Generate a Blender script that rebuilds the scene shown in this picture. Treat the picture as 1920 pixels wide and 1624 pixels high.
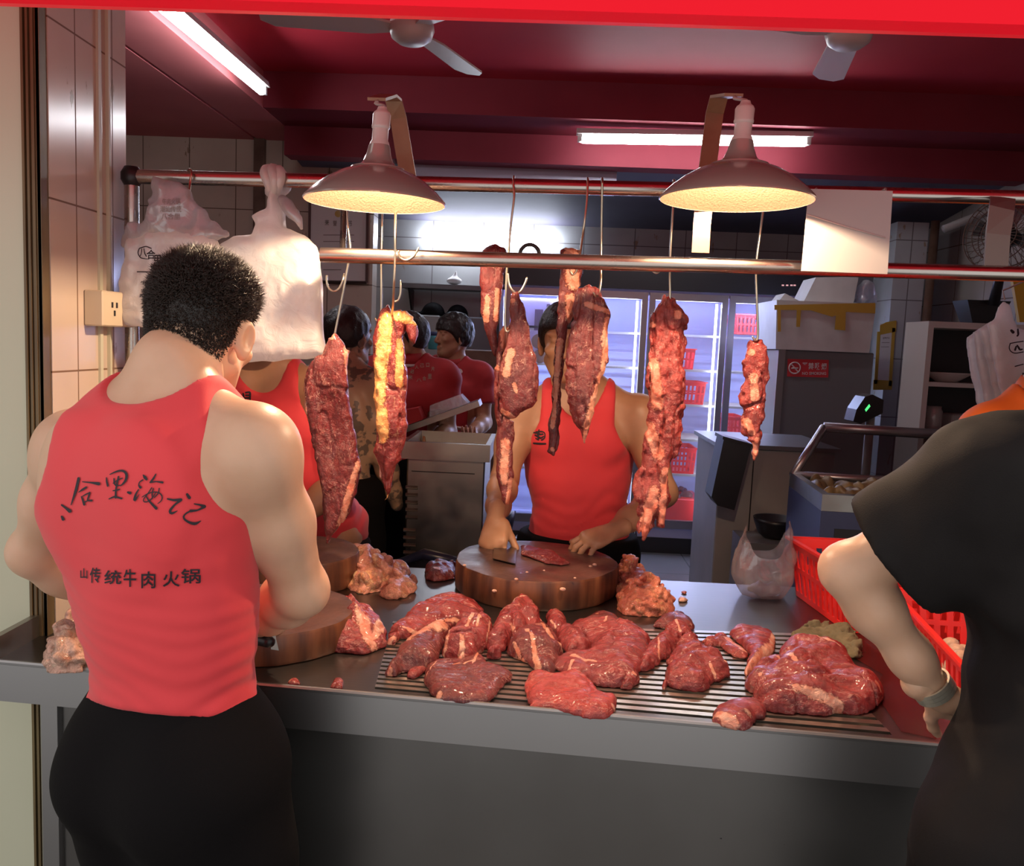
import bpy, math, random
import numpy as np
from mathutils import Vector, Matrix
from mathutils.bvhtree import BVHTree

SC = bpy.context.scene
COL = SC.collection
for o in list(bpy.data.objects):
    bpy.data.objects.remove(o)

# ------------------------------------------------------------------ camera
PITCH, YAW, ROLL, FPX = math.radians(6.04), math.radians(1.71), math.radians(2.44), 1600.0
CAMZ = 1.5
_F = np.array([-math.sin(YAW)*math.cos(PITCH), math.cos(YAW)*math.cos(PITCH), -math.sin(PITCH)])
_R0 = np.array([math.cos(YAW), math.sin(YAW), 0.0])
_U0 = np.cross(_R0, _F)
_R = _R0*math.cos(ROLL) + _U0*math.sin(ROLL)
_U = _U0*math.cos(ROLL) - _R0*math.sin(ROLL)
cam = bpy.data.cameras.new('camera')
cam.sensor_fit = 'HORIZONTAL'; cam.sensor_width = 36.0; cam.lens = 36.0*FPX/1920.0
cam.clip_start = 0.02
cam_o = bpy.data.objects.new('camera', cam); COL.objects.link(cam_o)
_M = Matrix(((_R[0], _U[0], -_F[0], 0), (_R[1], _U[1], -_F[1], 0), (_R[2], _U[2], -_F[2], CAMZ), (0, 0, 0, 1)))
cam_o.matrix_world = _M
SC.camera = cam_o

# ------------------------------------------------------------------ world and colour
SC.view_settings.view_transform = 'Standard'
SC.view_settings.look = 'None'
SC.view_settings.exposure = 0.0
SC.view_settings.gamma = 1.0
SC.view_settings.use_curve_mapping = False
w = bpy.data.worlds.new('street_light'); SC.world = w; w.use_nodes = True
_bg = w.node_tree.nodes['Background']
_bg.inputs['Color'].default_value = (1.0, 0.965, 0.94, 1); _bg.inputs['Strength'].default_value = 1.0

# ------------------------------------------------------------------ points read from the photograph, put on real planes
def ray(px, py):
    return _F + (px-960.0)/FPX*_R - (py-812.0)/FPX*_U
def at(px, py, y=None, z=None, x=None):
    d = ray(px, py)
    t = y/d[1] if y is not None else ((z-CAMZ)/d[2] if z is not None else x/d[0])
    return Vector((d[0]*t, d[1]*t, CAMZ+d[2]*t))

# ------------------------------------------------------------------ materials
def _n(nt, t, **kw):
    n = nt.nodes.new(t)
    for k, v in kw.items():
        if k in n.inputs: n.inputs[k].default_value = v
        else: setattr(n, k, v)
    return n
def c4(c): return (c[0], c[1], c[2], 1.0)
MATS = {}
def pbr(name, col, rough=0.5, metal=0.0, var=None, vscale=8.0, stretch=(1, 1, 1), bump=0.0, bscale=60.0, bstretch=(1, 1, 1), sss=0.0,
        coat=0.0, spec=0.5, rvar=0.0, trans=0.0, emit=None, estr=0.0, alpha=1.0, sheen=0.0, spots=None, coords='Object', detail=4.0):
    m = bpy.data.materials.new(name); m.use_nodes = True; nt = m.node_tree; L = nt.links
    b = nt.nodes['Principled BSDF']
    b.inputs['Base Color'].default_value = c4(col); b.inputs['Roughness'].default_value = rough; b.inputs['Metallic'].default_value = metal
    b.inputs['Specular IOR Level'].default_value = spec
    b.inputs['Coat Weight'].default_value = coat; b.inputs['Coat Roughness'].default_value = 0.15
    b.inputs['Transmission Weight'].default_value = trans; b.inputs['Alpha'].default_value = alpha
    b.inputs['Sheen Weight'].default_value = sheen
    if sss:
        b.inputs['Subsurface Weight'].default_value = sss
        b.inputs['Subsurface Radius'].default_value = (0.02, 0.007, 0.004); b.inputs['Subsurface Scale'].default_value = 0.6
    if emit is not None:
        b.inputs['Emission Color'].default_value = c4(emit); b.inputs['Emission Strength'].default_value = estr
    tc = _n(nt, 'ShaderNodeTexCoord')
    def noise(sc, st, dt=4.0):
        mp = _n(nt, 'ShaderNodeMapping'); mp.inputs['Scale'].default_value = st
        L.new(tc.outputs[coords], mp.inputs['Vector'])
        nz = _n(nt, 'ShaderNodeTexNoise', Scale=sc, Detail=dt); L.new(mp.outputs['Vector'], nz.inputs['Vector'])
        return nz
    out = None
    if var is not None:
        nz = noise(vscale, stretch, detail)
        cr = _n(nt, 'ShaderNodeValToRGB'); cr.color_ramp.elements[0].position = 0.35; cr.color_ramp.elements[1].position = 0.68
        cr.color_ramp.elements[0].color = c4(col); cr.color_ramp.elements[1].color = c4(var)
        L.new(nz.outputs['Fac'], cr.inputs['Fac']); out = cr.outputs['Color']
    if spots is not None:       # (colour, scale, threshold)
        nz = noise(spots[1], (1, 1, 1), 6.0)
        cr = _n(nt, 'ShaderNodeValToRGB'); cr.color_ramp.elements[0].position = spots[2]; cr.color_ramp.elements[1].position = spots[2]+0.03
        cr.color_ramp.elements[0].color = (0, 0, 0, 1); cr.color_ramp.elements[1].color = (1, 1, 1, 1)
        L.new(nz.outputs['Fac'], cr.inputs['Fac'])
        mx = _n(nt, 'ShaderNodeMixRGB'); L.new(cr.outputs['Color'], mx.inputs['Fac'])
        if out is not None: L.new(out, mx.inputs['Color1'])
        else: mx.inputs['Color1'].default_value = c4(col)
        mx.inputs['Color2'].default_value = c4(spots[0]); out = mx.outputs['Color']
    if out is not None: L.new(out, b.inputs['Base Color'])
    if rvar:
        nz = noise(vscale*1.7, stretch)
        mr = _n(nt, 'ShaderNodeMapRange'); mr.inputs['From Min'].default_value = 0.3; mr.inputs['From Max'].default_value = 0.7
        mr.inputs['To Min'].default_value = max(0.02, rough-rvar); mr.inputs['To Max'].default_value = rough+rvar
        L.new(nz.outputs['Fac'], mr.inputs['Value']); L.new(mr.outputs['Result'], b.inputs['Roughness'])
    if bump:
        nz = noise(bscale, bstretch)
        bp = _n(nt, 'ShaderNodeBump', Strength=bump, Distance=0.004); L.new(nz.outputs['Fac'], bp.inputs['Height'])
        L.new(bp.outputs['Normal'], b.inputs['Normal'])
    MATS[name] = m
    return m

def tiles(name, col, grout, size, axes, off=(0.0, 0.0), gw=0.012, dirt=(0.30, 0.22, 0.15), rough=0.22):
    """Glazed tile: a grout grid computed from object coordinates on two axes, plus brown chips and run marks."""
    m = bpy.data.materials.new(name); m.use_nodes = True; nt = m.node_tree; L = nt.links; b = nt.nodes['Principled BSDF']
    tc = _n(nt, 'ShaderNodeTexCoord'); sp = _n(nt, 'ShaderNodeSeparateXYZ'); L.new(tc.outputs['Object'], sp.inputs[0])
    def mth(op, a, v=None, v2=None):
        n = _n(nt, 'ShaderNodeMath', operation=op)
        if hasattr(a, 'links'): L.new(a, n.inputs[0])
        else: n.inputs[0].default_value = a
        if v is not None:
            if hasattr(v, 'links'): L.new(v, n.inputs[1])
            else: n.inputs[1].default_value = v
        return n.outputs[0]
    ln = None
    for ax, s, of in zip(axes, size, off):
        v = mth('DIVIDE', mth('ADD', sp.outputs[ax], 50.0*s+of), s)
        f = mth('ABSOLUTE', mth('SUBTRACT', mth('FRACT', v), 0.5))
        e = mth('GREATER_THAN', f, 0.5-gw/s*0.5)
        ln = e if ln is None else mth('MAXIMUM', ln, e)
    n1 = _n(nt, 'ShaderNodeTexNoise', Scale=3.0, Detail=3.0); L.new(tc.outputs['Object'], n1.inputs['Vector'])
    r1 = _n(nt, 'ShaderNodeValToRGB'); r1.color_ramp.elements[0].position = 0.35; r1.color_ramp.elements[1].position = 0.7
    r1.color_ramp.elements[0].color = c4([c*0.84 for c in col]); r1.color_ramp.elements[1].color = c4(col); L.new(n1.outputs['Fac'], r1.inputs['Fac'])
    mp = _n(nt, 'ShaderNodeMapping'); mp.inputs['Scale'].default_value = (14, 14, 5); L.new(tc.outputs['Object'], mp.inputs['Vector'])
    n2 = _n(nt, 'ShaderNodeTexNoise', Scale=1.0, Detail=5.0, Roughness=0.65); L.new(mp.outputs['Vector'], n2.inputs['Vector'])
    r2 = _n(nt, 'ShaderNodeValToRGB'); r2.color_ramp.elements[0].position = 0.66; r2.color_ramp.elements[1].position = 0.69
    r2.color_ramp.elements[0].color = (0, 0, 0, 1); r2.color_ramp.elements[1].color = (1, 1, 1, 1); L.new(n2.outputs['Fac'], r2.inputs['Fac'])
    m1 = _n(nt, 'ShaderNodeMixRGB'); L.new(r2.outputs['Color'], m1.inputs['Fac']); L.new(r1.outputs['Color'], m1.inputs['Color1']); m1.inputs['Color2'].default_value = c4(dirt)
    m2 = _n(nt, 'ShaderNodeMixRGB'); L.new(ln, m2.inputs['Fac']); L.new(m1.outputs['Color'], m2.inputs['Color1']); m2.inputs['Color2'].default_value = c4(grout)
    L.new(m2.outputs['Color'], b.inputs['Base Color'])
    rr = _n(nt, 'ShaderNodeMapRange'); rr.inputs['To Min'].default_value = rough; rr.inputs['To Max'].default_value = 0.8; L.new(ln, rr.inputs['Value']); L.new(rr.outputs['Result'], b.inputs['Roughness'])
    bp = _n(nt, 'ShaderNodeBump', Strength=0.4, Distance=0.003); bp.invert = True; L.new(ln, bp.inputs['Height']); L.new(bp.outputs['Normal'], b.inputs['Normal'])
    MATS[name] = m; return m

def meat(name, lean, lean2, fat, fatbias=0.0, scale=22.0, stretch=(1, 1, 0.3), sss=0.10, rough=0.27, vein=0.5):
    """Raw meat: lean muscle with grain, pale membrane veins and flecks of fat; a 'fat' vertex attribute adds fat caps with ragged edges."""
    m = bpy.data.materials.new(name); m.use_nodes = True; nt = m.node_tree; L = nt.links; b = nt.nodes['Principled BSDF']
    tc = _n(nt, 'ShaderNodeTexCoord'); mp = _n(nt, 'ShaderNodeMapping'); mp.inputs['Scale'].default_value = stretch
    L.new(tc.outputs['Object'], mp.inputs['Vector'])
    def noise(sc, src=None, dt=5.0, dist=0.8, rg=0.55):
        n = _n(nt, 'ShaderNodeTexNoise', Scale=sc, Detail=dt, Distortion=dist, Roughness=rg); L.new(src or tc.outputs['Object'], n.inputs['Vector']); return n.outputs['Fac']
    def mth(op, a, v, w_=None):
        n = _n(nt, 'ShaderNodeMath', operation=op)
        for k, q in enumerate((a, v, w_)):
            if q is None: continue
            if hasattr(q, 'links'): L.new(q, n.inputs[k])
            else: n.inputs[k].default_value = q
        return n.outputs[0]
    def ramp(f, p0, p1, c0=(0, 0, 0), c1=(1, 1, 1)):
        r = _n(nt, 'ShaderNodeValToRGB'); e = r.color_ramp.elements; e[0].position = p0; e[1].position = p1; e[0].color = c4(c0); e[1].color = c4(c1); L.new(f, r.inputs['Fac']); return r.outputs['Color']
    def mix(f, a, c):
        n = _n(nt, 'ShaderNodeMixRGB')
        for k, q in zip(('Fac', 'Color1', 'Color2'), (f, a, c)):
            if hasattr(q, 'links'): L.new(q, n.inputs[k])
            else: n.inputs[k].default_value = q if isinstance(q, float) else c4(q)
        return n.outputs['Color']
    big, grain, fine = noise(scale*0.9), noise(scale*4.5, mp.outputs['Vector'], 6.0, 0.6), noise(scale*5.0, None, 6.0, 1.5, 0.65)
    col = ramp(noise(scale*0.5), 0.36, 0.66, lean, lean2)
    col = mix(mth('MULTIPLY', ramp(grain, 0.40, 0.62), 0.45), col, [c*0.45 for c in lean])
    # pale veins: thin contour lines of a warped noise, shown only in patches
    v = mth('ABSOLUTE', mth('SUBTRACT', noise(scale*1.5, mp.outputs['Vector'], 4.0, 1.6), 0.5), 0.0)
    vm = mth('MULTIPLY', ramp(v, 0.0, 0.020, (1, 1, 1), (0, 0, 0)), ramp(noise(scale*0.7, None, 3.0), 0.48, 0.58))
    at_ = _n(nt, 'ShaderNodeAttribute', attribute_name='fat')
    f1 = mth('MULTIPLY_ADD', at_.outputs['Fac'], 0.60, mth('MULTIPLY_ADD', big, 0.95, mth('MULTIPLY_ADD', fine, 0.85, fatbias-0.90)))
    ff = ramp(f1, 0.26, 0.40)
    fc = ramp(noise(scale*1.3, None, 3.0), 0.38, 0.60, [fat[0]*0.90, fat[1]*0.55, fat[2]*0.48], fat)
    col = mix(mth('MULTIPLY', vm, vein), col, [0.5*a+0.5*q for a, q in zip(fat, (0.66, 0.36, 0.30))])
    col = mix(ff, col, fc); L.new(col, b.inputs['Base Color'])
    b.inputs['Roughness'].default_value = rough; b.inputs['Specular IOR Level'].default_value = 0.6; b.inputs['Coat Weight'].default_value = 0.25; b.inputs['Coat Roughness'].default_value = 0.12
    b.inputs['Subsurface Weight'].default_value = sss; b.inputs['Subsurface Radius'].default_value = (0.010, 0.003, 0.002); b.inputs['Subsurface Scale'].default_value = 0.5
    hgt = mth('MULTIPLY_ADD', grain, 0.5, mth('MULTIPLY_ADD', fine, 0.6, mth('MULTIPLY', ff, 0.35)))
    bp = _n(nt, 'ShaderNodeBump', Strength=0.9, Distance=0.006); L.new(hgt, bp.inputs['Height']); L.new(bp.outputs['Normal'], b.inputs['Normal'])
    MATS[name] = m; return m

def glow(name, col, strength):
    m = bpy.data.materials.new(name); m.use_nodes = True; nt = m.node_tree; nt.nodes.clear()
    e = _n(nt, 'ShaderNodeEmission'); e.inputs['Color'].default_value = c4(col); e.inputs['Strength'].default_value = strength
    o = _n(nt, 'ShaderNodeOutputMaterial'); nt.links.new(e.outputs[0], o.inputs[0]); MATS[name] = m; return m

def film(name, col, transp, rough=0.25, trl=0.5, spec_mix=0.12):
    """Thin plastic film: part see-through, part diffuse and translucent, with a shiny surface."""
    m = bpy.data.materials.new(name); m.use_nodes = True; nt = m.node_tree; L = nt.links; nt.nodes.clear()
    d = _n(nt, 'ShaderNodeBsdfDiffuse'); d.inputs['Color'].default_value = c4(col)
    t = _n(nt, 'ShaderNodeBsdfTranslucent'); t.inputs['Color'].default_value = c4(col)
    g = _n(nt, 'ShaderNodeBsdfGlossy'); g.inputs['Roughness'].default_value = rough
    tr = _n(nt, 'ShaderNodeBsdfTransparent')
    m1 = _n(nt, 'ShaderNodeMixShader'); m1.inputs[0].default_value = trl; L.new(d.outputs[0], m1.inputs[1]); L.new(t.outputs[0], m1.inputs[2])
    m2 = _n(nt, 'ShaderNodeMixShader'); m2.inputs[0].default_value = transp; L.new(m1.outputs[0], m2.inputs[1]); L.new(tr.outputs[0], m2.inputs[2])
    m3 = _n(nt, 'ShaderNodeMixShader'); m3.inputs[0].default_value = spec_mix; L.new(m2.outputs[0], m3.inputs[1]); L.new(g.outputs[0], m3.inputs[2])
    tc = _n(nt, 'ShaderNodeTexCoord'); nz = _n(nt, 'ShaderNodeTexNoise', Scale=28.0, Detail=4.0, Distortion=1.5); L.new(tc.outputs['Object'], nz.inputs['Vector'])
    bp = _n(nt, 'ShaderNodeBump', Strength=0.5, Distance=0.006); L.new(nz.outputs['Fac'], bp.inputs['Height'])
    for s in (d, t, g): L.new(bp.outputs['Normal'], s.inputs['Normal'])
    o = _n(nt, 'ShaderNodeOutputMaterial'); L.new(m3.outputs[0], o.inputs[0]); MATS[name] = m; return m

# ------------------------------------------------------------------ objects
def T(o, label=None, cat=None, group=None, kind=None):
    if label: o['label'] = label
    if cat: o['category'] = cat
    if group: o['group'] = group
    if kind: o['kind'] = kind
    return o
def empty(name, loc, label, cat, group=None):
    o = bpy.data.objects.new(name, None); o.empty_display_size = 0.05; o.location = loc; COL.objects.link(o)
    return T(o, label, cat, group)
def origin_of(o):
    v = Vector((0, 0, 0))
    while o is not None: v += o.location; o = o.parent
    return v
def mesh_obj(name, V, F, m=None, parent=None, smooth=True, attr=None):
    """One mesh object, given in world coordinates; its origin goes to its own base so that it can be moved."""
    V = np.asarray(V, dtype=np.float64).reshape(-1, 3)
    lo, hi = V.min(0), V.max(0)
    org = np.array([(lo[0]+hi[0])/2, (lo[1]+hi[1])/2, lo[2]])
    me = bpy.data.meshes.new(name)
    me.from_pydata((V-org).tolist(), [], [list(map(int, f)) for f in F]); me.update()
    if smooth: me.polygons.foreach_set('use_smooth', [True]*len(me.polygons))
    if attr is not None:
        a = me.attributes.new('fat', 'FLOAT', 'POINT'); a.data.foreach_set('value', np.asarray(attr, dtype=np.float32))
    if m is not None: me.materials.append(m)
    o = bpy.data.objects.new(name, me); COL.objects.link(o)
    if parent is not None:
        o.parent = parent; po = origin_of(parent); o.location = Vector(org)-po
    else: o.location = Vector(org)
    return o
class MB:
    def __init__(s): s.V = []; s.F = []
    def add(s, V, F):
        n = len(s.V); s.V += [tuple(v) for v in V]; s.F += [[i+n for i in f] for f in F]; return s
    def box(s, a, b, R=None, c=None, bev=0.0):
        x0, y0, z0 = [min(p, q) for p, q in zip(a, b)]; x1, y1, z1 = [max(p, q) for p, q in zip(a, b)]
        if bev > 0:
            e = min(bev, (x1-x0)*.49, (y1-y0)*.49, (z1-z0)*.49); V = []; idx = {}
            X = (x0, x1); Y = (y0, y1); Z = (z0, z1)
            for i in (0, 1):
                for j in (0, 1):
                    for k in (0, 1):
                        sx, sy, sz = (1, -1)[i], (1, -1)[j], (1, -1)[k]
                        for ax in range(3):
                            p = [X[i]+sx*e, Y[j]+sy*e, Z[k]+sz*e]; p[ax] = (X[i], Y[j], Z[k])[ax]
                            idx[(i, j, k, ax)] = len(V); V.append(p)
            F = []
            for ax in range(3):
                o1, o2 = [q for q in range(3) if q != ax]
                for s_ in (0, 1):
                    r = []
                    for u, v in ((0, 0), (1, 0), (1, 1), (0, 1)):
                        t = [0, 0, 0]; t[ax] = s_; t[o1] = u; t[o2] = v; r.append(idx[(t[0], t[1], t[2], ax)])
                    F.append(r)
            for a1 in range(3):
                for a2 in range(a1+1, 3):
                    o = 3-a1-a2
                    for s1 in (0, 1):
                        for s2 in (0, 1):
                            t = [0, 0, 0]; t[a1] = s1; t[a2] = s2; t[o] = 0; p0 = tuple(t); t[o] = 1; p1 = tuple(t)
                            F.append([idx[p0+(a1,)], idx[p1+(a1,)], idx[p1+(a2,)], idx[p0+(a2,)]])
            for i in (0, 1):
                for j in (0, 1):
                    for k in (0, 1): F.append([idx[(i, j, k, 0)], idx[(i, j, k, 1)], idx[(i, j, k, 2)]])
        else:
            V = [(x0, y0, z0), (x1, y0, z0), (x1, y1, z0), (x0, y1, z0), (x0, y0, z1), (x1, y0, z1), (x1, y1, z1), (x0, y1, z1)]
            F = [(0, 3, 2, 1), (4, 5, 6, 7), (0, 1, 5, 4), (1, 2, 6, 5), (2, 3, 7, 6), (3, 0, 4, 7)]
        if R is not None: V = [Vector(c)+R @ (Vector(v)-Vector(c)) for v in V]
        return s.add(V, F)
    def prism(s, pts, ext):
        """Polygon (3-D points in a plane) pushed along the vector ext."""
        n = len(pts); e = Vector(ext); P = [Vector(p) for p in pts]
        V = P+[p+e for p in P]
        F = [list(range(n))[::-1], list(range(n, 2*n))]+[[i, (i+1) % n, n+(i+1) % n, n+i] for i in range(n)]
        return s.add(V, F)
    def tube(s, path, r, seg=10, cap=True):
        P = [Vector(p) for p in path]; n = len(P); rr = r if hasattr(r, '__len__') else [r]*n
        V = []; F = []; up = Vector((0.13, 0.31, 0.94)); prev = None
        for i in range(n):
            t = (P[min(i+1, n-1)]-P[max(i-1, 0)]); t.normalize()
            if prev is None:
                u = t.cross(up)
                if u.length < 1e-3: u = t.cross(Vector((1, 0, 0)))
            else: u = prev-t*prev.dot(t)
            u.normalize(); prev = u; v = t.cross(u)
            for k in range(seg):
                a = 2*math.pi*k/seg; V.append(P[i]+(u*math.cos(a)+v*math.sin(a))*rr[i])
        for i in range(n-1):
            for k in range(seg):
                F.append([i*seg+k, i*seg+(k+1) % seg, (i+1)*seg+(k+1) % seg, (i+1)*seg+k])
        if cap: F.append(list(range(seg))[::-1]); F.append([(n-1)*seg+k for k in range(seg)])
        return s.add(V, F)
    def lathe(s, prof, c, seg=32, axis=Vector((0, 0, 1)), wob=None):
        """prof: list of (radius, height) from c along axis."""
        ax = Vector(axis).normalized(); u = ax.orthogonal().normalized() if abs(ax.z) < 0.99 else Vector((1, 0, 0)); v = ax.cross(u)
        V = []; F = []; n = len(prof); c = Vector(c)
        for (r, h) in prof:
            for k in range(seg):
                a = 2*math.pi*k/seg; q = r*(1 if wob is None else wob(a))
                V.append(c+ax*h+(u*math.cos(a)+v*math.sin(a))*q)
        for i in range(n-1):
            for k in range(seg):
                F.append([i*seg+k, i*seg+(k+1) % seg, (i+1)*seg+(k+1) % seg, (i+1)*seg+k])
        if prof[0][0] > 1e-5: F.append(list(range(seg))[::-1])
        if prof[-1][0] > 1e-5: F.append([(n-1)*seg+k for k in range(seg)])
        return s.add(V, F)
    def build(s, name, m, parent=None, smooth=False, auto=None):
        o = mesh_obj(name, s.V, s.F, m, parent, smooth)
        if auto: 
            try: o.data.set_sharp_from_angle(angle=math.radians(auto))
            except Exception: pass
        return o
def arc(c, r, a0, a1, n, ux, uy):
    c = Vector(c); ux = Vector(ux); uy = Vector(uy)
    return [c+ux*(r*math.cos(a0+(a1-a0)*i/n))+uy*(r*math.sin(a0+(a1-a0)*i/n)) for i in range(n+1)]

# ------------------------------------------------------------------ signed-distance modelling: shapes are blended on a grid and meshed as one skin
def nets(F, lo, h):
    s = F < 0; nx, ny, nz = F.shape
    c = np.zeros((nx-1, ny-1, nz-1), np.int8)
    cs = [(i, j, k) for i in (0, 1) for j in (0, 1) for k in (0, 1)]
    for (i, j, k) in cs: c += s[i:nx-1+i, j:ny-1+j, k:nz-1+k]
    act = (c > 0) & (c < 8); ijk = np.argwhere(act); n = len(ijk)
    idx = np.full(act.shape, -1, np.int64); idx[act] = np.arange(n)
    I, J, K = ijk.T; V = np.zeros((n, 3)); cnt = np.zeros(n)
    val = {q: F[I+q[0], J+q[1], K+q[2]] for q in cs}
    for a in cs:
        for ax in range(3):
            if a[ax] == 0:
                b = list(a); b[ax] = 1; b = tuple(b); va, vb = val[a], val[b]; m = (va < 0) != (vb < 0)
                t = va[m]/(va[m]-vb[m]); add = np.tile(np.array(a, float), (m.sum(), 1)); add[:, ax] += t
                V[m] += add; cnt[m] += 1
    V = np.array(lo)+h*(ijk+V/cnt[:, None])
    Q = []
    for ax in range(3):
        b1, b2 = (ax+1) % 3, (ax+2) % 3
        A = [slice(None)]*3; B = [slice(None)]*3; A[ax] = slice(0, -1); B[ax] = slice(1, None)
        sa, sb = s[tuple(A)], s[tuple(B)]; e = np.argwhere(sa != sb)
        e = e[(e[:, b1] > 0) & (e[:, b2] > 0) & (e[:, b1] < F.shape[b1]-1) & (e[:, b2] < F.shape[b2]-1)]
        fl = sa[tuple(e.T)]
        q = []
        for d1, d2 in ((1, 1), (0, 1), (0, 0), (1, 0)):
            t = e.copy(); t[:, b1] -= d1; t[:, b2] -= d2; q.append(idx[tuple(t.T)])
        q = np.array(q).T; q[~fl] = q[~fl][:, ::-1]; Q.append(q)
    Q = np.concatenate(Q); Q = Q[(Q >= 0).all(1)]
    return V, Q
class Grid:
    def __init__(s, lo, hi, h):
        s.lo = np.array(lo, float); s.h = h; n = np.ceil((np.array(hi)-s.lo)/h).astype(int)+1
        s.X = (s.lo[0]+h*np.arange(n[0]))[:, None, None].astype(np.float32); s.Y = (s.lo[1]+h*np.arange(n[1]))[None, :, None].astype(np.float32)
        s.Z = (s.lo[2]+h*np.arange(n[2]))[None, None, :].astype(np.float32); s.n = n
    def mesh(s, F): return nets(np.broadcast_to(F, tuple(s.n)), s.lo, s.h)
    def cap(s, a, b, ra, rb, sq=None):
        a = np.array(a, float); b = np.array(b, float); d = b-a; L2 = float(d @ d)+1e-12
        x, y, z = s.X-np.float32(a[0]), s.Y-np.float32(a[1]), s.Z-np.float32(a[2])
        t = np.clip((x*np.float32(d[0])+y*np.float32(d[1])+z*np.float32(d[2]))/np.float32(L2), 0, 1)
        return np.sqrt((x-t*np.float32(d[0]))**2+(y-t*np.float32(d[1]))**2+(z-t*np.float32(d[2]))**2)-(np.float32(ra)+np.float32(rb-ra)*t)
    def ell(s, c, r, R=None):
        x, y, z = s.X-np.float32(c[0]), s.Y-np.float32(c[1]), s.Z-np.float32(c[2])
        if R is not None:
            R = np.array(R, np.float32)      # rows: local axes in world
            x, y, z = (R[0, 0]*x+R[0, 1]*y+R[0, 2]*z), (R[1, 0]*x+R[1, 1]*y+R[1, 2]*z), (R[2, 0]*x+R[2, 1]*y+R[2, 2]*z)
        r = [np.float32(q) for q in r]
        k0 = np.sqrt((x/r[0])**2+(y/r[1])**2+(z/r[2])**2); k1 = np.sqrt((x/r[0]**2)**2+(y/r[1]**2)**2+(z/r[2]**2)**2)
        return k0*(k0-1)/(k1+np.float32(1e-6))
    def plane(s, p, n):
        n = np.array(n, float); n /= np.linalg.norm(n)
        return (s.X-np.float32(p[0]))*np.float32(n[0])+(s.Y-np.float32(p[1]))*np.float32(n[1])+(s.Z-np.float32(p[2]))*np.float32(n[2])
def smin(a, b, k):
    h = np.maximum(k-np.abs(a-b), 0)/k
    return np.minimum(a, b)-h*h*k*np.float32(0.25)
def smax(a, b, k): return -smin(-a, -b, k)
_rng = np.random.RandomState(7); _LAT = _rng.rand(32, 32, 32).astype(np.float32)
def vnoise(x, y, z):
    """Value noise in -1..1, vectorised."""
    x, y, z = np.broadcast_arrays(x, y, z)
    xi, yi, zi = np.floor(x).astype(int), np.floor(y).astype(int), np.floor(z).astype(int)
    fx, fy, fz = x-xi, y-yi, z-zi
    fx, fy, fz = fx*fx*(3-2*fx), fy*fy*(3-2*fy), fz*fz*(3-2*fz)
    r = 0
    for i in (0, 1):
        for j in (0, 1):
            for k in (0, 1):
                w_ = (fx if i else 1-fx)*(fy if j else 1-fy)*(fz if k else 1-fz)
                r = r+w_*_LAT[(xi+i) % 32, (yi+j) % 32, (zi+k) % 32]
    return r*2-1
def poly_sd(px, py, P):
    """Signed distance of points to a polygon (negative inside)."""
    P = np.asarray(P, float); d = np.full(px.shape, 1e9); s = np.ones(px.shape)
    n = len(P)
    for i in range(n):
        a = P[i]; b = P[i-1]; e = b-a; wx, wy = px-a[0], py-a[1]
        t = np.clip((wx*e[0]+wy*e[1])/(e @ e+1e-12), 0, 1)
        d = np.minimum(d, (wx-e[0]*t)**2+(wy-e[1]*t)**2)
        c1 = py >= a[1]; c2 = py < b[1]; c3 = e[0]*wy > e[1]*wx
        fl = (c1 & c2 & c3) | (~c1 & ~c2 & ~c3); s = np.where(fl, -s, s)
    return s*np.sqrt(d)
# ------------------------------------------------------------------ material library
tiles('tile_pillar', (0.60, 0.50, 0.41), (0.17, 0.10, 0.06), (0.155, 0.35), (1, 2), (0.06, 0.0), gw=0.004, rough=0.16)
tiles('tile_back', (0.58, 0.47, 0.38), (0.13, 0.08, 0.05), (0.31, 0.46), (0, 2), (0.1, 0.0), gw=0.006, rough=0.22)
tiles('tile_far', (0.42, 0.42, 0.42), (0.14, 0.12, 0.12), (0.40, 0.40), (0, 2), (0.0, 0.1), gw=0.007, rough=0.25)
tiles('tile_right', (0.46, 0.42, 0.38), (0.12, 0.08, 0.05), (0.40, 0.40), (1, 2), (0.0, 0.1), gw=0.007, rough=0.25)
tiles('tile_floor', (0.13, 0.125, 0.12), (0.05, 0.05, 0.05), (0.6, 0.6), (0, 1), gw=0.008, rough=0.35)
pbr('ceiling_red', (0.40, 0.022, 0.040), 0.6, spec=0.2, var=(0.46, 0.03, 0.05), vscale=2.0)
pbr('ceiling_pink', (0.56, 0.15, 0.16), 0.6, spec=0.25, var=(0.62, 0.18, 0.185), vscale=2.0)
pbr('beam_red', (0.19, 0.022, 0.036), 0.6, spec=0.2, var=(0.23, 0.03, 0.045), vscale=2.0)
pbr('ceiling_deep', (0.10, 0.09, 0.13), 0.7, var=(0.13, 0.12, 0.17), vscale=2.0)
pbr('panel_cream', (0.52, 0.52, 0.38), 0.45, var=(0.56, 0.56, 0.42), vscale=1.5)
pbr('jamb', (0.20, 0.15, 0.07), 0.4, metal=0.3, var=(0.10, 0.06, 0.03), vscale=12, stretch=(1, 1, 0.2))
pbr('steel', (0.165, 0.158, 0.150), 0.32, metal=1.0, var=(0.215, 0.205, 0.195), vscale=1.2, bump=0.05, bscale=140, bstretch=(0.06, 1, 1))
pbr('steel_dark', (0.30, 0.28, 0.26), 0.36, metal=1.0, var=(0.38, 0.36, 0.33), vscale=4, rvar=0.1, bump=0.05, bscale=120, bstretch=(1, 1, 0.08))
pbr('steel_panel', (0.32, 0.315, 0.32), 0.40, metal=1.0, var=(0.35, 0.345, 0.34), vscale=1.5)
pbr('steel_front', (0.175, 0.17, 0.165), 0.34, metal=0.9, var=(0.215, 0.21, 0.205), vscale=2.2, rvar=0.05, spots=((0.03, 0.03, 0.03), 60, 0.76))
pbr('steel_bar', (0.62, 0.58, 0.52), 0.30, metal=1.0)
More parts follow.
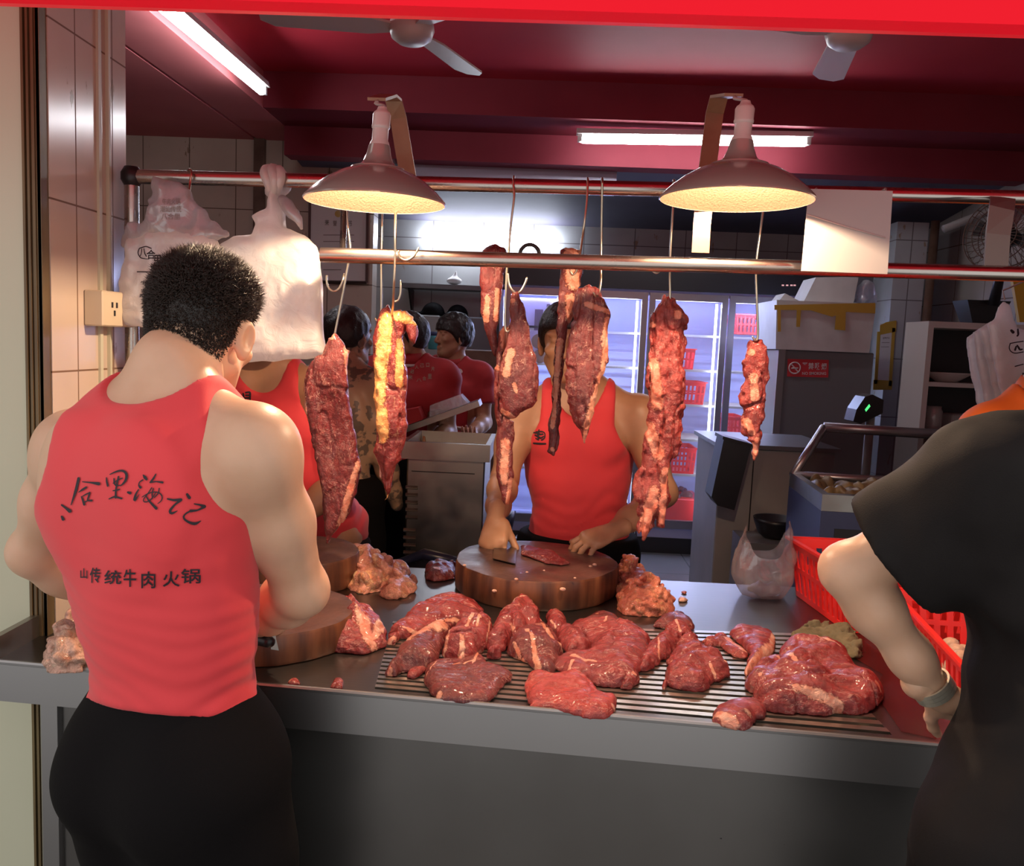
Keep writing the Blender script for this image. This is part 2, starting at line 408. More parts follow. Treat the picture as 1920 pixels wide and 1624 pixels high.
pbr('pit', (0.05, 0.035, 0.03), 0.4, metal=0.4)
pbr('chrome', (0.72, 0.70, 0.68), 0.13, metal=1.0)
pbr('pipe_steel', (0.46, 0.42, 0.39), 0.27, metal=1.0, rvar=0.08, vscale=20, stretch=(0.2, 1, 1))
pbr('hook_steel', (0.55, 0.49, 0.38), 0.28, metal=1.0)
pbr('lamp_outer', (0.40, 0.39, 0.355), 0.18, metal=0.35, coat=0.5)
pbr('lamp_inner', (0.150, 0.064, 0.040), 0.4, metal=0.1, bump=0.5, bscale=220)
pbr('ceramic', (0.62, 0.56, 0.53), 0.3)
pbr('bracket_tan', (0.30, 0.17, 0.10), 0.45, metal=0.3, var=(0.24, 0.12, 0.07), vscale=14)
pbr('blade_steel', (0.20, 0.18, 0.17), 0.32, metal=1.0, rvar=0.06)
pbr('wire_grey', (0.35, 0.3, 0.28), 0.5)
pbr('black_plastic', (0.012, 0.012, 0.015), 0.4)
pbr('dark_metal', (0.03, 0.028, 0.03), 0.4, metal=0.5)
pbr('white_paint', (0.62, 0.60, 0.58), 0.4)
pbr('paper_white', (0.62, 0.58, 0.56), 0.6)
pbr('frame_dark', (0.05, 0.03, 0.025), 0.35)
pbr('ink', (0.02, 0.012, 0.018), 0.7)
pbr('ink_grey', (0.25, 0.21, 0.19), 0.7)
pbr('red_sign', (0.55, 0.03, 0.04), 0.4)
pbr('sign_white', (0.62, 0.55, 0.55), 0.5)
pbr('tape_yellow', (0.48, 0.29, 0.04), 0.35)
pbr('foam_white', (0.66, 0.66, 0.65), 0.6, var=(0.56, 0.56, 0.55), vscale=6)
pbr('grey_panel', (0.17, 0.175, 0.185), 0.35, metal=0.2)
pbr('grey_light', (0.34, 0.33, 0.32), 0.5, var=(0.28, 0.27, 0.26), vscale=4)
pbr('freezer_blue', (0.035, 0.045, 0.12), 0.4)
pbr('chair_blue', (0.022, 0.026, 0.060), 0.3)
pbr('basket_red', (0.75, 0.025, 0.02), 0.32, sss=0.1)
pbr('wood_block', (0.045, 0.014, 0.009), 0.42, var=(0.20, 0.070, 0.028), vscale=24, stretch=(1, 1, 0.10), rvar=0.12, bump=0.3, bscale=40, bstretch=(1, 1, 0.1))
pbr('wood_top', (0.055, 0.026, 0.021), 0.38, var=(0.10, 0.05, 0.04), vscale=9, rvar=0.12, bump=0.25, bscale=70)
pbr('cloth_rag', (0.10, 0.082, 0.045), 0.9, var=(0.15, 0.125, 0.072), vscale=20, bump=0.3, bscale=300)
pbr('rust_brown', (0.16, 0.09, 0.06), 0.6, var=(0.10, 0.05, 0.03), vscale=10)
pbr('blood', (0.075, 0.010, 0.008), 0.2, spec=0.5, alpha=0.32)  # see-through colour that paints the red basket's reflection on steel
pbr('socket_cream', (0.58, 0.50, 0.36), 0.35)
pbr('sign_backlit', (0.50, 0.006, 0.014), 0.7, spec=0.08, emit=(1.0, 0.010, 0.026), estr=0.42)  # front of the fascia, with emission added to brighten its red
pbr('sign_back', (0.5, 0.02, 0.03), 0.4, emit=(1.0, 0.012, 0.028), estr=0.38)  # unseen rear of the fascia, glow added for red light on the ceiling
pbr('strap_grey', (0.20, 0.185, 0.165), 0.55)
pbr('card_grey', (0.46, 0.43, 0.42), 0.7, spec=0.2)
pbr('fan_white', (0.62, 0.55, 0.52), 0.35)
pbr('glass_dark', (0.02, 0.022, 0.024), 0.05, trans=0.0, alpha=0.45, spec=0.8)
pbr('fridge_inner', (0.50, 0.54, 0.80), 0.4)
pbr('fridge_frame', (0.30, 0.28, 0.30), 0.32, metal=0.8)
pbr('teal_plastic', (0.05, 0.22, 0.24), 0.3)
pbr('yellow_film', (0.45, 0.32, 0.03), 0.4)
glow('tube_glow', (0.92, 0.95, 1.0), 40.0)
glow('tube_blue', (0.80, 0.87, 1.0), 20.0)
glow('led_strip', (0.70, 0.80, 1.0), 14.0)
glow('bulb_warm', (1.0, 0.66, 0.40), 12.0)
film('bag_white', (0.86, 0.84, 0.82), 0.06, trl=0.55, spec_mix=0.08)
film('bag_clear', (0.62, 0.56, 0.52), 0.62, trl=0.5, rough=0.18, spec_mix=0.16)
film('bag_haze', (0.62, 0.60, 0.60), 0.30, trl=0.5, rough=0.2, spec_mix=0.14)
M = MATS

def struct(name, mb, m, smooth=False):
    return T(mb.build(name, m, None, smooth), kind='structure')

# ------------------------------------------------------------------ the stall itself
struct('floor', MB().box((-3.4, -0.5, -0.06), (3.2, 7.0, 0.0)), M['tile_floor'])
# tiled left wall: two flat faces with a shallow groove between them
struct('wall_left', MB().box((-1.22, 1.722, 0.0), (-1.0, 2.04, 2.95)), M['tile_pillar'])
mb = MB().box((-1.003, 1.905, 0.0), (-0.994, 1.917, 2.95)); mb.box((-1.003, 1.945, 0.0), (-0.992, 1.953, 2.95))
struct('trim_1', mb, M['panel_cream'])
struct('wall_front', MB().box((-3.4, 1.693, 0.0), (-1.033, 1.78, 2.95)), M['panel_cream'])
mb = MB()
for i, (a, b) in enumerate(((-1.034, -1.029), (-1.026, -1.021), (-1.018, -1.012), (-1.009, -1.003))):
    mb.box((a, 1.686+0.003*i, 0.0), (b, 1.72, 2.95))
mb.box((-1.034, 1.695, 0), (-1.002, 1.721, 2.95)); struct('trim_2', mb, M['jamb'])
struct('wall_back_left', MB().box((-3.4, 5.70, 0), (-1.14, 5.85, 2.80)), M['tile_back'])
mb = MB(); mb.box((-1.93, 5.66, 0), (-1.86, 5.71, 2.76)); struct('trim_3', mb, M['rust_brown'])
struct('wall_back', MB().box((-3.4, 6.90, 0), (3.2, 7.0, 2.9)), M['tile_far'])
struct('wall_right', MB().box((2.85, 1.2, 0), (3.0, 7.0, 3.0)), M['tile_right'])
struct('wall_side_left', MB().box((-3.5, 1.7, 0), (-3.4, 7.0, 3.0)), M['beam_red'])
struct('wall_front_right', MB().box((1.75, 1.15, 0), (2.9, 1.25, 3.0)), M['panel_cream'])
# ceilings: a red one over the counter, a dropped pink soffit on the left with a groove, a cross beam, a dark one over the back
struct('ceiling', MB().box((-1.62, 1.12, 2.95), (3.0, 5.35, 3.03)), M['ceiling_red'])
mb = MB(); mb.box((-3.5, 1.7, 2.75), (-1.935, 5.9, 3.0)); mb.box((-1.915, 1.7, 2.75), (-1.62, 5.9, 3.0)); mb.box((-1.935, 1.7, 2.765), (-1.915, 5.9, 3.0))
struct('ceiling_left', mb, M['ceiling_pink'])
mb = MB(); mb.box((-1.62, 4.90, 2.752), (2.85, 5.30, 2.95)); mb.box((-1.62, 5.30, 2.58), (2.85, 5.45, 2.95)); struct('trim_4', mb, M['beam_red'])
mb = MB(); mb.add([(-1.62, 5.45, 2.62), (2.85, 5.45, 2.62), (2.85, 6.95, 2.43), (-1.62, 6.95, 2.43), (-1.62, 5.45, 2.7), (2.85, 5.45, 2.7), (2.85, 6.95, 2.5), (-1.62, 6.95, 2.5)],
    [(0, 1, 2, 3), (7, 6, 5, 4), (0, 4, 5, 1), (2, 6, 7, 3), (1, 5, 6, 2), (3, 7, 4, 0)])
struct('ceiling_back', mb, M['ceiling_deep'])
mb = MB().box((-0.95, 5.46, 2.46), (0.42, 5.62, 2.60)); struct('trim_5', mb, pbr('lavender_paint', (0.42, 0.38, 0.48), 0.5))
# right column and the boxed pipe beside it
struct('wall_column', MB().box((2.36, 5.95, 0), (2.57, 6.30, 2.42)), M['tile_far'])
mb = MB(); mb.tube([(2.60, 5.93, 0.0), (2.60, 5.93, 2.43)], 0.028, 10); struct('trim_6', mb, M['rust_brown'], True)
mb = MB(); mb.tube([(2.80, 4.95, 0.6), (2.80, 4.95, 2.35), (2.80, 4.90, 2.47), (2.72, 4.7, 2.52)], 0.045, 12)
T(mb.build('drain_pipe', M['rust_brown'], None, True), 'brown rusty bent pipe running up the tiled right wall behind the fan', 'pipe')
mb = MB(); mb.tube([(2.42, 5.40, 2.30), (2.78, 5.40, 2.46), (2.80, 5.0, 2.50)], 0.025, 8)
T(mb.build('conduit', M['grey_light'], None, True), 'pale pipe climbing diagonally across the tiled column top at right', 'pipe')

# ------------------------------------------------------------------ red fascia above the opening; its glow is added to redden the ceiling
fs = empty('shop_fascia', (0.0, 1.12, 1.907), 'glowing red fascia board across the top of the stall opening', 'sign')
MB().box((-1.7, 1.095, 1.907), (1.75, 1.128, 3.05)).build('lit_face', M['sign_backlit'], fs)
MB().box((-1.7, 1.129, 1.909), (1.75, 1.145, 3.05)).build('backing', M['sign_back'], fs)

# ------------------------------------------------------------------ counter
def lerp(a, b, t): return tuple(p+(q-p)*t for p, q in zip(a, b))
FL, FR, BR, BL = (-1.03, 1.553), (1.25, 1.371), (1.25, 2.37), (-1.03, 2.37)
HFL, HFR, HBR, HBL = (-0.280, 1.518), (0.640, 1.444), (0.615, 1.965), (-0.312, 1.900)
Z0, Z1 = 0.828, 0.850
ctr = empty('butcher_counter', (0.1, 1.9, 0.0), 'long stainless steel butcher counter running across the stall front', 'counter')
def slab(mb, P, z0, z1): return mb.prism([(x, y, z0) for x, y in P], (0, 0, z1-z0))
mb = MB()
fl2, fr2 = lerp(FL, FR, (HFL[0]-FL[0])/(FR[0]-FL[0])), lerp(FL, FR, (HFR[0]-FL[0])/(FR[0]-FL[0]))
slab(mb, [FL, fl2, HFL, HBL, (HBL[0], 2.37), BL], Z0, Z1)
slab(mb, [fl2, fr2, HFR, HFL], Z0, Z1); slab(mb, [HBL, HBR, (HBR[0], 2.37), (HBL[0], 2.37)], Z0, Z1)
slab(mb, [fr2, FR, BR, (HBR[0], 2.37), HBR, HFR], Z0, Z1)
mb.build('worktop', M['steel'], ctr)
mb = MB(); slab(mb, [FL, FR, (FR[0], FR[1]-0.012), (FL[0], FL[1]-0.012)], 0.776, 0.853)
mb.tube([(FL[0], FL[1]-0.008, 0.852), (FR[0], FR[1]-0.008, 0.852)], 0.0055, 8); mb.build('front_skirt', M['steel_panel'], ctr)
mb = MB().box((-1.032, 1.56, 0.845), (-1.018, 2.37, 0.895)); mb.build('side_rim', M['steel_dark'], ctr)
mb = MB(); slab(mb, [(-0.905, 1.575), (1.25, 1.405), (1.25, 1.43), (-0.905, 1.60)], 0.0, 0.80); mb.build('front_panel', M['steel_front'], ctr)
mb = MB().box((-0.945, 1.565, 0), (-0.905, 1.61, 0.80), bev=0.004); mb.build('leg', M['steel_panel'], ctr)
mb = MB().box((-0.945, 2.28, 0), (-0.905, 2.33, 0.828), bev=0.004); mb.build('leg', M['steel_panel'], ctr)
mb = MB(); slab(mb, [HFL, HFR, HBR, HBL], 0.795, 0.80); mb.build('drip_tray', M['pit'], ctr)
rack = MB(); NB = 18
for i in range(NB):
    t0, t1 = (i+0.24)/NB, (i+0.82)/NB
    a, b, c, d = lerp(HFL, HBL, t0), lerp(HFR, HBR, t0), lerp(HFR, HBR, t1), lerp(HFL, HBL, t1)
    slab(rack, [a, b, c, d], 0.838, 0.852)
for t in (0.03, 0.35, 0.67, 0.97):
    a, b = lerp(HFL, HFR, t), lerp(HBL, HBR, t); slab(rack, [(a[0]-.008, a[1]), (a[0]+.008, a[1]), (b[0]+.008, b[1]), (b[0]-.008, b[1])], 0.800, 0.838)
T(rack.build('drain_rack', M['steel_bar']), 'steel rack of long flat bars set into the counter under the meat', 'rack')
# red basket's reflection painted as a thin film right of the bars
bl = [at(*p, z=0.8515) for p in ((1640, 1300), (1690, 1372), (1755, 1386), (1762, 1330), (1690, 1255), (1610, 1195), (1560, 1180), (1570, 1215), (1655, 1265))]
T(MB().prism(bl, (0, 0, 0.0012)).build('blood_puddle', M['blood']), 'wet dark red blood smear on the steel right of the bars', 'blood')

# ------------------------------------------------------------------ rails, post, brackets
UY, LY = 2.0, 1.88
ua, ub = at(247, 331, y=UY), at(1920, 371, y=UY); ub = ua+(ub-ua)*1.1
la, lb = at(602, 478, y=LY), at(1920, 514, y=LY); lb = la+(lb-la)*1.12
fr = empty('pipe_rail', (ua.x, UY, 0.85), 'upper steel pipe rail with its left corner post standing on the counter', 'rail')
MB().tube([ua+(ub-ua)*0.0, ub], 0.0165, 14).build('rail', M['pipe_steel'], fr, True, 40)
MB().tube([(ua.x, UY, 0.851), (ua.x, UY, ua.z)], 0.0165, 14).build('post', M['pipe_steel'], fr, True, 40)
mb = MB(); mb.lathe([(0.001, -0.024), (0.016, -0.022), (0.024, -0.008), (0.024, 0.008), (0.016, 0.022), (0.001, 0.024)], ua, 14); mb.build('elbow', M['dark_metal'], fr, True)
lr = empty('rail', (la.x, LY, la.z), 'lower steel pipe rail crossing in front of the hanging meat', 'rail')
MB().tube([la, lb], 0.0165, 14).build('pipe', M['pipe_steel'], lr, True, 40)
MB().tube([la+Vector((0.02, 0, 0)), (la.x+0.02, LY+0.04, la.z), (la.x+0.02, UY, la.z+0.02), (la.x+0.02, UY, ua.z)], 0.008, 8).build('hanger', M['pipe_steel'], lr, True)
def flatbar(name, pts, wd, parent, m, axis=Vector((1, 0, 0))):
    """A flat strap of width wd following a path."""
    mb = MB(); V = []; n = len(pts)
    for i, p in enumerate(pts):
        p = Vector(p); t = (Vector(pts[min(i+1, n-1)])-Vector(pts[max(i-1, 0)])).normalized(); nn = t.cross(axis).normalized()
        s_ = nn.cross(t).normalized()
        for a, b in ((-1, -1), (1, -1), (1, 1), (-1, 1)): V.append(p+s_*(a*wd/2)+nn*(b*0.003))
    F = [(3, 2, 1, 0)]+[[4*i+k, 4*i+(k+1) % 4, 4*i+4+(k+1) % 4, 4*i+4+k] for i in range(n-1) for k in range(4)]+[tuple(4*(n-1)+k for k in range(4))]
    mb.add(V, F); return mb.build(name, m, parent)
b1 = [at(768, 348, y=1.985), at(758, 290, y=1.98), at(747, 222, y=1.97), at(738, 188, y=1.95), at(728, 179, y=1.88), at(706, 186, y=1.76)]
T(flatbar('lamp_bracket', b1, 0.037, None, M['bracket_tan']), 'tan flat bent strap rising from the upper rail to the left lamp', 'bracket', 'lamp brackets')
b2 = [at(1313, 474, y=1.878), at(1316, 420, y=1.878), at(1326, 320, y=1.89), at(1340, 212, y=1.90), at(1348, 182, y=1.86), at(1376, 178, y=1.74)]
T(flatbar('lamp_bracket', b2, 0.037, None, M['bracket_tan']), 'flat bent strap rising from the lower rail to the right lamp', 'bracket', 'lamp brackets')
mb = MB(); q0 = at(1300, 488, y=1.868); q1 = at(1332, 488, y=1.868)
b3 = [at(1866, 512, y=LY), at(1871, 440, y=LY), at(1878, 392, y=1.90), at(1880, 372, y=UY-0.017)]
T(flatbar('hanger_strap', b3, 0.050, None, M['strap_grey']), 'wide grey strap holding up the right end of the lower rail', 'strap')

# ------------------------------------------------------------------ pendant lamps
def pendant(px, py_rim, wpx, y, top, label, power, tilt):
    c = at(px, py_rim, y=y); R = wpx/2*y/FPX; s = R/0.145
    root = empty('pendant_lamp', tuple(c), label, 'lamp', 'pendant lamps over the counter')
    ax = Vector((tilt, 0, 1)).normalized()
    prof = [(0.145*s, 0), (0.1475*s, 0.002), (0.146*s, 0.006), (0.128*s, 0.024), (0.105*s, 0.042), (0.080*s, 0.057), (0.056*s, 0.066), (0.055*s, 0.069), (0.050*s, 0.070), (0.040*s, 0.072), (0.031*s, 0.082), (0.025*s, 0.098), (0.0225*s, 0.110), (0.0215*s, 0.114), (0.012*s, 0.1145)]
    mb = MB(); mb.lathe(prof, c, 56, ax); mb.F = [f for f in mb.F if len(f) == 4]; sh = mb.build('shade', M['lamp_outer'], root, True, 50)
    mb = MB(); ip = [(r-0.003, h-0.0005) for r, h in prof[1:10]]; ip[0] = (0.1455*s, 0.0005)
    mb.lathe([ip[0]]+[(r, h-0.002) for r, h in ip[1:]], c, 72, ax); mb.V = mb.V; mb.F = [f[::-1] for f in mb.F if len(f) == 4]
    mb.build('reflector', M['lamp_inner'], root, True)
    mb = MB(); q = c+ax*0.112
    mb.lathe([(0.001, 0.0), (0.019*s, 0.0), (0.0205*s, 0.003), (0.019*s, 0.008), (0.0165*s, 0.012), (0.0165*s, 0.034), (0.0185*s, 0.036), (0.019*s, 0.040), (0.018*s, 0.043), (0.0185*s, 0.062), (0.016*s, 0.067), (0.011*s, 0.071), (0.009*s, 0.077), (0.001, 0.078)], q, 28, ax); mb.build('lamp_holder', M['ceramic'], root, True, 40)
    mb = MB(); p1 = q+ax*0.077; p2 = Vector(top)
    pts = [p1+(p2-p1)*t+Vector((0.006*math.sin(7*t), 0, 0)) for t in [i/10 for i in range(11)]]
    mb.tube(pts, 0.0035, 8); mb.build('cord', M['wire_grey'], root, True)
    mb = MB(); b0 = c+ax*0.112
    mb.lathe([(0.001, 0.004), (0.012, 0.0), (0.016, -0.012), (0.024, -0.026), (0.026, -0.036), (0.022, -0.046), (0.012, -0.051), (0.001, -0.052)], b0, 20, ax); bo = mb.build('bulb', M['bulb_warm'], root, True)
    l = bpy.data.lights.new('bulb_light', 'POINT'); l.energy = power; l.color = (1.0, 0.71, 0.46); l.shadow_soft_size = 0.02
    lo = bpy.data.objects.new('bulb_light', l); COL.objects.link(lo); lo.parent = root; lo.location = tuple(ax*0.055)
    return root
LP = 38.0
pendant(703, 381, 257, 1.76, b1[-1]-Vector((0, 0, 0.004)), 'shiny metal pendant lamp on the left, above the golden fat capped cut', LP, 0.055)
pendant(1380, 376, 273, 1.73, b2[-1]-Vector((0, 0, 0.004)), 'shiny metal pendant lamp on the right, beside the square white card', LP, 0.03)

# ------------------------------------------------------------------ fluorescent tubes
def tube_light(a, b, label, m, r=0.017, wpow=0.0, up=Vector((0, 0, 1)), base=True):
    a, b = Vector(a), Vector(b); d = (b-a).normalized(); root = empty('tube_light', tuple((a+b)/2), label, 'light', 'fluorescent tubes')
    mb = MB(); mb.tube([a, a+d*0.02, b-d*0.02, b], [r*0.6, r, r, r*0.6], 14); mb.build('tube', m, root, True)
    if base:
        s = d.cross(up).normalized(); V = []
        mb = MB(); w_, h_ = 0.03, 0.03
        for e in (a-d*0.02, b+d*0.02):
            for u, v in ((-w_, r+0.008), (w_, r+0.008), (w_*0.7, r+0.008+h_), (-w_*0.7, r+0.008+h_)): V.append(e+s*u+up*v)
        mb.add(V, [(0, 1, 2, 3), (7, 6, 5, 4)]+[(k, k+4, (k+1) % 4+4, (k+1) % 4) for k in range(4)]); mb.build('batten', M['white_paint'], root)
        for e in (a, b):
            mb = MB(); mb.box((-0.018, -0.012, -0.012), (0.018, 0.012, r+0.012)); mb.V = [tuple(e+s*v[0]+d*v[1]+up*v[2]) for v in mb.V]; mb.build('end_cap', M['white_paint'], root)
    return root
t1a, t1b = at(493, 173, z=2.70), at(347, 50, z=2.70); t1b = t1a+(t1b-t1a)*1.32
tube_light(t1a, t1b, 'lit tube along the ceiling at the upper left corner', M['tube_glow'], r=0.020)
tube_light(at(1087, 262, y=5.0), at(1515, 268, y=5.0), 'lit tube across the ceiling behind the right pendant lamp', M['tube_glow'], r=0.021)
tube_light(at(793, 443, y=6.82), at(1046, 452, y=6.82), 'blazing bluish tube on the far back wall above the shelf', M['tube_blue'], r=0.06, base=False)

# ------------------------------------------------------------------ ceiling fans
def ceiling_fan(px, py, y, a0, label):
    c = at(px, py, y=y); root = empty('ceiling_fan', tuple(c), label, 'fan', 'ceiling fans')
    mb = MB(); mb.lathe([(0.001, -0.05), (0.05, -0.048), (0.075, -0.03), (0.085, 0.0), (0.08, 0.03), (0.03, 0.05), (0.02, 0.055), (0.001, 0.055)], c, 28); mb.build('motor_housing', M['fan_white'], root, True)
    MB().tube([c+Vector((0, 0, 0.05)), (c.x, c.y, 2.949)], 0.012, 8).build('down_rod', M['fan_white'], root, True)
    for k in range(3):
        a = a0+k*2*math.pi/3; u = Vector((math.cos(a), math.sin(a), 0)); v = Vector((-math.sin(a), math.cos(a), 0.18)).normalized()
        mb = MB(); P = [c+u*0.07-v*0.03, c+u*0.16-v*0.055, c+u*0.50-v*0.065, c+u*0.55-v*0.03, c+u*0.55+v*0.03, c+u*0.50+v*0.065, c+u*0.16+v*0.055, c+u*0.07+v*0.03]
        mb.prism(P, (0, 0, 0.008)); mb.build('blade', M['fan_white'], root)
ceiling_fan(772, 56, 3.3, math.radians(70), 'white ceiling fan partly showing above the left pendant lamp')
ceiling_fan(1592, 64, 3.3, math.radians(200), 'white ceiling fan partly showing at the upper right under the red fascia')
# ------------------------------------------------------------------ people: one blended skin per body, clothes cut from inflated copies of it
pbr('skin', (0.60, 0.35, 0.225), 0.42, var=(0.66, 0.40, 0.27), vscale=14, sss=0.18, bump=0.05, bscale=260)
pbr('skin_tan', (0.42, 0.215, 0.115), 0.45, var=(0.48, 0.25, 0.14), vscale=14, sss=0.15, bump=0.05, bscale=260)
pbr('skin_tattoo', (0.44, 0.27, 0.17), 0.45, var=(0.48, 0.30, 0.19), vscale=14, sss=0.12, spots=((0.17, 0.12, 0.09), 22, 0.52))
pbr('hair_black', (0.012, 0.008, 0.007), 0.42, var=(0.022, 0.014, 0.011), vscale=60, bump=0.6, bscale=180)
pbr('hair_brown', (0.022, 0.011, 0.007), 0.35)
pbr('tank_red', (0.74, 0.045, 0.055), 0.72, var=(0.70, 0.04, 0.05), vscale=3, bump=0.10, bscale=900, sheen=0.15)
pbr('tank_side', (0.62, 0.022, 0.018), 0.72, bump=0.10, bscale=900)
pbr('polo_red', (0.40, 0.018, 0.022), 0.75, bump=0.1, bscale=700)
pbr('cloth_black', (0.0055, 0.0045, 0.005), 0.9, spec=0.12, bump=0.2, bscale=500)
pbr('tee_black', (0.0085, 0.0065, 0.0065), 0.8, spec=0.18, var=(0.011, 0.009, 0.009), vscale=10, bump=0.15, bscale=600)
pbr('polo_orange', (0.85, 0.16, 0.018), 0.7, bump=0.1, bscale=700)
pbr('trim_white', (0.6, 0.5, 0.48), 0.7)
pbr('eye_white', (0.55, 0.5, 0.48), 0.2)
pbr('watch_metal', (0.78, 0.72, 0.58), 0.28, metal=0.75)
pbr('nail', (0.62, 0.38, 0.28), 0.3)
M = MATS

class Sculpt:
    def __init__(s, lo, hi, h):
        s.g = Grid(lo, hi, h); s.h = h; s.F = np.full(tuple(s.g.n), 0.5, np.float32)
    def _win(s, pts, rad, k):
        pts = np.asarray(pts, float); m = rad+k+0.035+3*s.h
        a = np.floor((pts.min(0)-m-s.g.lo)/s.h).astype(int); b = np.ceil((pts.max(0)+m-s.g.lo)/s.h).astype(int)+1
        a = np.clip(a, 0, s.g.n); b = np.clip(b, 0, s.g.n)
        if (b <= a).any(): return None
        sub = object.__new__(Grid); sub.lo = s.g.lo; sub.h = s.h
        sub.X, sub.Y, sub.Z = s.g.X[a[0]:b[0]], s.g.Y[:, a[1]:b[1]], s.g.Z[:, :, a[2]:b[2]]
        return sub, (slice(a[0], b[0]), slice(a[1], b[1]), slice(a[2], b[2]))
    def cap(s, a, b, ra, rb, k=0.03):
        w_ = s._win([a, b], max(ra, rb), k)
        if w_: s.F[w_[1]] = smin(s.F[w_[1]], w_[0].cap(a, b, ra, rb).astype(np.float32), k)
        return s
    def ell(s, c, r, R=None, k=0.03):
        w_ = s._win([c], max(r), k)
        if w_: s.F[w_[1]] = smin(s.F[w_[1]], w_[0].ell(c, r, R).astype(np.float32), k)
        return s
    def cut(s, c, r, R=None, k=0.01):
        w_ = s._win([c], max(r), k)
        if w_: s.F[w_[1]] = smax(s.F[w_[1]], -w_[0].ell(c, r, R).astype(np.float32), k)
        return s
    def cutcap(s, a, b, ra, rb, k=0.01):
        w_ = s._win([a, b], max(ra, rb), k)
        if w_: s.F[w_[1]] = smax(s.F[w_[1]], -w_[0].cap(a, b, ra, rb).astype(np.float32), k)
        return s
def vec(*a): return np.array(a, float)
def unit(v): v = np.asarray(v, float); return v/np.linalg.norm(v)
def A3(v): return np.array([v[0], v[1], v[2]], float)

def frame_of(fwd, up):
    up = unit(up); f = unit(np.asarray(fwd, float)-up*np.dot(fwd, up)); r = np.cross(f, up)
    return np.array([r, f, up])          # rows: right, forward, up

def torso(S, J, sc=1.0, chest=1.0, belly=1.0):
    B = J['B']; r, f, u = B; P, C, N = J['P'], J['C'], J['N']
    mid = (P+C)/2
    S.ell(P-f*0.004, (0.150*sc, 0.108*sc, 0.115*sc), B, 0.06)
    S.ell(mid+f*0.002, (0.134*sc*belly, 0.096*sc*belly, 0.16*sc), B, 0.08)
    S.ell(C-u*0.03, (0.158*sc*chest, 0.108*sc, 0.175*sc), B, 0.08)
    S.ell(C+u*0.07-f*0.022, (0.150*sc*chest, 0.080*sc, 0.10*sc), B, 0.06)
    for s_, sh in ((-1, J['shL']), (1, J['shR'])):
        S.cap(N-u*0.035, sh+u*0.004-r*s_*0.02, 0.050*sc, 0.047*sc, 0.05)
        S.cap(N+u*0.05-f*0.008, sh*0.55+N*0.45+u*0.012, 0.040*sc, 0.030*sc, 0.05)
        S.ell(C+r*s_*0.075+f*0.075-u*0.0, (0.075*sc, 0.040*sc, 0.060*sc), B, 0.04)      # chest muscle
        S.ell(C+r*s_*0.085-f*0.082+u*0.02, (0.070*sc, 0.030*sc, 0.095*sc), B, 0.05)     # shoulder blade
        S.cap(C+r*s_*0.125-u*0.02-f*0.02, mid+r*s_*0.092, 0.050*sc, 0.035*sc, 0.06)     # flank
        S.ell(P+r*s_*0.075-f*0.070-u*0.05, (0.080*sc, 0.075*sc, 0.090*sc), B, 0.05)     # seat
    return S
def arm(S, sh, el, wr, sc=1.0, k=0.03):
    sh, el, wr = A3(sh), A3(el), A3(wr); d = unit(el-sh); e = unit(wr-el)
    S.ell(sh+d*0.015, (0.062*sc, 0.062*sc, 0.066*sc), None, 0.05)
    m = sh+(el-sh)*0.5; S.cap(sh, m, 0.053*sc, 0.050*sc, k); S.cap(m, el, 0.050*sc, 0.039*sc, k)
    n = unit(np.cross(np.cross(d, e), d)+1e-6); S.cap(sh+(el-sh)*0.35+n*0.014, sh+(el-sh)*0.72+n*0.012, 0.035*sc, 0.032*sc, k)
    q = el+(wr-el)*0.28; S.cap(el, q, 0.040*sc, 0.0425*sc, k); S.cap(q, el+(wr-el)*0.7, 0.0425*sc, 0.033*sc, k); S.cap(el+(wr-el)*0.7, wr, 0.033*sc, 0.0265*sc, k)
    S.ell(el-n*0.010, (0.036*sc, 0.036*sc, 0.036*sc), None, 0.02)
    return S
def legs(S, J, sc=1.0, fat=0.0, k=0.05):
    for s_ in 'LR':
        h, kn, an = J['hip'+s_], J['kn'+s_], J['an'+s_]
        S.cap(h, h+(kn-h)*0.5, 0.092*sc+fat, 0.074*sc+fat, k); S.cap(h+(kn-h)*0.5, kn, 0.074*sc+fat, 0.056*sc+fat, k)
        c = kn+(an-kn)*0.3-J['B'][1]*0.012; S.cap(kn, c, 0.054*sc+fat, 0.056*sc+fat, k); S.cap(c, an, 0.056*sc+fat, 0.037*sc+fat, k)
    return S
def feet(S, J):
    for s_ in 'LR':
        an = J['an'+s_]; t = an+J['B'][1]*0.16; t[2] = 0.03; hl = an-J['B'][1]*0.045; hl[2] = 0.035
        S.cap(hl, t, 0.036, 0.030, 0.03); S.cap(an, (hl+t)/2, 0.037, 0.036, 0.03)
    return S
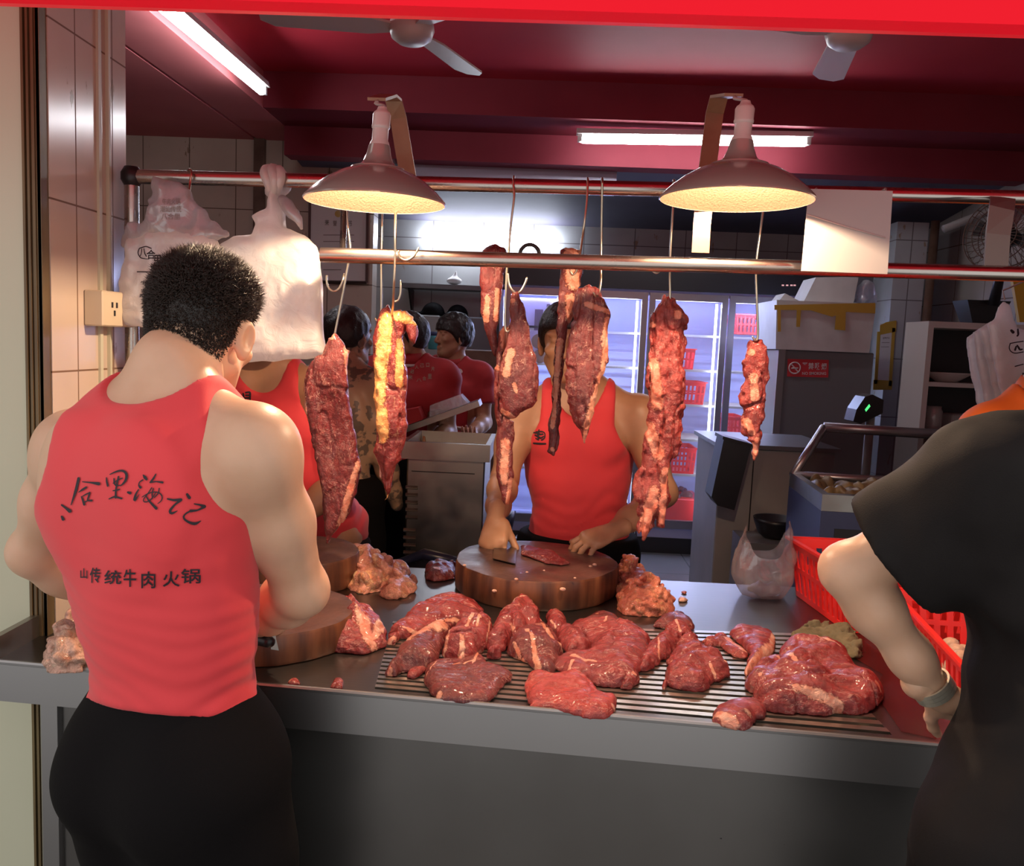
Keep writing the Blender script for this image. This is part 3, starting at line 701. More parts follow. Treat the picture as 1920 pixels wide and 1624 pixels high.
def head_sdf(S, H, R, sc=1.0, ears=True):
    r, f, u = R
    def q(a, b, c): return H+(r*a+f*b+u*c)*sc
    S.ell(q(0, -0.012, 0.032), (0.0765*sc, 0.096*sc, 0.084*sc), R, 0.03)
    S.ell(q(0, -0.045, 0.000), (0.066*sc, 0.058*sc, 0.070*sc), R, 0.03)
    S.ell(q(0, 0.038, -0.035), (0.060*sc, 0.052*sc, 0.078*sc), R, 0.03)
    S.ell(q(0, 0.062, -0.098), (0.030*sc, 0.026*sc, 0.022*sc), R, 0.03)          # chin
    for s_ in (-1, 1):
        S.cap(q(s_*0.055, 0.005, -0.060), q(s_*0.022, 0.062, -0.098), 0.017*sc, 0.016*sc, 0.025)   # jaw line
        S.ell(q(s_*0.040, 0.068, -0.020), (0.024*sc, 0.018*sc, 0.018*sc), R, 0.015)   # cheekbone
        S.cut(q(s_*0.032, 0.094, 0.012), (0.019*sc, 0.012*sc, 0.012*sc), R, 0.015)   # eye socket
        S.ell(q(s_*0.031, 0.076, 0.011), (0.013*sc, 0.012*sc, 0.010*sc), R, 0.004)   # lids
        S.cap(q(s_*0.016, 0.086, 0.030), q(s_*0.050, 0.074, 0.030), 0.008*sc, 0.006*sc, 0.012)     # brow
        S.ell(q(s_*0.013, 0.096, -0.036), (0.010*sc, 0.011*sc, 0.009*sc), R, 0.008)  # nostril wing
        if ears:
            Re = np.array([unit(r*s_*0.86-f*0.5), unit(f*0.86+r*s_*0.5), u]); Re[2] = unit(np.cross(Re[0], Re[1])*1.0)
            e = q(s_*0.082, -0.012, -0.010)
            S.ell(e, (0.0085*sc, 0.021*sc, 0.033*sc), Re, 0.008); S.cut(e+r*s_*0.010*sc+f*0.002*sc, (0.007*sc, 0.012*sc, 0.021*sc), Re, 0.006)
            S.ell(e-u*0.028*sc+f*0.006*sc, (0.007*sc, 0.010*sc, 0.011*sc), Re, 0.006)
    S.cap(q(0, 0.088, 0.020), q(0, 0.108, -0.030), 0.007*sc, 0.011*sc, 0.012)    # nose
    S.cap(q(-0.018, 0.086, -0.064), q(0.018, 0.086, -0.064), 0.007*sc, 0.007*sc, 0.008)
    S.cap(q(-0.015, 0.085, -0.074), q(0.015, 0.085, -0.074), 0.0075*sc, 0.0075*sc, 0.006)
    return S
def hand(wr, d, n, side, curl=(40, 45, 50, 55), sc=1.0, thumb=(0.55, 0.75, 0.35), spread=0.10, h=0.0026, tcurl=25):
    """Hand mesh. d: along the fingers, n: out of the palm, side: +1 if the thumb lies along d x n, -1 otherwise."""
    wr = A3(wr); d = unit(d); n = unit(np.asarray(n, float)-d*np.dot(d, n)); t = np.cross(d, n)*side
    S = Sculpt(wr-0.20*sc, wr+0.20*sc, h)
    S.cap(wr-d*0.035, wr+d*0.012, 0.0265*sc, 0.025*sc, 0.02)
    R = np.array([t, d, n])
    S.ell(wr+d*0.052*sc, (0.041*sc, 0.052*sc, 0.0165*sc), R, 0.02); S.ell(wr+d*0.075*sc-n*0.002, (0.040*sc, 0.022*sc, 0.0145*sc), R, 0.015)
    S.ell(wr+d*0.040*sc+t*0.026*sc+n*0.008*sc, (0.016*sc, 0.032*sc, 0.014*sc), R, 0.015)     # ball of the thumb
    L = (0.072, 0.080, 0.074, 0.058); W = (0.0088, 0.0090, 0.0085, 0.0075); nails = []
    for i in range(4):
        off = (0.030-0.0195*i)*sc; p = wr+d*(0.088-(0.006 if i in (0, 3) else 0)-(0.006 if i == 3 else 0))*sc+t*off
        dd = unit(d+t*(spread*(1.5-i)*0.6)); ang = 0.0; c = curl[i]
        S.cap(wr+d*0.03*sc+t*off*0.6, p, 0.010*sc, 0.0105*sc, 0.012)
        for frac, bend, w0, w1 in ((0.46, c*0.55, 1.08, 0.98), (0.30, c*0.8, 0.98, 0.90), (0.24, c*0.55, 0.90, 0.72)):
            ang += math.radians(bend); v = unit(dd*math.cos(ang)+n*math.sin(ang)); p2 = p+v*L[i]*frac*sc
            S.cap(p, p2, W[i]*w0*sc, W[i]*w1*sc, 0.004); p = p2
        back = unit(-n*math.cos(ang)+dd*math.sin(ang)); nails.append((p-v*0.003+back*W[i]*0.60*sc, v, np.cross(v, back), back, W[i]*0.62*sc))
    p = wr+d*0.022*sc+t*0.026*sc+n*0.006*sc; v = unit(d*thumb[0]+t*thumb[1]+n*thumb[2])
    p2 = p+v*0.042*sc; S.cap(p, p2, 0.0135*sc, 0.0110*sc, 0.012)
    v2 = unit(v*math.cos(math.radians(tcurl))+d*math.sin(math.radians(tcurl))); p3 = p2+v2*0.030*sc; S.cap(p2, p3, 0.0108*sc, 0.0095*sc, 0.004)
    v3 = unit(v2*math.cos(math.radians(tcurl))+d*math.sin(math.radians(tcurl))); p4 = p3+v3*0.020*sc; S.cap(p3, p4, 0.0097*sc, 0.0078*sc, 0.004)
    V, Q = S.g.mesh(S.F)
    nv, nf = [], []
    for c, v, sd, bk, w_ in nails:
        b = len(nv); 
        for a in range(8):
            an = 2*math.pi*a/8; nv.append(c+sd*w_*math.cos(an)+v*w_*1.15*math.sin(an)+bk*0.0012)
        nv.append(c+bk*0.0022)
        nf += [[b+a, b+(a+1) % 8, b+8] for a in range(8)]
    return V, Q, np.array(nv), nf
def join(*vq):
    V, F, n = [], [], 0
    for v, q in vq:
        V.append(v); F += [[int(i)+n for i in f] for f in q]; n += len(v)
    return np.concatenate(V), F
def smooth_mesh(V, Q, it=2, lam=0.5):
    Q = np.asarray(Q); n = len(V)
    for _ in range(it):
        acc = np.zeros_like(V); c = np.zeros(n)
        for a, b in ((0, 1), (1, 2), (2, 3), (3, 0)):
            for p, q in ((a, b), (b, a)):
                np.add.at(acc, Q[:, p], V[Q[:, q]]); np.add.at(c, Q[:, p], 1)
        V = V+lam*(acc/c[:, None]-V)
    return V
def bounds(*pts, pad=0.16):
    P = np.array([A3(p) for p in pts]); return P.min(0)-pad, P.max(0)+pad
def local(S, o, B):
    """Coordinates of the grid along right / forward / up of frame B about o."""
    g = S.g; x, y, z = g.X-np.float32(o[0]), g.Y-np.float32(o[1]), g.Z-np.float32(o[2]); B = B.astype(np.float32)
    return tuple(B[i, 0]*x+B[i, 1]*y+B[i, 2]*z for i in range(3))
def hair_cap(H, R, sc, parent, m, front=0.055, back=-0.055, thick=0.014, lump=0.006, side_burn=0.0, h=0.0045, top=0.0, table=None):
    S = Sculpt(H-0.17, H+0.19, h); r, f, u = R
    S.ell(H+(-f*0.012+u*0.034)*sc, ((0.0765+thick)*sc, (0.096+thick)*sc, (0.084+thick+top)*sc), R, 0.01)
    S.ell(H+(-f*0.045+u*0.002)*sc, ((0.066+thick)*sc, (0.058+thick)*sc, (0.072+thick*0.8)*sc), R, 0.03)
    a, b, c = local(S, H, R)
    F = S.F+lump*vnoise(a*55, b*55, c*38)*0.5+lump*0.6*vnoise(a*120+3, b*120, c*70)*0.5
    line = back+(front-back)/(1+np.exp(-(b-0.02)/0.018))        # hairline: low behind, high in front
    if table is not None: line = np.interp(b/sc, table[0], table[1])
    F = smax(F, (line*sc-c).astype(np.float32), 0.008)
    V, Q = S.g.mesh(F.astype(np.float32)); return mesh_obj('hair', V, Q, m, parent)

def stand_joints(x, y, fwd, hgt=1.70, lean=0.0):
    """A plain standing figure; individual joints are then moved into the pose."""
    s = hgt/1.70; f = unit(vec(fwd[0], fwd[1], 0)); r = np.cross(f, vec(0, 0, 1)); u = unit(vec(0, 0, 1)+f*lean)
    B = np.array([r, unit(f-u*np.dot(f, u)), u]); o = vec(x, y, 0)
    P = o+vec(0, 0, 0.93*s); C = P+u*0.33*s; N = P+u*0.515*s
    J = dict(B=B, P=P, C=C, N=N, H=N+u*0.165*s+f*0.03, HR=B, s=s)
    for n, sg in (('L', -1), ('R', 1)):
        J['sh'+n] = N-u*0.065*s+r*sg*0.185*s; J['el'+n] = J['sh'+n]+vec(0, 0, -0.30*s)+r*sg*0.035; J['wr'+n] = J['el'+n]+vec(0, 0, -0.255*s)+f*0.05
        J['hip'+n] = P-vec(0, 0, 0.03*s)+r*sg*0.085*s; J['kn'+n] = o+vec(0, 0, 0.48*s)+r*sg*0.10*s+f*0.015; J['an'+n] = o+vec(0, 0, 0.085*s)+r*sg*0.105*s-f*0.01
    return J
def person(J, label, skin, h=0.0075, hands=None, head=True, sc=1.0, chest=1.0, belly=1.0, arm_sc=1.0, ears=True, hh=0.004, neck=0.055, group=None, nails=False):
    lo, hi = bounds(J['N'], J['shL'], J['shR'], J['elL'], J['elR'], J['wrL'], J['wrR'], J['hipL'], J['hipR'], J['knL'], J['knR'], J['H'], pad=0.17)
    lo[2] = -0.01
    for s_ in 'LR':
        lo[:2] = np.minimum(lo[:2], J['an'+s_][:2]-0.22); hi[:2] = np.maximum(hi[:2], J['an'+s_][:2]+0.22)
    S = Sculpt(lo, hi, h)
    torso(S, J, sc, chest, belly)
    J['torsoF'] = S.F.copy(); J['S'] = S
    S.cap(J['N']-J['B'][2]*0.03, J['H']-J['HR'][2]*0.055-J['HR'][1]*0.028, neck*1.08, neck*0.96, 0.03)
    arm(S, J['shL'], J['elL'], J['wrL'], arm_sc); arm(S, J['shR'], J['elR'], J['wrR'], arm_sc)
    J['upF'] = S.F.copy()
    legs(S, J, sc); feet(S, J)
    parts = [S.g.mesh(S.F)]
    if head:
        s = J.get('hs', 1.0); Hs = Sculpt(J['H']-0.19, J['H']+0.17, hh)
        Hs.cap(J['N']+(J['H']-J['N'])*0.25, J['H']-J['HR'][2]*0.055-J['HR'][1]*0.028, neck*1.04, neck*0.965, 0.03)
        head_sdf(Hs, J['H'], J['HR'], s, ears); hv = Hs.g.mesh(Hs.F); parts.append(hv); J['head'] = hv
    nv, nf = [], []
    for hd in (hands or []):
        V, Q, v_, f_ = hd; parts.append((V, Q)); b = len(nv); nv += list(v_); nf += [[i+b for i in f] for f in f_]
    V, F = join(*parts)
    o = mesh_obj('person', V, F, skin, None); T(o, label, 'person', group)
    if nails:
        for b in range(0, len(nv), 9): mesh_obj('fingernail', nv[b:b+9], [[a, (a+1) % 8, 8] for a in range(8)], M['nail'], o)
    return o
def neck_cut(S, J, F, drop_front, drop_back, rad):
    """Removes a neckline: a slanted tube around the neck."""
    u = J['B'][2]; f = J['B'][1]; a, b, c = local(S, J['N'], J['B'])
    lim = np.where(b > 0, -drop_front, -drop_back); t = np.clip((b+0.09)/0.18, 0, 1); lim = -drop_back+(drop_back-drop_front)*t*t*(3-2*t)
    q = np.sqrt(a*a+0.0*b)/rad
    sd = (lim+np.maximum(q, 0)**2.4*(-lim+0.02))-c     # negative above the curve
    return smax(F, -sd*0.8, 0.004)
def tank_top(J, parent, m, hem, off=0.008, strap=0.105, mid=0.095, wid=0.19, arm_lo=-0.16, nf=0.10, nb=0.035, nr=0.10, loose=0.012, wr_amp=0.004, hem_tilt=(0, 0), mid_r=None):
    S = J['S']; a, b, c = local(S, J['N'], J['B'])
    low = 1/(1+np.exp((c+0.32)/0.05))
    fold = wr_amp*(np.sin(c*165+a*22+vnoise(a*8, b*8, c*10)*9)*low*(0.55+0.45*vnoise(a*5+2, b*5, c*8))+0.8*vnoise(a*6+4, b*6, c*34)*low+0.9*np.sin((a*0.8+c)*70+vnoise(a*6, b*6, c*6)*4)*(1-low)*np.clip(np.abs(a)*7-0.35, 0, 1)*0.5)+wr_amp*0.35*vnoise(a*20, b*20, c*9)*(1-low)
    F = J['torsoF']-off-loose*low+fold.astype(np.float32)
    F = neck_cut(S, J, F, nf, nb, nr)
    # arm holes: strap at the top, narrowest behind the shoulder, opening to the flank under the arm
    t = np.clip((c-arm_lo)/(-0.04-arm_lo), 0, 1); mid = np.where(a > 0, mid if mid_r is None else mid_r, mid); lim = wid+(mid-wid)*np.clip(t*1.7, 0, 1)**0.6; lim = lim+(strap-mid)*np.clip((c+0.05)/0.07, 0, 1)
    lim = np.where(c < arm_lo, 0.40, lim)
    F = smax(F, (np.abs(a)-lim).astype(np.float32)*0.8, 0.006)
    z = hem+hem_tilt[0]*(S.g.X-J['P'][0])+hem_tilt[1]*(S.g.Y-J['P'][1])
    F = smax(F, (z-S.g.Z).astype(np.float32), 0.006)
    V, Q = S.g.mesh(F.astype(np.float32)); V = smooth_mesh(V, Q, 4, 0.45)
    return mesh_obj('tank_top', V, Q, m, parent)
def tee(J, parent, m, hem, name='t_shirt', off=0.010, sleeve=0.55, nr=0.085, nf=0.05, nb=0.0, loose=0.012, arm_sc=1.0, wr_amp=0.005):
    S0 = J['S']; S = Sculpt(S0.g.lo, S0.g.lo+(S0.g.n-1.01)*S0.h, S0.h); S.F = J['torsoF'].copy()
    for s_ in 'LR':
        sh, el = A3(J['sh'+s_]), A3(J['el'+s_]); e = sh+(el-sh)*sleeve
        S.ell(sh+unit(el-sh)*0.015, (0.066*arm_sc,)*3, None, 0.05); S.cap(sh, e+unit(el-sh)*0.05, 0.060*arm_sc, 0.070*arm_sc, 0.05)
    a, b, c = local(S, J['N'], J['B']); low = 1/(1+np.exp((c+0.30)/0.06))
    fold = wr_amp*(vnoise(a*8, b*8, c*22)+0.6*vnoise(a*25, b*25, c*12))
    F = S.F-off-loose*low+fold.astype(np.float32)
    F = neck_cut(S, J, F, nf, nb, nr)
    for s_ in 'LR':
        sh, el = A3(J['sh'+s_]), A3(J['el'+s_]); d = unit(el-sh); e = sh+(el-sh)*sleeve
        pl = S.g.plane(e, d); near = S.g.cap(e, e+d*0.12, 0.10*arm_sc, 0.10*arm_sc)
        F = np.where(near < 0, np.maximum(F, pl), F)
    F = smax(F, (hem-S.g.Z), 0.006)
    V, Q = S.g.mesh(F.astype(np.float32)); V = smooth_mesh(V, Q, 2, 0.4)
    return mesh_obj(name, V, Q, m, parent)
def trousers(J, parent, m, top, bottom=0.06, off=0.012, fat=0.008, name='trousers', sc=1.0):
    S0 = J['S']; S = Sculpt(S0.g.lo, S0.g.lo+(S0.g.n-1.01)*S0.h, S0.h); torso(S, J, sc); legs(S, J, sc, fat, 0.09)
    a, b, c = local(S, J['P'], J['B'])
    F = S.F-off+0.004*vnoise(a*7, b*7, c*12)
    F = smax(F, (S.g.Z-top), 0.008); F = smax(F, bottom-S.g.Z, 0.008)
    V, Q = S.g.mesh(F.astype(np.float32)); V = smooth_mesh(V, Q, 1, 0.4)
    return mesh_obj(name, V, Q, m, parent)
# --- lettering laid on cloth: strokes and glyphs dropped along a direction on to the garment
def bvh_of(o):
    mw = origin_of(o); me = o.data
    return BVHTree.FromPolygons([v.co+mw for v in me.vertices], [tuple(p.vertices) for p in me.polygons])
def lay(pts2, faces, bvh, name, m, parent, y_guess, lift=0.0013):
    """pts2: pixel points; each is carried along its sight line on to the cloth and lifted off it."""
    V = []; ok = []
    for (px, py) in pts2:
        d = Vector(ray(px, py)).normalized(); hit, nrm, i, dist = bvh.ray_cast(Vector((0, 0, CAMZ)), d)
        if hit is None: V.append(None)
        else:
            if nrm.dot(d) > 0: nrm = -nrm
            V.append(hit+nrm*lift-d*0.0006)
    keep = {}; W = []
    for i, v in enumerate(V):
        if v is not None: keep[i] = len(W); W.append(v)
    F = [[keep[i] for i in f] for f in faces if all(i in keep for i in f)]
    F = [f for f in F if max((Vector(W[f[0]])-Vector(W[i])).length for i in f) < 0.03]
    if not F: return None
    used = sorted({i for f in F for i in f}); mp = {i: k for k, i in enumerate(used)}
    return mesh_obj(name, [W[i] for i in used], [[mp[i] for i in f] for f in F], m, parent, smooth=False)
def stroke(pts, w, n=14):
    """A brush stroke: smooth path with swelling width, as a strip of quads (2-D)."""
    P = np.array(pts, float); 
    if len(P) == 1: P = np.array([P[0]-[w[0]*.35, w[0]*.1], P[0]+[w[0]*.35, w[0]*.1]]); w = [w[0]*0.8, w[0]]
    t = np.concatenate([[0], np.cumsum(np.linalg.norm(np.diff(P, axis=0), axis=1))]); t /= t[-1]
    tt = np.linspace(0, 1, n); X = np.interp(tt, t, P[:, 0]); Y = np.interp(tt, t, P[:, 1])
    for _ in range(2):
        X[1:-1] = (X[:-2]+2*X[1:-1]+X[2:])/4; Y[1:-1] = (Y[:-2]+2*Y[1:-1]+Y[2:])/4
    W = np.interp(tt, np.linspace(0, 1, len(w)), w)/2
    dx, dy = np.gradient(X), np.gradient(Y); L = np.hypot(dx, dy)+1e-9; nx, ny = -dy/L, dx/L
    V = []; F = []
    for i in range(n):
        for a in (-1, 0, 1): V.append((X[i]+nx[i]*W[i]*a, Y[i]+ny[i]*W[i]*a))
    for i in range(n-1):
        for a in (0, 1): F.append([3*i+a, 3*i+a+1, 3*i+4+a, 3*i+3+a])
    for e, s_ in ((0, -1), (n-1, 1)):         # rounded ends
        b = len(V); th = math.atan2(dy[e], dx[e])+(math.pi if s_ < 0 else 0)
        for k in range(7):
            an = th-math.pi/2+math.pi*k/6; V.append((X[e]+W[e]*math.cos(an), Y[e]+W[e]*math.sin(an)))
        F += [[b+k, b+k+1, 3*e+1] for k in range(6)]
    return V, F
def strokes(lst, tr):
    V, F = [], []
    for pts, w in lst:
        v, f = stroke(pts, w); b = len(V); V += [tr(*p) for p in v]; F += [[i+b for i in q] for q in f]
    return V, F
def glyph(ch, box, bold=0.012, slant=0.0):
    """A character of the built-in font as 2-D triangles filling box (x0, y0, x1, y1), y down."""
    cu = bpy.data.curves.new('g', 'FONT'); cu.body = ch; cu.offset = bold; cu.resolution_u = 3
    ob = bpy.data.objects.new('g', cu); COL.objects.link(ob); dg = bpy.context.evaluated_depsgraph_get(); me = bpy.data.meshes.new_from_object(ob.evaluated_get(dg))
    V = np.array([v.co[:2] for v in me.vertices]); F = [list(p.vertices) for p in me.polygons]
    bpy.data.objects.remove(ob); bpy.data.curves.remove(cu); bpy.data.meshes.remove(me)
    lo, hi = V.min(0), V.max(0); U = (V-lo)/(hi-lo)
    x0, y0, x1, y1 = box
    return [(x0+u*(x1-x0)+slant*(v-0.5)*(y1-y0), y1-v*(y1-y0)) for u, v in U], F
def glyphs(lst, bold=0.012, tr=None):
    V, F = [], []
    for ch, box in lst:
        v, f = glyph(ch, box, bold); b = len(V); V += [tr(*p) for p in v] if tr else v; F += [[i+b for i in q] for q in f]
    return V, F

# ================================================================== the butcher in front, seen from behind
fA = math.radians(25); J = stand_joints(0, 0, (math.sin(fA), math.cos(fA)))
B = J['B']; r, f, u = B
J['P'] = A3(at(340, 1385, y=1.35)); J['C'] = A3(at(292, 930, y=1.335)); J['N'] = A3(at(322, 738, y=1.345))
J['B'] = np.array([r, f, vec(0, 0, 1)])
J['shL'] = A3(at(142, 840, y=1.42)); J['shR'] = A3(at(478, 838, y=1.265))
J['elL'] = A3(at(70, 1035, y=1.50)); J['elR'] = A3(at(562, 1105, y=1.40))
J['wrL'] = A3(at(235, 1145, y=1.66)); J['wrR'] = A3(at(487, 1168, y=1.585))
hp = J['P'].copy()
for s_, sg in (('L', -1), ('R', 1)):
    J['hip'+s_] = hp+r*sg*0.080-vec(0, 0, 0.05); J['kn'+s_] = hp+r*sg*0.105-vec(0, 0, hp[2]-0.47)+f*0.03; J['an'+s_] = hp+r*sg*0.11-vec(0, 0, hp[2]-0.085)
hd = math.radians(4); hf = unit(vec(math.sin(hd), math.cos(hd), -0.42)); J['HR'] = frame_of(hf, (0.10, 0.30, 1)); J['H'] = A3(at(382, 618, y=1.425))
J['hs'] = 0.97
hR = hand(J['wrR'], unit(vec(-0.25, 0.75, -0.35)), vec(0.15, -0.35, -0.95), -1, curl=(62, 66, 68, 70), thumb=(0.75, 0.35, 0.6))
hL = hand(J['wrL'], unit(vec(0.35, 0.75, -0.25)), vec(0, -0.3, -1), 1, curl=(30, 35, 38, 40))
pa = person(J, 'person in a lettered red tank top seen from behind, working at the counter front', M['skin'], h=0.0052, hands=[hR, hL], arm_sc=1.04, chest=1.03, hh=0.0034, neck=0.062)
ta = tank_top(J, pa, M['tank_red'], hem=0.872, off=0.0075, strap=0.110, mid=0.108, wid=0.20, arm_lo=-0.205, nf=0.11, nb=0.012, nr=0.085, loose=0.012, wr_amp=0.0027, hem_tilt=(-0.05, -0.34), mid_r=0.152)
trousers(J, pa, M['cloth_black'], top=0.93, off=0.010, fat=0.010)
# hair: a close cap and thousands of short strands, longer on the crown and thinning to the nape
H, R = J['H'], J['HR']
hair_cap(H, R, 0.97, pa, M['hair_black'], thick=0.0025, lump=0.003, h=0.0036, table=([-0.13, -0.07, -0.045, -0.025, 0.0, 0.022, 0.05, 0.08], [-0.060, -0.056, -0.040, 0.018, 0.040, 0.034, 0.058, 0.066]))
rng = np.random.RandomState(3); V = []; Fc = []
hv, hq = J['head']; hq = np.asarray(hq); pa_, pb_, pc_ = hv[hq[:, 0]], hv[hq[:, 1]], hv[hq[:, 2]]; cen = hv[hq].mean(1); nrm_ = np.cross(pb_-pa_, pc_-pa_); nrm_ /= np.linalg.norm(nrm_, axis=1)[:, None]+1e-12
lc = (cen-H) @ R.T/0.97
for i in rng.randint(0, len(hq), 60000):
    a, b, c = lc[i]
    line = np.interp(b, [-0.13, -0.07, -0.045, -0.025, 0.0, 0.022, 0.05, 0.08], [-0.092, -0.088, -0.070, -0.015, 0.012, 0.004, 0.045, 0.058])
    e = c-line
    if e < 0 or (abs(a) > 0.0765 and c < 0.02): continue
    fade = min(1.0, e/0.045)
    if rng.rand() > 0.10+0.90*fade**1.6: continue
    tt = min(1.0, max(0.0, (c+0.005)/0.085)); L = (0.0035+0.0045*fade+0.019*tt*fade)*(0.65+0.6*rng.rand())
    wt_ = rng.dirichlet((1, 1, 1)); p = hv[hq[i, 0]]*wt_[0]+hv[hq[i, 1]]*wt_[1]+hv[hq[i, 2]]*wt_[2]; nn = nrm_[i]
    dr = unit(nn*(0.55+0.45*tt)+0.36*rng.randn(3)+R[2]*(0.35*tt-0.45*(1-tt))); w_ = 0.0009; s1 = unit(np.cross(dr, vec(0.3, 0.5, 0.8))); s2 = np.cross(dr, s1); bb = len(V)
    md = p+dr*L*0.55; tip = p+unit(dr+0.25*rng.randn(3))*L
    V += [p+s1*w_, p-s1*w_*0.5+s2*w_*0.87, p-s1*w_*0.5-s2*w_*0.87, md+s1*w_*0.7, md-s1*w_*0.35+s2*w_*0.6, md-s1*w_*0.35-s2*w_*0.6, tip]
    for k in range(3): Fc.append([bb+k, bb+(k+1) % 3, bb+3+(k+1) % 3, bb+3+k]); Fc.append([bb+3+k, bb+3+(k+1) % 3, bb+6])
T(mesh_obj('hair_strands', V, Fc, M['hair_brown'], pa), 'short dark spiky hair')
# lettering on the back, brush written
bv = bvh_of(ta); tz = lambda x, y: (80+x/4.8, 860+y/4.8)
ST = [([(330, 178), (305, 285), (262, 415)], (24, 24, 8)), ([(365, 208), (430, 214), (510, 226)], (8, 14, 30)), ([(398, 258), (365, 278), (330, 302)], (18, 18, 6)),
      ([(356, 342), (368, 375), (380, 412)], (12, 16, 20)), ([(365, 338), (400, 318), (432, 305)], (8, 12, 12)), ([(430, 305), (418, 345), (406, 378), (446, 376)], (14, 14, 12, 20)), ([(380, 392), (405, 380)], (10, 10)),
      ([(580, 172), (582, 205), (592, 244)], (10, 16, 18)), ([(612, 142), (660, 118), (715, 102), (755, 115), (768, 160), (745, 215), (705, 245)], (8, 14, 18, 24, 24, 20, 8)),
      ([(648, 180), (650, 225), (665, 244), (700, 240)], (12, 14, 12, 10)), ([(640, 222), (680, 192), (722, 176)], (8, 10, 10)), ([(688, 162), (676, 215), (664, 280), (662, 350)], (14, 14, 14, 18)),
      ([(640, 288), (672, 284), (696, 276)], (10, 12, 12)), ([(604, 362), (650, 340), (716, 358)], (10, 16, 16)), ([(783, 306)], (26,)),
      ([(910, 148), (928, 172), (938, 186)], (10, 30, 22)), ([(905, 192), (876, 210), (868, 240), (884, 258)], (12, 10, 10, 24)), ([(868, 278), (840, 320), (828, 388), (858, 345), (875, 318)], (10, 16, 26, 12, 4)),
      ([(1022, 140), (1002, 178), (972, 214)], (10, 18, 14)), ([(975, 214), (1025, 206), (1080, 214)], (12, 10, 20)),
      ([(985, 262), (962, 300), (925, 350), (896, 372), (910, 398), (950, 392), (1000, 350), (1022, 300)], (10, 9, 9, 9, 10, 12, 10, 8)),
      ([(900, 345), (950, 312), (1010, 296), (1060, 304), (1086, 340), (1078, 380), (1040, 404)], (8, 9, 9, 10, 12, 10, 6)), ([(935, 335), (960, 380), (990, 410), (1026, 446)], (10, 14, 20, 26)),
      ([(1000, 268), (988, 320), (992, 356)], (10, 12, 10)), ([(1052, 268), (1046, 310), (1010, 350)], (10, 10, 8)),
      ([(1126, 362), (1180, 374), (1244, 370)], (14, 22, 26)), ([(1244, 374), (1190, 412), (1138, 476), (1156, 500), (1212, 470)], (22, 16, 22, 24, 6)), ([(1298, 322), (1318, 352)], (22, 28)),
      ([(1362, 408), (1410, 416), (1452, 432)], (10, 16, 30)), ([(1452, 436), (1390, 466), (1330, 470)], (22, 14, 26)), ([(1330, 470), (1275, 498), (1256, 530), (1300, 566), (1370, 592), (1420, 560)], (14, 14, 18, 22, 28, 8)),
      ([(178, 416), (210, 440), (250, 470)], (16, 20, 34)), ([(178, 520), (190, 545)], (18, 26))]
v_, f_ = strokes(ST, tz); lay(v_, f_, bv, 'lettering', M['ink'], ta, 1.3)
GL = [('山', (345, 985, 408, 1078)), ('传', (430, 978, 526, 1118)), ('统', (560, 1002, 712, 1130)), ('牛', (732, 992, 846, 1152)), ('肉', (892, 1012, 1018, 1164)), ('火', (1082, 1010, 1236, 1150)), ('锅', (1246, 988, 1422, 1120))]
v_, f_ = glyphs(GL, 0.014, tz); lay(v_, f_, bv, 'lettering', M['ink'], ta, 1.3)
# boning knife in his hand
kn = empty('knife', tuple(J['wrR']), 'dark handled knife held over the small block beside the red tank top', 'knife')
k0 = A3(at(478, 1196, y=1.60)); k1 = A3(at(503, 1203, y=1.58)); kd = unit(k1-k0)
MB().tube([k0-kd*0.05, k0, k1, k1+kd*0.01], [0.010, 0.013, 0.012, 0.009], 10).build('handle', M['black_plastic'], kn, True)
mb = MB(); mb.prism([k1+kd*0.008+vec(0, 0, 0.014), k1+kd*0.020+vec(0, 0, 0.016), k1+kd*0.03+vec(0, 0, -0.012), k1+kd*0.008+vec(0, 0, -0.014)], (0.0, 0.002, 0)); mb.build('blade', M['chrome'], kn)

# ================================================================== the butcher at the big block, facing us
J = stand_joints(0, 0, (-0.05, -1)); r, f, u = J['B']
J['P'] = A3(at(1085, 1010, y=2.78)); J['C'] = A3(at(1085, 815, y=2.76)); J['N'] = A3(at(1085, 728, y=2.76))
J['B'] = np.array([r, f, vec(0, 0, 1)])
J['shR'] = A3(at(972, 772, y=2.74)); J['shL'] = A3(at(1200, 776, y=2.72)); J['elR'] = A3(at(946, 900, y=2.66)); J['elL'] = A3(at(1243, 925, y=2.64))
J['wrR'] = A3(at(929, 972, y=2.40)); J['wrL'] = A3(at(1150, 996, y=2.40)); J['H'] = A3(at(1063, 640, y=2.70)); J['HR'] = frame_of((-0.1, -1, -0.3), (-0.05, -0.12, 1))
hp = J['P'].copy()
for s_, sg in (('L', -1), ('R', 1)):
    J['hip'+s_] = hp+r*sg*0.088-vec(0, 0, 0.05); J['kn'+s_] = hp+r*sg*0.11-vec(0, 0, hp[2]-0.47); J['an'+s_] = hp+r*sg*0.12-vec(0, 0, hp[2]-0.085)
hR = hand(J['wrR'], vec(-0.02, -0.62, -0.70), vec(0.30, 0.45, -0.62), 1, curl=(66, 78, 82, 80), thumb=(0.85, 0.45, 0.45), tcurl=14)
hL = hand(J['wrL'], vec(-0.72, -0.45, -0.22), vec(-0.10, 0.2, -1), -1, curl=(46, 42, 40, 38), thumb=(0.7, 0.55, 0.35), spread=0.26)
pb = person(J, 'person in a red tank top cutting at the big round block, face behind meat', M['skin_tan'], h=0.0085, hands=[hR, hL], hh=0.0045, nails=True)
tb = tank_top(J, pb, M['tank_red'], hem=0.868, strap=0.118, mid=0.118, wid=0.19, arm_lo=-0.20, nf=0.085, nb=0.02, nr=0.085, loose=0.010)
trousers(J, pb, M['cloth_black'], top=0.885)
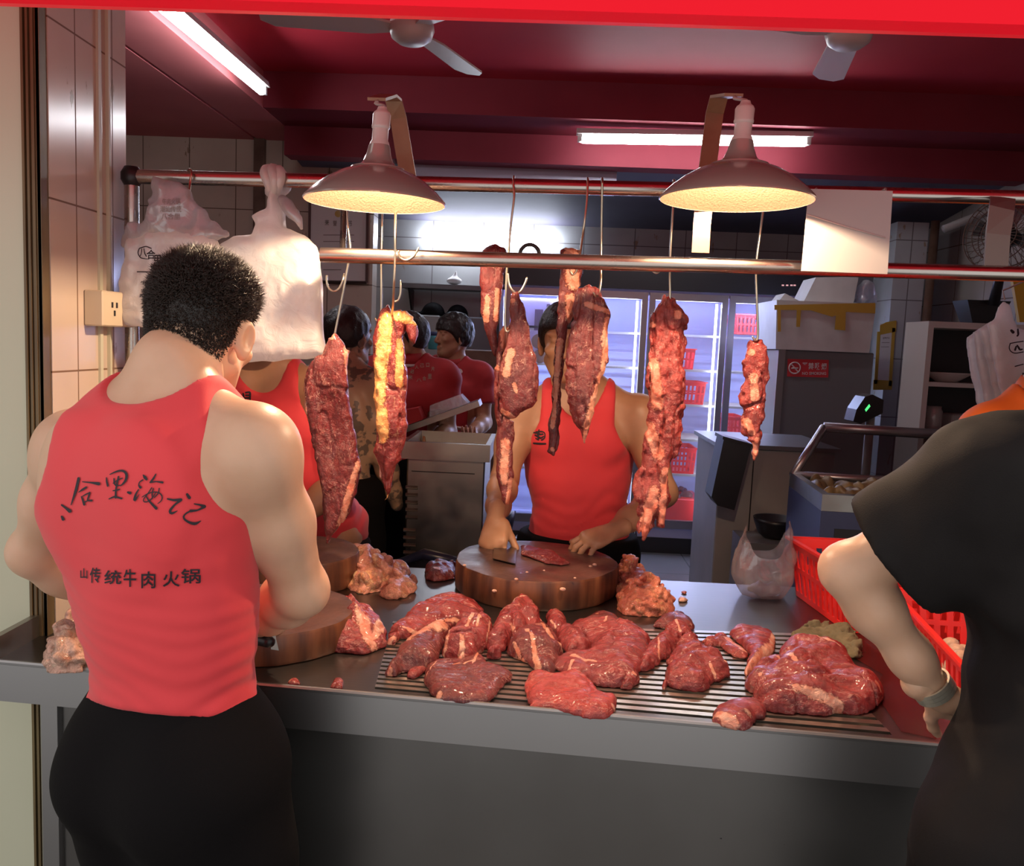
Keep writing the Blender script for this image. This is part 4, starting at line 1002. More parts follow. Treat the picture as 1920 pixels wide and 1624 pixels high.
hair_cap(J['H'], J['HR'], 1.0, pb, M['hair_black'], front=0.05, back=-0.06, thick=0.013)
bv = bvh_of(tb)
LG = [([(998, 811), (1006, 812), (1012, 814)], (2, 3, 4)), ([(1011, 806), (1009, 816), (1010, 825)], (2, 4, 2)), ([(1004, 816), (1014, 822), (1020, 818)], (3, 4, 2)), ([(1006, 810), (1016, 809), (1022, 811), (1022, 822), (1016, 825)], (3, 3, 2, 2, 3)), ([(1012, 815), (1018, 814)], (3, 3)), ([(1005, 822), (1009, 824)], (2, 3)), ([(1001, 831), (1012, 832), (1023, 832)], (3, 4, 3))]
v_, f_ = strokes(LG, lambda x, y: (x, y)); lay(v_, f_, bv, 'chest_emblem', M['ink'], tb, 2.6)
nv = [(-24, 0)]
# his cleaver, lying on the block under the hand
cl = empty('cleaver', tuple(at(945, 1030, z=0.93)), 'wide bladed knife with dark handle held flat on the big block', 'knife')
zk = 0.929
P4 = [at(926, 1014, z=zk), at(951, 1016, z=zk), at(967, 1060, z=zk), at(924, 1050, z=zk)]
MB().prism([at(927, 1022, z=zk), at(947, 1022, z=zk), at(969, 1030, z=zk), at(966, 1058, z=zk), at(924, 1048, z=zk)], (0, 0, 0.002)).build('blade', M['blade_steel'], cl)
MB().tube([at(932, 998, z=zk+0.016), at(935, 1010, z=zk+0.008), at(937, 1021, z=zk+0.002)], [0.012, 0.013, 0.010], 12).build('handle', M['black_plastic'], cl, True)
MB().tube([at(936, 1017, z=zk+0.004), at(937.5, 1023, z=zk+0.002)], 0.0115, 12).build('bolster', M['chrome'], cl, True)

# ================================================================== the butcher behind the white bags
J = stand_joints(0, 0, (-0.10, -1)); r, f, u = J['B']
J['P'] = A3(at(575, 985, y=2.72)); J['C'] = A3(at(530, 800, y=2.66)); J['N'] = A3(at(508, 690, y=2.62)); J['B'] = frame_of(f, J['N']-J['P'])
J['shR'] = A3(at(408, 735, y=2.58)); J['shL'] = A3(at(612, 735, y=2.58)); J['elL'] = A3(at(640, 905, y=2.58)); J['elR'] = A3(at(400, 880, y=2.55))
J['wrL'] = A3(at(520, 1000, y=2.42)); J['wrR'] = A3(at(440, 1000, y=2.38)); J['H'] = A3(at(505, 590, y=2.54)); J['HR'] = frame_of((-0.05, -1, -0.35), (0, -0.1, 1))
hp = J['P'].copy()
for s_, sg in (('L', -1), ('R', 1)):
    J['hip'+s_] = hp+r*sg*0.088-vec(0, 0, 0.05); J['kn'+s_] = hp+r*sg*0.11-vec(0, 0, hp[2]-0.47); J['an'+s_] = hp+r*sg*0.12-vec(0, 0, hp[2]-0.085)
hL = hand(J['wrL'], vec(-0.6, -0.5, -0.4), vec(-0.1, 0.3, -1), -1); hR = hand(J['wrR'], vec(0.3, -0.7, -0.4), vec(0.1, 0.3, -1), 1)
pc = person(J, 'person in a red tank top standing behind the white bags, head hidden', M['skin_tan'], h=0.0095, hands=[hL, hR], hh=0.006, ears=False)
tc_ = tank_top(J, pc, M['tank_red'], hem=0.80, strap=0.105, mid=0.112, wid=0.20, arm_lo=-0.20, nf=0.06, nb=0.0, nr=0.075, loose=0.016, wr_amp=0.006)
trousers(J, pc, M['cloth_black'], top=0.83)
hair_cap(J['H'], J['HR'], 1.0, pc, M['hair_black'], h=0.007)
bv = bvh_of(tc_)
LG = [([(456, 738), (458, 750)], (3, 4)), ([(461, 736), (469, 735), (469, 751)], (3, 4, 3)), ([(461, 741), (467, 741)], (3, 3)), ([(460, 746), (468, 746)], (3, 4)), ([(459, 753), (470, 752)], (2, 2)), ([(460, 759), (474, 758)], (5, 5))]
v_, f_ = strokes(LG, lambda x, y: (x, y)); lay(v_, f_, bv, 'chest_emblem', M['ink'], tc_, 2.5)

# ================================================================== customer in black at the right, left side and back towards us
fD = math.radians(35); J = stand_joints(0, 0, (math.sin(fD), math.cos(fD))); r, f, u = J['B']
J['P'] = A3(at(2066, 1540, y=1.03)); J['C'] = A3(at(2142, 1020, y=1.07)); J['N'] = A3(at(2140, 842, y=1.10)); J['B'] = frame_of(f, J['N']-J['P'])
J['shL'] = A3(at(1868, 908, y=1.10)); J['shR'] = J['N']+r*0.19-vec(0, 0, 0.075); J['elL'] = A3(at(1592, 1072, y=1.18)); J['elR'] = J['shR']+vec(0.03, 0.02, -0.29)
J['wrL'] = A3(at(1757, 1300, y=1.20)); J['wrR'] = J['elR']+vec(-0.04, 0.18, -0.15); J['H'] = J['N']+vec(0.04, 0.06, 0.16); J['HR'] = frame_of((0.6, 0.8, -0.3), (0, 0, 1))
hp = J['P'].copy()
for s_, sg in (('L', -1), ('R', 1)):
    J['hip'+s_] = hp+r*sg*0.088-vec(0, 0, 0.05); J['kn'+s_] = hp+r*sg*0.11-vec(0, 0, hp[2]-0.47); J['an'+s_] = hp+r*sg*0.12-vec(0, 0, hp[2]-0.085)
hL = hand(J['wrL'], vec(0.85, 0.12, -0.42), vec(0.25, -0.3, -0.8), 1, curl=(35, 40, 44, 48), sc=0.86)
pd = person(J, 'person in a black t-shirt at right edge, elbow bent, wearing a metal watch', M['skin'], h=0.0075, hands=[hL], arm_sc=0.81, belly=0.95)
tee(J, pd, M['tee_black'], hem=0.72, sleeve=0.72, off=0.012, loose=0.03, nr=0.09, nf=0.05, arm_sc=1.08, wr_amp=0.009)
trousers(J, pd, M['cloth_black'], top=0.86, off=0.018, fat=0.012)
hair_cap(J['H'], J['HR'], 1.0, pd, M['hair_black'], h=0.008)
# watch: bracelet of links round the wrist and a case
wd = unit(J['wrL']-J['elL']); wc = J['wrL']-wd*0.012; e1 = unit(np.cross(wd, vec(0, 0, 1))); e2 = np.cross(wd, e1)
mb = MB(); NL = 26
for k in range(NL):
    a = 2*math.pi*k/NL; rad = unit(e1*math.cos(a)+e2*math.sin(a)); tg = np.cross(wd, rad); c = wc+rad*0.0265
    for q in (-0.0065, 0, 0.0065):
        P = [c+wd*(q+sx*0.003)+tg*(sy*0.0036) for sx, sy in ((-1, -1), (1, -1), (1, 1), (-1, 1))]; mb.prism(P, rad*0.0032)
wt = mb.build('wristwatch', M['watch_metal'], pd)
c = wc+unit(-e2*0.2-e1)*0.025; ax = unit(wc-c)*-1
mb = MB(); mb.lathe([(0.016, 0.0), (0.0175, 0.004), (0.0175, 0.008), (0.015, 0.010), (0.001, 0.010)], Vector(c), 24, Vector(ax)); mb.build('watch_case', M['dark_metal'], wt, True)

# ================================================================== seller in an orange polo shirt behind the counter's right end
J = stand_joints(1.475, 2.62, (-0.25, -1), hgt=1.74); r, f, u = J['B']
J['N'] = A3(at(1958, 738, y=2.6)); J['P'] = J['N']-vec(0.0, -0.02, 0.52); J['C'] = J['N']-vec(0, 0, 0.185)
J['shR'] = A3(at(1853, 806, y=2.58)); J['shL'] = J['N']+(J['N']-J['shR'])*vec(1, 1, -1); J['elR'] = J['shR']+vec(-0.03, -0.05, -0.29); J['elL'] = J['shL']+vec(0.03, -0.05, -0.29)
J['wrR'] = J['elR']+vec(0.06, -0.2, -0.12); J['wrL'] = J['elL']+vec(-0.06, -0.2, -0.12); J['H'] = J['N']+vec(0.065, -0.05, 0.155); J['HR'] = frame_of((0.2, -1, -0.2), (0.2, 0, 1))
pe = person(J, 'person in a bright orange polo with striped collar behind the black t-shirt', M['skin_tan'], h=0.010, hh=0.007)
te = tee(J, pe, M['polo_orange'], hem=0.85, sleeve=0.6, name='polo_shirt', nr=0.075, nf=0.04, nb=-0.015, wr_amp=0.003)
trousers(J, pe, M['cloth_black'], top=0.9)
hair_cap(J['H'], J['HR'], 1.0, pe, M['hair_black'], h=0.008)
mb = MB(); cc = J['N']; prof = []
mb.lathe([(0.078, -0.012), (0.072, 0.020), (0.066, 0.045), (0.070, 0.047), (0.082, 0.018), (0.092, -0.018)], Vector(cc), 28, Vector((0.06, -0.1, 1)))
co = mb.build('collar', M['polo_orange'], te, True)
mb = MB(); mb.lathe([(0.0925, -0.0195), (0.0955, -0.020), (0.0945, -0.013), (0.0915, -0.012)], Vector(cc), 28, Vector((0.06, -0.1, 1))); mb.build('collar_stripe', M['ink'], co, True)
mb = MB(); mb.lathe([(0.0890, -0.010), (0.0930, -0.0115), (0.0920, -0.006), (0.0885, -0.004)], Vector(cc), 28, Vector((0.06, -0.1, 1))); mb.build('collar_stripe', M['trim_white'], co, True)

# ================================================================== three people at the back
J = stand_joints(0, 0, (0.35, 0.94)); r, f, u = J['B']; y0 = 3.45
J['N'] = A3(at(645, 690, y=y0)); J['P'] = J['N']-vec(0.02, 0, 0.50); J['C'] = J['N']-vec(0.01, 0, 0.185); J['B'] = np.array([r, f, vec(0, 0, 1)])
J['shL'] = J['N']-r*0.175-vec(0, 0, 0.06); J['shR'] = J['N']+r*0.170-vec(0, 0, 0.06); J['H'] = A3(at(654, 632, y=y0+0.01)); J['HR'] = frame_of((0.55, 0.83, -0.15), (0, 0, 1))
for s_, sg in (('L', -1), ('R', 1)):
    J['el'+s_] = J['sh'+s_]+vec(0, 0.03, -0.29)+r*sg*0.02; J['wr'+s_] = J['el'+s_]+f*0.12-vec(0, 0, 0.22)
    J['hip'+s_] = J['P']+r*sg*0.088-vec(0, 0, 0.05); J['kn'+s_] = J['P']+r*sg*0.1-vec(0, 0, J['P'][2]-0.47); J['an'+s_] = J['P']+r*sg*0.1-vec(0, 0, J['P'][2]-0.085)
pf = person(J, 'shirtless tattooed person in black shorts standing behind the hanging meat', M['skin_tattoo'], h=0.010, hh=0.006)
trousers(J, pf, M['cloth_black'], top=J['P'][2]+0.06, bottom=0.55, name='shorts', fat=0.02)
hair_cap(J['H'], J['HR'], 1.0, pf, M['hair_black'], front=0.05, back=-0.045, thick=0.012, h=0.006)

def back_person(px, py, y, fwd, hf, Hpx, label, cloth, name, hair_top=0.0, hs=1.0):
    J = stand_joints(0, 0, fwd); r, f, u = J['B']
    J['N'] = A3(at(px, py, y=y)); J['P'] = J['N']-vec(0, 0, 0.50); J['C'] = J['N']-vec(0, 0, 0.185); J['H'] = A3(at(*Hpx, y=y-0.02)); J['HR'] = frame_of(hf, (0, 0, 1)); J['hs'] = hs
    for s_, sg in (('L', -1), ('R', 1)):
        J['sh'+s_] = J['N']+r*sg*0.180-vec(0, 0, 0.075); J['el'+s_] = J['sh'+s_]+r*sg*0.04+f*0.04-vec(0, 0, 0.28); J['wr'+s_] = J['el'+s_]+f*0.22-vec(0, 0, 0.03)-r*sg*0.03
        J['hip'+s_] = J['P']+r*sg*0.088-vec(0, 0, 0.05); J['kn'+s_] = J['P']+r*sg*0.1-vec(0, 0, J['P'][2]-0.47); J['an'+s_] = J['P']+r*sg*0.1-vec(0, 0, J['P'][2]-0.085)
    hs_ = [hand(J['wr'+s_], f*1.0-vec(0, 0, .1), vec(0, 0, 1) if True else 0, (-1 if s_ == 'R' else 1), h=0.004) for s_ in 'LR']
    p = person(J, label, M['skin_tan'], h=0.010, hh=0.0045, hands=hs_)
    t = tee(J, p, M[cloth], hem=J['P'][2]-0.08, sleeve=0.62, name=name, nr=0.075, nf=0.045, nb=-0.01)
    trousers(J, p, M['cloth_black'], top=J['P'][2]+0.02)
    return J, p, t
J, pg, tg_ = back_person(768, 672, 4.25, (-0.15, -1), (-0.9, -0.4, -0.1), (760, 632), 'person in a dark red tee with pale curved lettering, standing by the tray', 'polo_red', 't_shirt')
hair_cap(J['H'], J['HR'], 1.0, pg, M['hair_black'], h=0.006)
mb = MB(); mb.lathe([(0.079, -0.020), (0.074, 0.012), (0.068, 0.034), (0.072, 0.036), (0.083, 0.010), (0.090, -0.024)], Vector(J['N']), 24, Vector((0, -0.15, 1))); mb.build('collar', M['polo_red'], tg_, True)
mb = MB(); mb.lathe([(0.0875, -0.020), (0.0925, -0.027), (0.0935, -0.022), (0.089, -0.014)], Vector(J['N']), 24, Vector((0, -0.15, 1))); mb.build('collar_stripe', M['trim_white'], tg_, True)
pbr('letter_pale', (0.42, 0.30, 0.22), 0.7)
bv = bvh_of(tg_); tg = lambda x, y: (740+x/10.667, 590+y/10.667)
GL = [('米', (255, 1210, 360, 1300)), ('必', (310, 1090, 400, 1180)), ('人', (405, 1010, 480, 1085)), ('己', (510, 975, 590, 1055)), ('口', (630, 970, 695, 1050)), ('片', (735, 1040, 800, 1130)), ('八', (435, 1280, 540, 1345)), ('合', (555, 1230, 630, 1320)), ('里', (665, 1185, 745, 1285))]
v_, f_ = glyphs(GL, 0.02, tg); lay(v_, f_, bv, 'lettering', M['letter_pale'], tg_, 4.1)
J, ph, th_ = back_person(846, 676, 5.05, (-0.1, -1), (-0.85, -0.55, -0.05), (849, 631), 'person in a red polo with white badge looking left at the back', 'polo_red', 'polo_shirt')
hair_cap(J['H'], J['HR'], 1.0, ph, M['hair_black'], front=0.035, back=-0.06, thick=0.022, lump=0.01, h=0.005, top=0.006)
bv = bvh_of(th_)
mb = MB(); mb.lathe([(0.078, -0.018), (0.074, 0.012), (0.070, 0.028), (0.074, 0.030), (0.083, 0.008), (0.090, -0.022)], Vector(J['N']), 24, Vector((0, -0.3, 1))); mb.build('collar', M['polo_red'], th_, True)
v_, f_ = strokes([([(857, 694), (862, 695), (864, 697)], (7, 7, 7))], lambda x, y: (x, y)); lay(v_, f_, bv, 'badge', M['trim_white'], th_, 4.8, lift=0.004)
v_, f_ = strokes([([(834, 689), (835, 689.6)], (2.2, 2.2))], lambda x, y: (x, y)); lay(v_, f_, bv, 'button', M['trim_white'], th_, 4.8, lift=0.004)
# ------------------------------------------------------------------ meat
meat('meat_dark', (0.125, 0.012, 0.013), (0.20, 0.022, 0.020), (0.62, 0.30, 0.20), fatbias=-0.005, scale=24, stretch=(1, 1, 0.35))
meat('meat_red', (0.22, 0.020, 0.022), (0.31, 0.036, 0.034), (0.66, 0.36, 0.27), fatbias=0.0, scale=22, stretch=(0.4, 1, 1))
meat('meat_bright', (0.36, 0.030, 0.028), (0.46, 0.060, 0.048), (0.70, 0.36, 0.28), fatbias=-0.02, scale=24, stretch=(0.5, 1, 1))
meat('meat_lumpy', (0.20, 0.018, 0.017), (0.36, 0.045, 0.035), (0.70, 0.28, 0.19), fatbias=0.055, scale=26, stretch=(1, 1, 0.6))
meat('meat_yellowfat', (0.20, 0.020, 0.018), (0.28, 0.035, 0.030), (0.86, 0.50, 0.17), fatbias=0.0, scale=20, stretch=(1, 1, 0.35))
meat('fat_pile', (0.52, 0.10, 0.065), (0.70, 0.24, 0.14), (0.86, 0.50, 0.26), fatbias=0.20, scale=30, stretch=(1, 1, 1), vein=0.2)
meat('fat_pink', (0.62, 0.22, 0.15), (0.74, 0.34, 0.23), (0.86, 0.56, 0.32), fatbias=0.22, scale=24, stretch=(1, 1, 1), vein=0.2)
meat('fat_pale', (0.68, 0.36, 0.27), (0.76, 0.46, 0.34), (0.84, 0.62, 0.46), fatbias=0.22, scale=24, stretch=(1, 1, 1))
M = MATS
def sd_poly_grid(X, Y, P):
    return poly_sd(np.asarray(X, float), np.asarray(Y, float), P)
def fat_attr(a, b, fats):
    r = np.zeros(len(a))
    for q in fats:
        if len(q) == 3: d = np.hypot(a-q[0], b-q[1])/q[2]; wgt = 1.0
        else:                                             # a band between two points
            x0, y0, x1, y1, rr = q[:5]; e = np.array([x1-x0, y1-y0]); L = e @ e+1e-9
            t = np.clip(((a-x0)*e[0]+(b-y0)*e[1])/L, 0, 1); d = np.hypot(a-x0-t*e[0], b-y0-t*e[1])/rr; wgt = 1.0
        r = np.maximum(r, np.clip(1.35-d, 0, 1)*wgt)
    return r
def hang_meat(outline, y, T, label, m, fats=(), lump=0.006, h=0.0027, name='hanging_meat', seed=0, R=None, group='meat hanging from the rails'):
    """A cut hanging in a vertical plane: outline in pixels, thickness T metres, lumpy all round."""
    P = np.array([A3(at(px, py, y=y))[[0, 2]] for px, py in outline])
    wd = P.max(0)-P.min(0); R = R or min(0.022, 0.36*min(wd))
    lo = np.array([P[:, 0].min()-0.02, y-T-0.02, P[:, 1].min()-0.02]); hi = np.array([P[:, 0].max()+0.02, y+T+0.02, P[:, 1].max()+0.02])
    g = Grid(lo, hi, h); X2, Z2 = np.meshgrid(g.X.ravel(), g.Z.ravel(), indexing='ij'); D = sd_poly_grid(X2, Z2, P)
    D = D+0.25*lump*vnoise(X2*70+seed, Z2*70, X2*0)                    # ragged edges
    mid = y+0.012*vnoise(X2*9+seed, Z2*7, X2*0+seed)
    th = T*(0.80+0.35*vnoise(X2*16+seed*3, Z2*12, X2*0+1.5))
    D3, mid3, th3 = D[:, None, :], mid[:, None, :], th[:, None, :]
    e = np.maximum(D3+R, 0)/R; F = (np.sqrt(e*e+((g.Y-mid3)/th3)**2)-1)*min(R, T)
    F = F+lump*0.42*vnoise(g.X*40+seed, g.Y*40, g.Z*26)+lump*0.30*vnoise(g.X*95, g.Y*95+seed, g.Z*60)+lump*0.16*vnoise(g.X*190, g.Y*190+seed, g.Z*130)
    F = F+lump*0.55*np.exp(-(vnoise(g.X*30+seed*2, g.Y*30, g.Z*12+5)/0.11)**2)
    V, Q = g.mesh(F.astype(np.float32))
    fp = []
    for q in fats:
        if len(q) == 3: c = A3(at(q[0], q[1], y=y)); fp.append((c[0], c[2], q[2]*y/FPX))
        else: c = A3(at(q[0], q[1], y=y)); d = A3(at(q[2], q[3], y=y)); fp.append((c[0], c[2], d[0], d[2], q[4]*y/FPX))
    at_ = fat_attr(V[:, 0], V[:, 2], fp) if fp else np.zeros(len(V))
    o = mesh_obj(name, V, Q, M[m], None, True, at_); T_(o, label, 'meat', group); return o
T_ = T
def flat_meat(outline, T, label, m, fats=(), z0=0.8525, lump=0.006, h=0.0030, name='meat_cut', seed=0, R=None, fold=0.0, group='cuts of meat laid on the counter', cat='meat', kind=None):
    """A cut lying down: the pixel outline is put on the horizontal plane a little above what it lies on."""
    P = np.array([A3(at(px, py, z=z0+T*0.35))[:2] for px, py in outline])
    wd = P.max(0)-P.min(0); T = T*0.86; R = R or min(T*1.35, 0.36*min(wd))
    lo = np.array([P[:, 0].min()-0.015, P[:, 1].min()-0.015, z0-0.012]); hi = np.array([P[:, 0].max()+0.015, P[:, 1].max()+0.015, z0+T*1.7+0.012])
    g = Grid(lo, hi, h); X2, Y2 = np.meshgrid(g.X.ravel(), g.Y.ravel(), indexing='ij'); D = sd_poly_grid(X2, Y2, P)
    D = D+0.25*lump*vnoise(X2*60+seed, Y2*60, X2*0)
    th = T*(0.92+0.42*vnoise(X2*15+seed*3, Y2*18, X2*0+.5)+fold*vnoise(X2*34+seed, Y2*48, X2*0+2.5))
    e = np.maximum(D[:, :, None]+R, 0)/R; F = (np.sqrt(e*e+(np.maximum(g.Z-z0, 0)/th[:, :, None])**2)-1)*min(R, T)
    F = F+lump*0.34*vnoise(g.X*42+seed, g.Y*42, g.Z*42)+lump*0.25*vnoise(g.X*100, g.Y*100+seed, g.Z*100)+lump*0.14*vnoise(g.X*190, g.Y*190+seed, g.Z*190)
    F = F+lump*0.75*np.exp(-(vnoise(g.X*13+seed*2, g.Y*22, g.Z*6+5)/0.09)**2)
    F = np.maximum(F, z0-g.Z+0*F)
    V, Q = g.mesh(F.astype(np.float32)); fp = []
    for q in fats:
        zz = z0+T*0.5
        if len(q) == 3: c = A3(at(q[0], q[1], z=zz)); fp.append((c[0], c[1], q[2]*1.7/FPX))
        else: c = A3(at(q[0], q[1], z=zz)); d = A3(at(q[2], q[3], z=zz)); fp.append((c[0], c[1], d[0], d[1], q[4]*1.7/FPX))
    at_ = fat_attr(V[:, 0], V[:, 1], fp) if fp else np.zeros(len(V))
    o = mesh_obj(name, V, Q, M[m], None, True, at_); T_(o, label, cat, group, kind); return o
def zm(x0, y0, s, pts): return [(x0+p[0]/s, y0+p[1]/s)+(((x0+p[2]/s, y0+p[3]/s, p[4]/s)) if len(p) == 5 else ((p[2]/s,) if len(p) == 3 else ())) for p in pts]
def zf(x0, y0, s, pts):
    r = []
    for p in pts:
        if len(p) == 3: r.append((x0+p[0]/s, y0+p[1]/s, p[2]/s))
        else: r.append((x0+p[0]/s, y0+p[1]/s, x0+p[2]/s, y0+p[3]/s, p[4]/s))
    return r

# ---- hanging cuts
hang_meat([(617, 633), (628, 625), (642, 640), (657, 660), (654, 690), (657, 740), (660, 790), (668, 830), (676, 865), (678, 882), (670, 905), (665, 935), (655, 960), (640, 985), (624, 1005), (618, 1020), (612, 1018), (610, 1000), (606, 960), (603, 900), (590, 850), (582, 800), (574, 770), (571, 730), (577, 690), (590, 670), (608, 665), (612, 650)],
          1.97, 0.024, 'broad dark red cut hanging leftmost, just right of the white bags', 'meat_dark', [(572, 720, 580, 840, 6), (672, 870, 640, 985, 7), (650, 650, 656, 700, 5), (625, 632, 8)], seed=1)
hang_meat([(735, 582), (755, 581), (775, 594), (784, 610), (783, 632), (778, 646), (770, 640), (763, 622), (760, 612), (757, 640), (762, 700), (763, 800), (760, 830), (752, 860), (736, 895), (729, 925), (727, 941), (718, 941), (721, 925), (716, 890), (711, 860), (703, 848), (708, 810), (705, 780), (700, 740), (704, 700), (697, 670), (700, 640), (710, 600), (718, 580), (727, 572)],
          1.96, 0.028, 'dark cut with a thick golden fat cap, second hanging from the left', 'meat_yellowfat', [(745, 592, 776, 600, 15), (728, 600, 722, 660, 16), (716, 680, 712, 770, 15), (722, 770, 726, 810, 11), (707, 760, 722, 822, 10), (722, 935, 9), (752, 640, 752, 720, 8)], seed=2, lump=0.008)
hang_meat([(704, 836), (711, 838), (716, 860), (719, 885), (717, 899), (712, 895), (708, 870), (703, 855)], 1.975, 0.006, 'thin pale strip of membrane hanging beside the fat capped cut', 'fat_pale', seed=3, lump=0.003, h=0.0028)
hang_meat([(901, 505), (903, 470), (916, 459), (932, 456), (950, 464), (953, 490), (947, 515), (940, 545), (938, 580), (932, 620), (936, 655), (930, 676), (920, 664), (912, 630), (904, 590), (901, 545)],
          2.055, 0.022, 'dark narrow cut looped above the lower rail left of the two-piece hook', 'meat_dark', [(915, 560, 912, 600, 7), (933, 545, 930, 600, 5)], seed=4)
hang_meat([(957, 566), (962, 550), (973, 544), (979, 560), (988, 596), (1001, 640), (1009, 690), (1011, 722), (1008, 752), (1000, 765), (976, 775), (966, 786), (950, 787), (938, 770), (934, 740), (936, 700), (942, 668), (955, 625), (958, 600), (953, 578)],
          1.985, 0.020, 'wedge shaped dark cut with pale marbling hanging from the curled hook', 'meat_dark', [(962, 565, 5), (958, 660, 950, 700, 9), (942, 770, 965, 784, 6), (965, 720, 968, 735, 5), (938, 660, 940, 625, 9)], seed=5)
hang_meat([(936, 622), (944, 612), (957, 610), (960, 625), (950, 660), (946, 690), (940, 720), (938, 770), (952, 786), (964, 790), (965, 835), (963, 880), (961, 925), (954, 948), (947, 948), (941, 935), (936, 915), (930, 890), (928, 850), (930, 800), (927, 740), (928, 700), (931, 660)],
          2.035, 0.018, 'long slim cut with orange fat top hanging behind the wedge shaped cut', 'meat_dark', [(945, 622, 952, 650, 13), (934, 690, 7), (948, 830, 945, 900, 10), (958, 900, 952, 945, 6)], seed=6)
hang_meat([(1051, 505), (1050, 470), (1062, 463), (1085, 468), (1093, 500), (1090, 530), (1081, 568), (1078, 596), (1066, 612), (1059, 660), (1054, 720), (1051, 790), (1046, 832), (1038, 853), (1025, 846), (1027, 820), (1032, 780), (1036, 720), (1040, 660), (1045, 600), (1048, 550)],
          2.05, 0.018, 'long thin strip with a pale fatty top hanging left of the broad central cut', 'meat_dark', [(1070, 470, 1074, 530, 17), (1068, 560, 1070, 600, 11), (1050, 640, 1040, 740, 8), (1042, 740, 1036, 800, 5), (1036, 842, 6)], seed=7)
hang_meat([(1083, 542), (1105, 532), (1124, 544), (1132, 560), (1146, 590), (1141, 620), (1142, 650), (1138, 680), (1128, 712), (1121, 740), (1114, 770), (1105, 802), (1098, 838), (1093, 832), (1090, 804), (1076, 794), (1067, 770), (1061, 740), (1059, 700), (1061, 662), (1068, 640), (1073, 610), (1076, 575), (1078, 552)],
          1.98, 0.026, 'broad dark cut with grey silverskin edge hanging at the centre', 'meat_dark', [(1138, 600, 1132, 700, 9), (1130, 700, 1098, 800, 9), (1100, 570, 1140, 585, 8), (1098, 800, 1097, 830, 5)], seed=8, lump=0.008)
hang_meat([(1231, 575), (1245, 553), (1262, 556), (1275, 575), (1290, 590), (1292, 612), (1288, 640), (1283, 662), (1285, 720), (1281, 760), (1276, 800), (1272, 850), (1257, 868), (1253, 900), (1257, 930), (1248, 958), (1243, 985), (1235, 985), (1231, 965), (1222, 985), (1206, 1010), (1196, 996), (1200, 970), (1192, 940), (1186, 920), (1190, 890), (1204, 862), (1200, 835), (1214, 790), (1215, 750), (1209, 692), (1220, 660), (1218, 640), (1221, 600)],
          1.985, 0.026, 'longest ragged red and orange strip of meat hanging right of centre', 'meat_lumpy', [(1224, 680, 1232, 760, 11), (1215, 800, 1232, 850, 11), (1225, 920, 1205, 1000, 12), (1245, 880, 1240, 975, 8), (1222, 610, 6), (1270, 590, 9)], seed=9, lump=0.012)
hang_meat(zm(1300, 500, 3.097, [(330, 440), (370, 395), (420, 410), (430, 470), (440, 560), (450, 630), (435, 690), (415, 760), (420, 880), (390, 960), (385, 1050), (360, 1110), (345, 1135), (335, 1050), (310, 990), (268, 940), (280, 880), (275, 830), (262, 790), (280, 720), (300, 660), (282, 600), (282, 560), (310, 510)]),
          1.985, 0.022, 'short ragged red strip of meat hanging rightmost, before the fridge door', 'meat_lumpy', zf(1300, 500, 3.097, [(340, 640, 350, 760, 26), (300, 900, 330, 960, 24), (360, 1000, 355, 1100, 22), (330, 500, 20)]), seed=10, lump=0.014)

# ---- hooks
def hook(pts, y, label, r=0.0027, smooth=6):
    P = [A3(at(p[0], p[1], y=(p[2] if len(p) > 2 else y))) for p in pts]
    Q = []
    n = len(P)
    for i in range(n-1):
        p0, p1, p2, p3 = P[max(i-1, 0)], P[i], P[i+1], P[min(i+2, n-1)]
        for k in range(smooth):
            t = k/smooth; Q.append(0.5*((2*p1)+(-p0+p2)*t+(2*p0-5*p1+4*p2-p3)*t*t+(-p0+3*p1-3*p2+p3)*t**3))
    Q.append(P[-1]); nq = len(Q)
    o = MB().tube(Q, [r]*(nq-3)+[r*0.85, r*0.6, r*0.25], 8).build('meat_hook', M['hook_steel'], None, True)
    T_(o, label, 'hook', 'meat hooks'); return o
def top_loop(px, y=UY):
    c = at(px, 331+(px-247)*40/1673.0, y=UY)          # on the upper rail
    return c
def long_hook(pxtop, mid, label, r=0.0027):
    """Loops over the upper rail, then follows the given pixels down behind the lower rail."""
    c = A3(top_loop(pxtop)); R = 0.0205; pts = []
    for a in np.linspace(math.radians(-60), math.radians(180), 9): pts.append(c+np.array([0, math.cos(a)*R, math.sin(a)*R]))
    pts = pts[::1]
    P = [np.array([c[0], c[1]+math.cos(a)*R, c[2]+math.sin(a)*R]) for a in np.linspace(math.radians(-50), math.radians(180), 10)]
    tail = [A3(at(p[0], p[1], y=(p[2] if len(p) > 2 else 1.975))) for p in mid]
    Q = P+tail; n = len(Q); S = []
    for i in range(n-1):
        p0, p1, p2, p3 = Q[max(i-1, 0)], Q[i], Q[i+1], Q[min(i+2, n-1)]
        for k in range(5):
            t = k/5; S.append(0.5*((2*p1)+(-p0+p2)*t+(2*p0-5*p1+4*p2-p3)*t*t+(-p0+3*p1-3*p2+p3)*t**3))
    S.append(Q[-1]); nq = len(S)
    o = MB().tube(S, [r]*(nq-3)+[r*0.85, r*0.6, r*0.25], 8).build('meat_hook', M['hook_steel'], None, True)
    T_(o, label, 'hook', 'meat hooks'); return o
long_hook(648, [(650, 372), (652, 420), (657, 470), (652, 500), (641, 560), (631, 610), (626, 634), (620, 644), (614, 640)], 'long slanting hook that holds the leftmost dark cut')
hook([(613, 516), (613, 530), (617, 541), (626, 546), (636, 541), (643, 525), (645, 512, 1.965)], 1.955, 'small open spur hook beside the leftmost slanting hook', r=0.0024)
long_hook(718, [(717, 380), (716, 440), (715, 500), (715, 560), (714, 592), (708, 602), (703, 596)], 'straight long hook above the dark side of the fat capped cut')
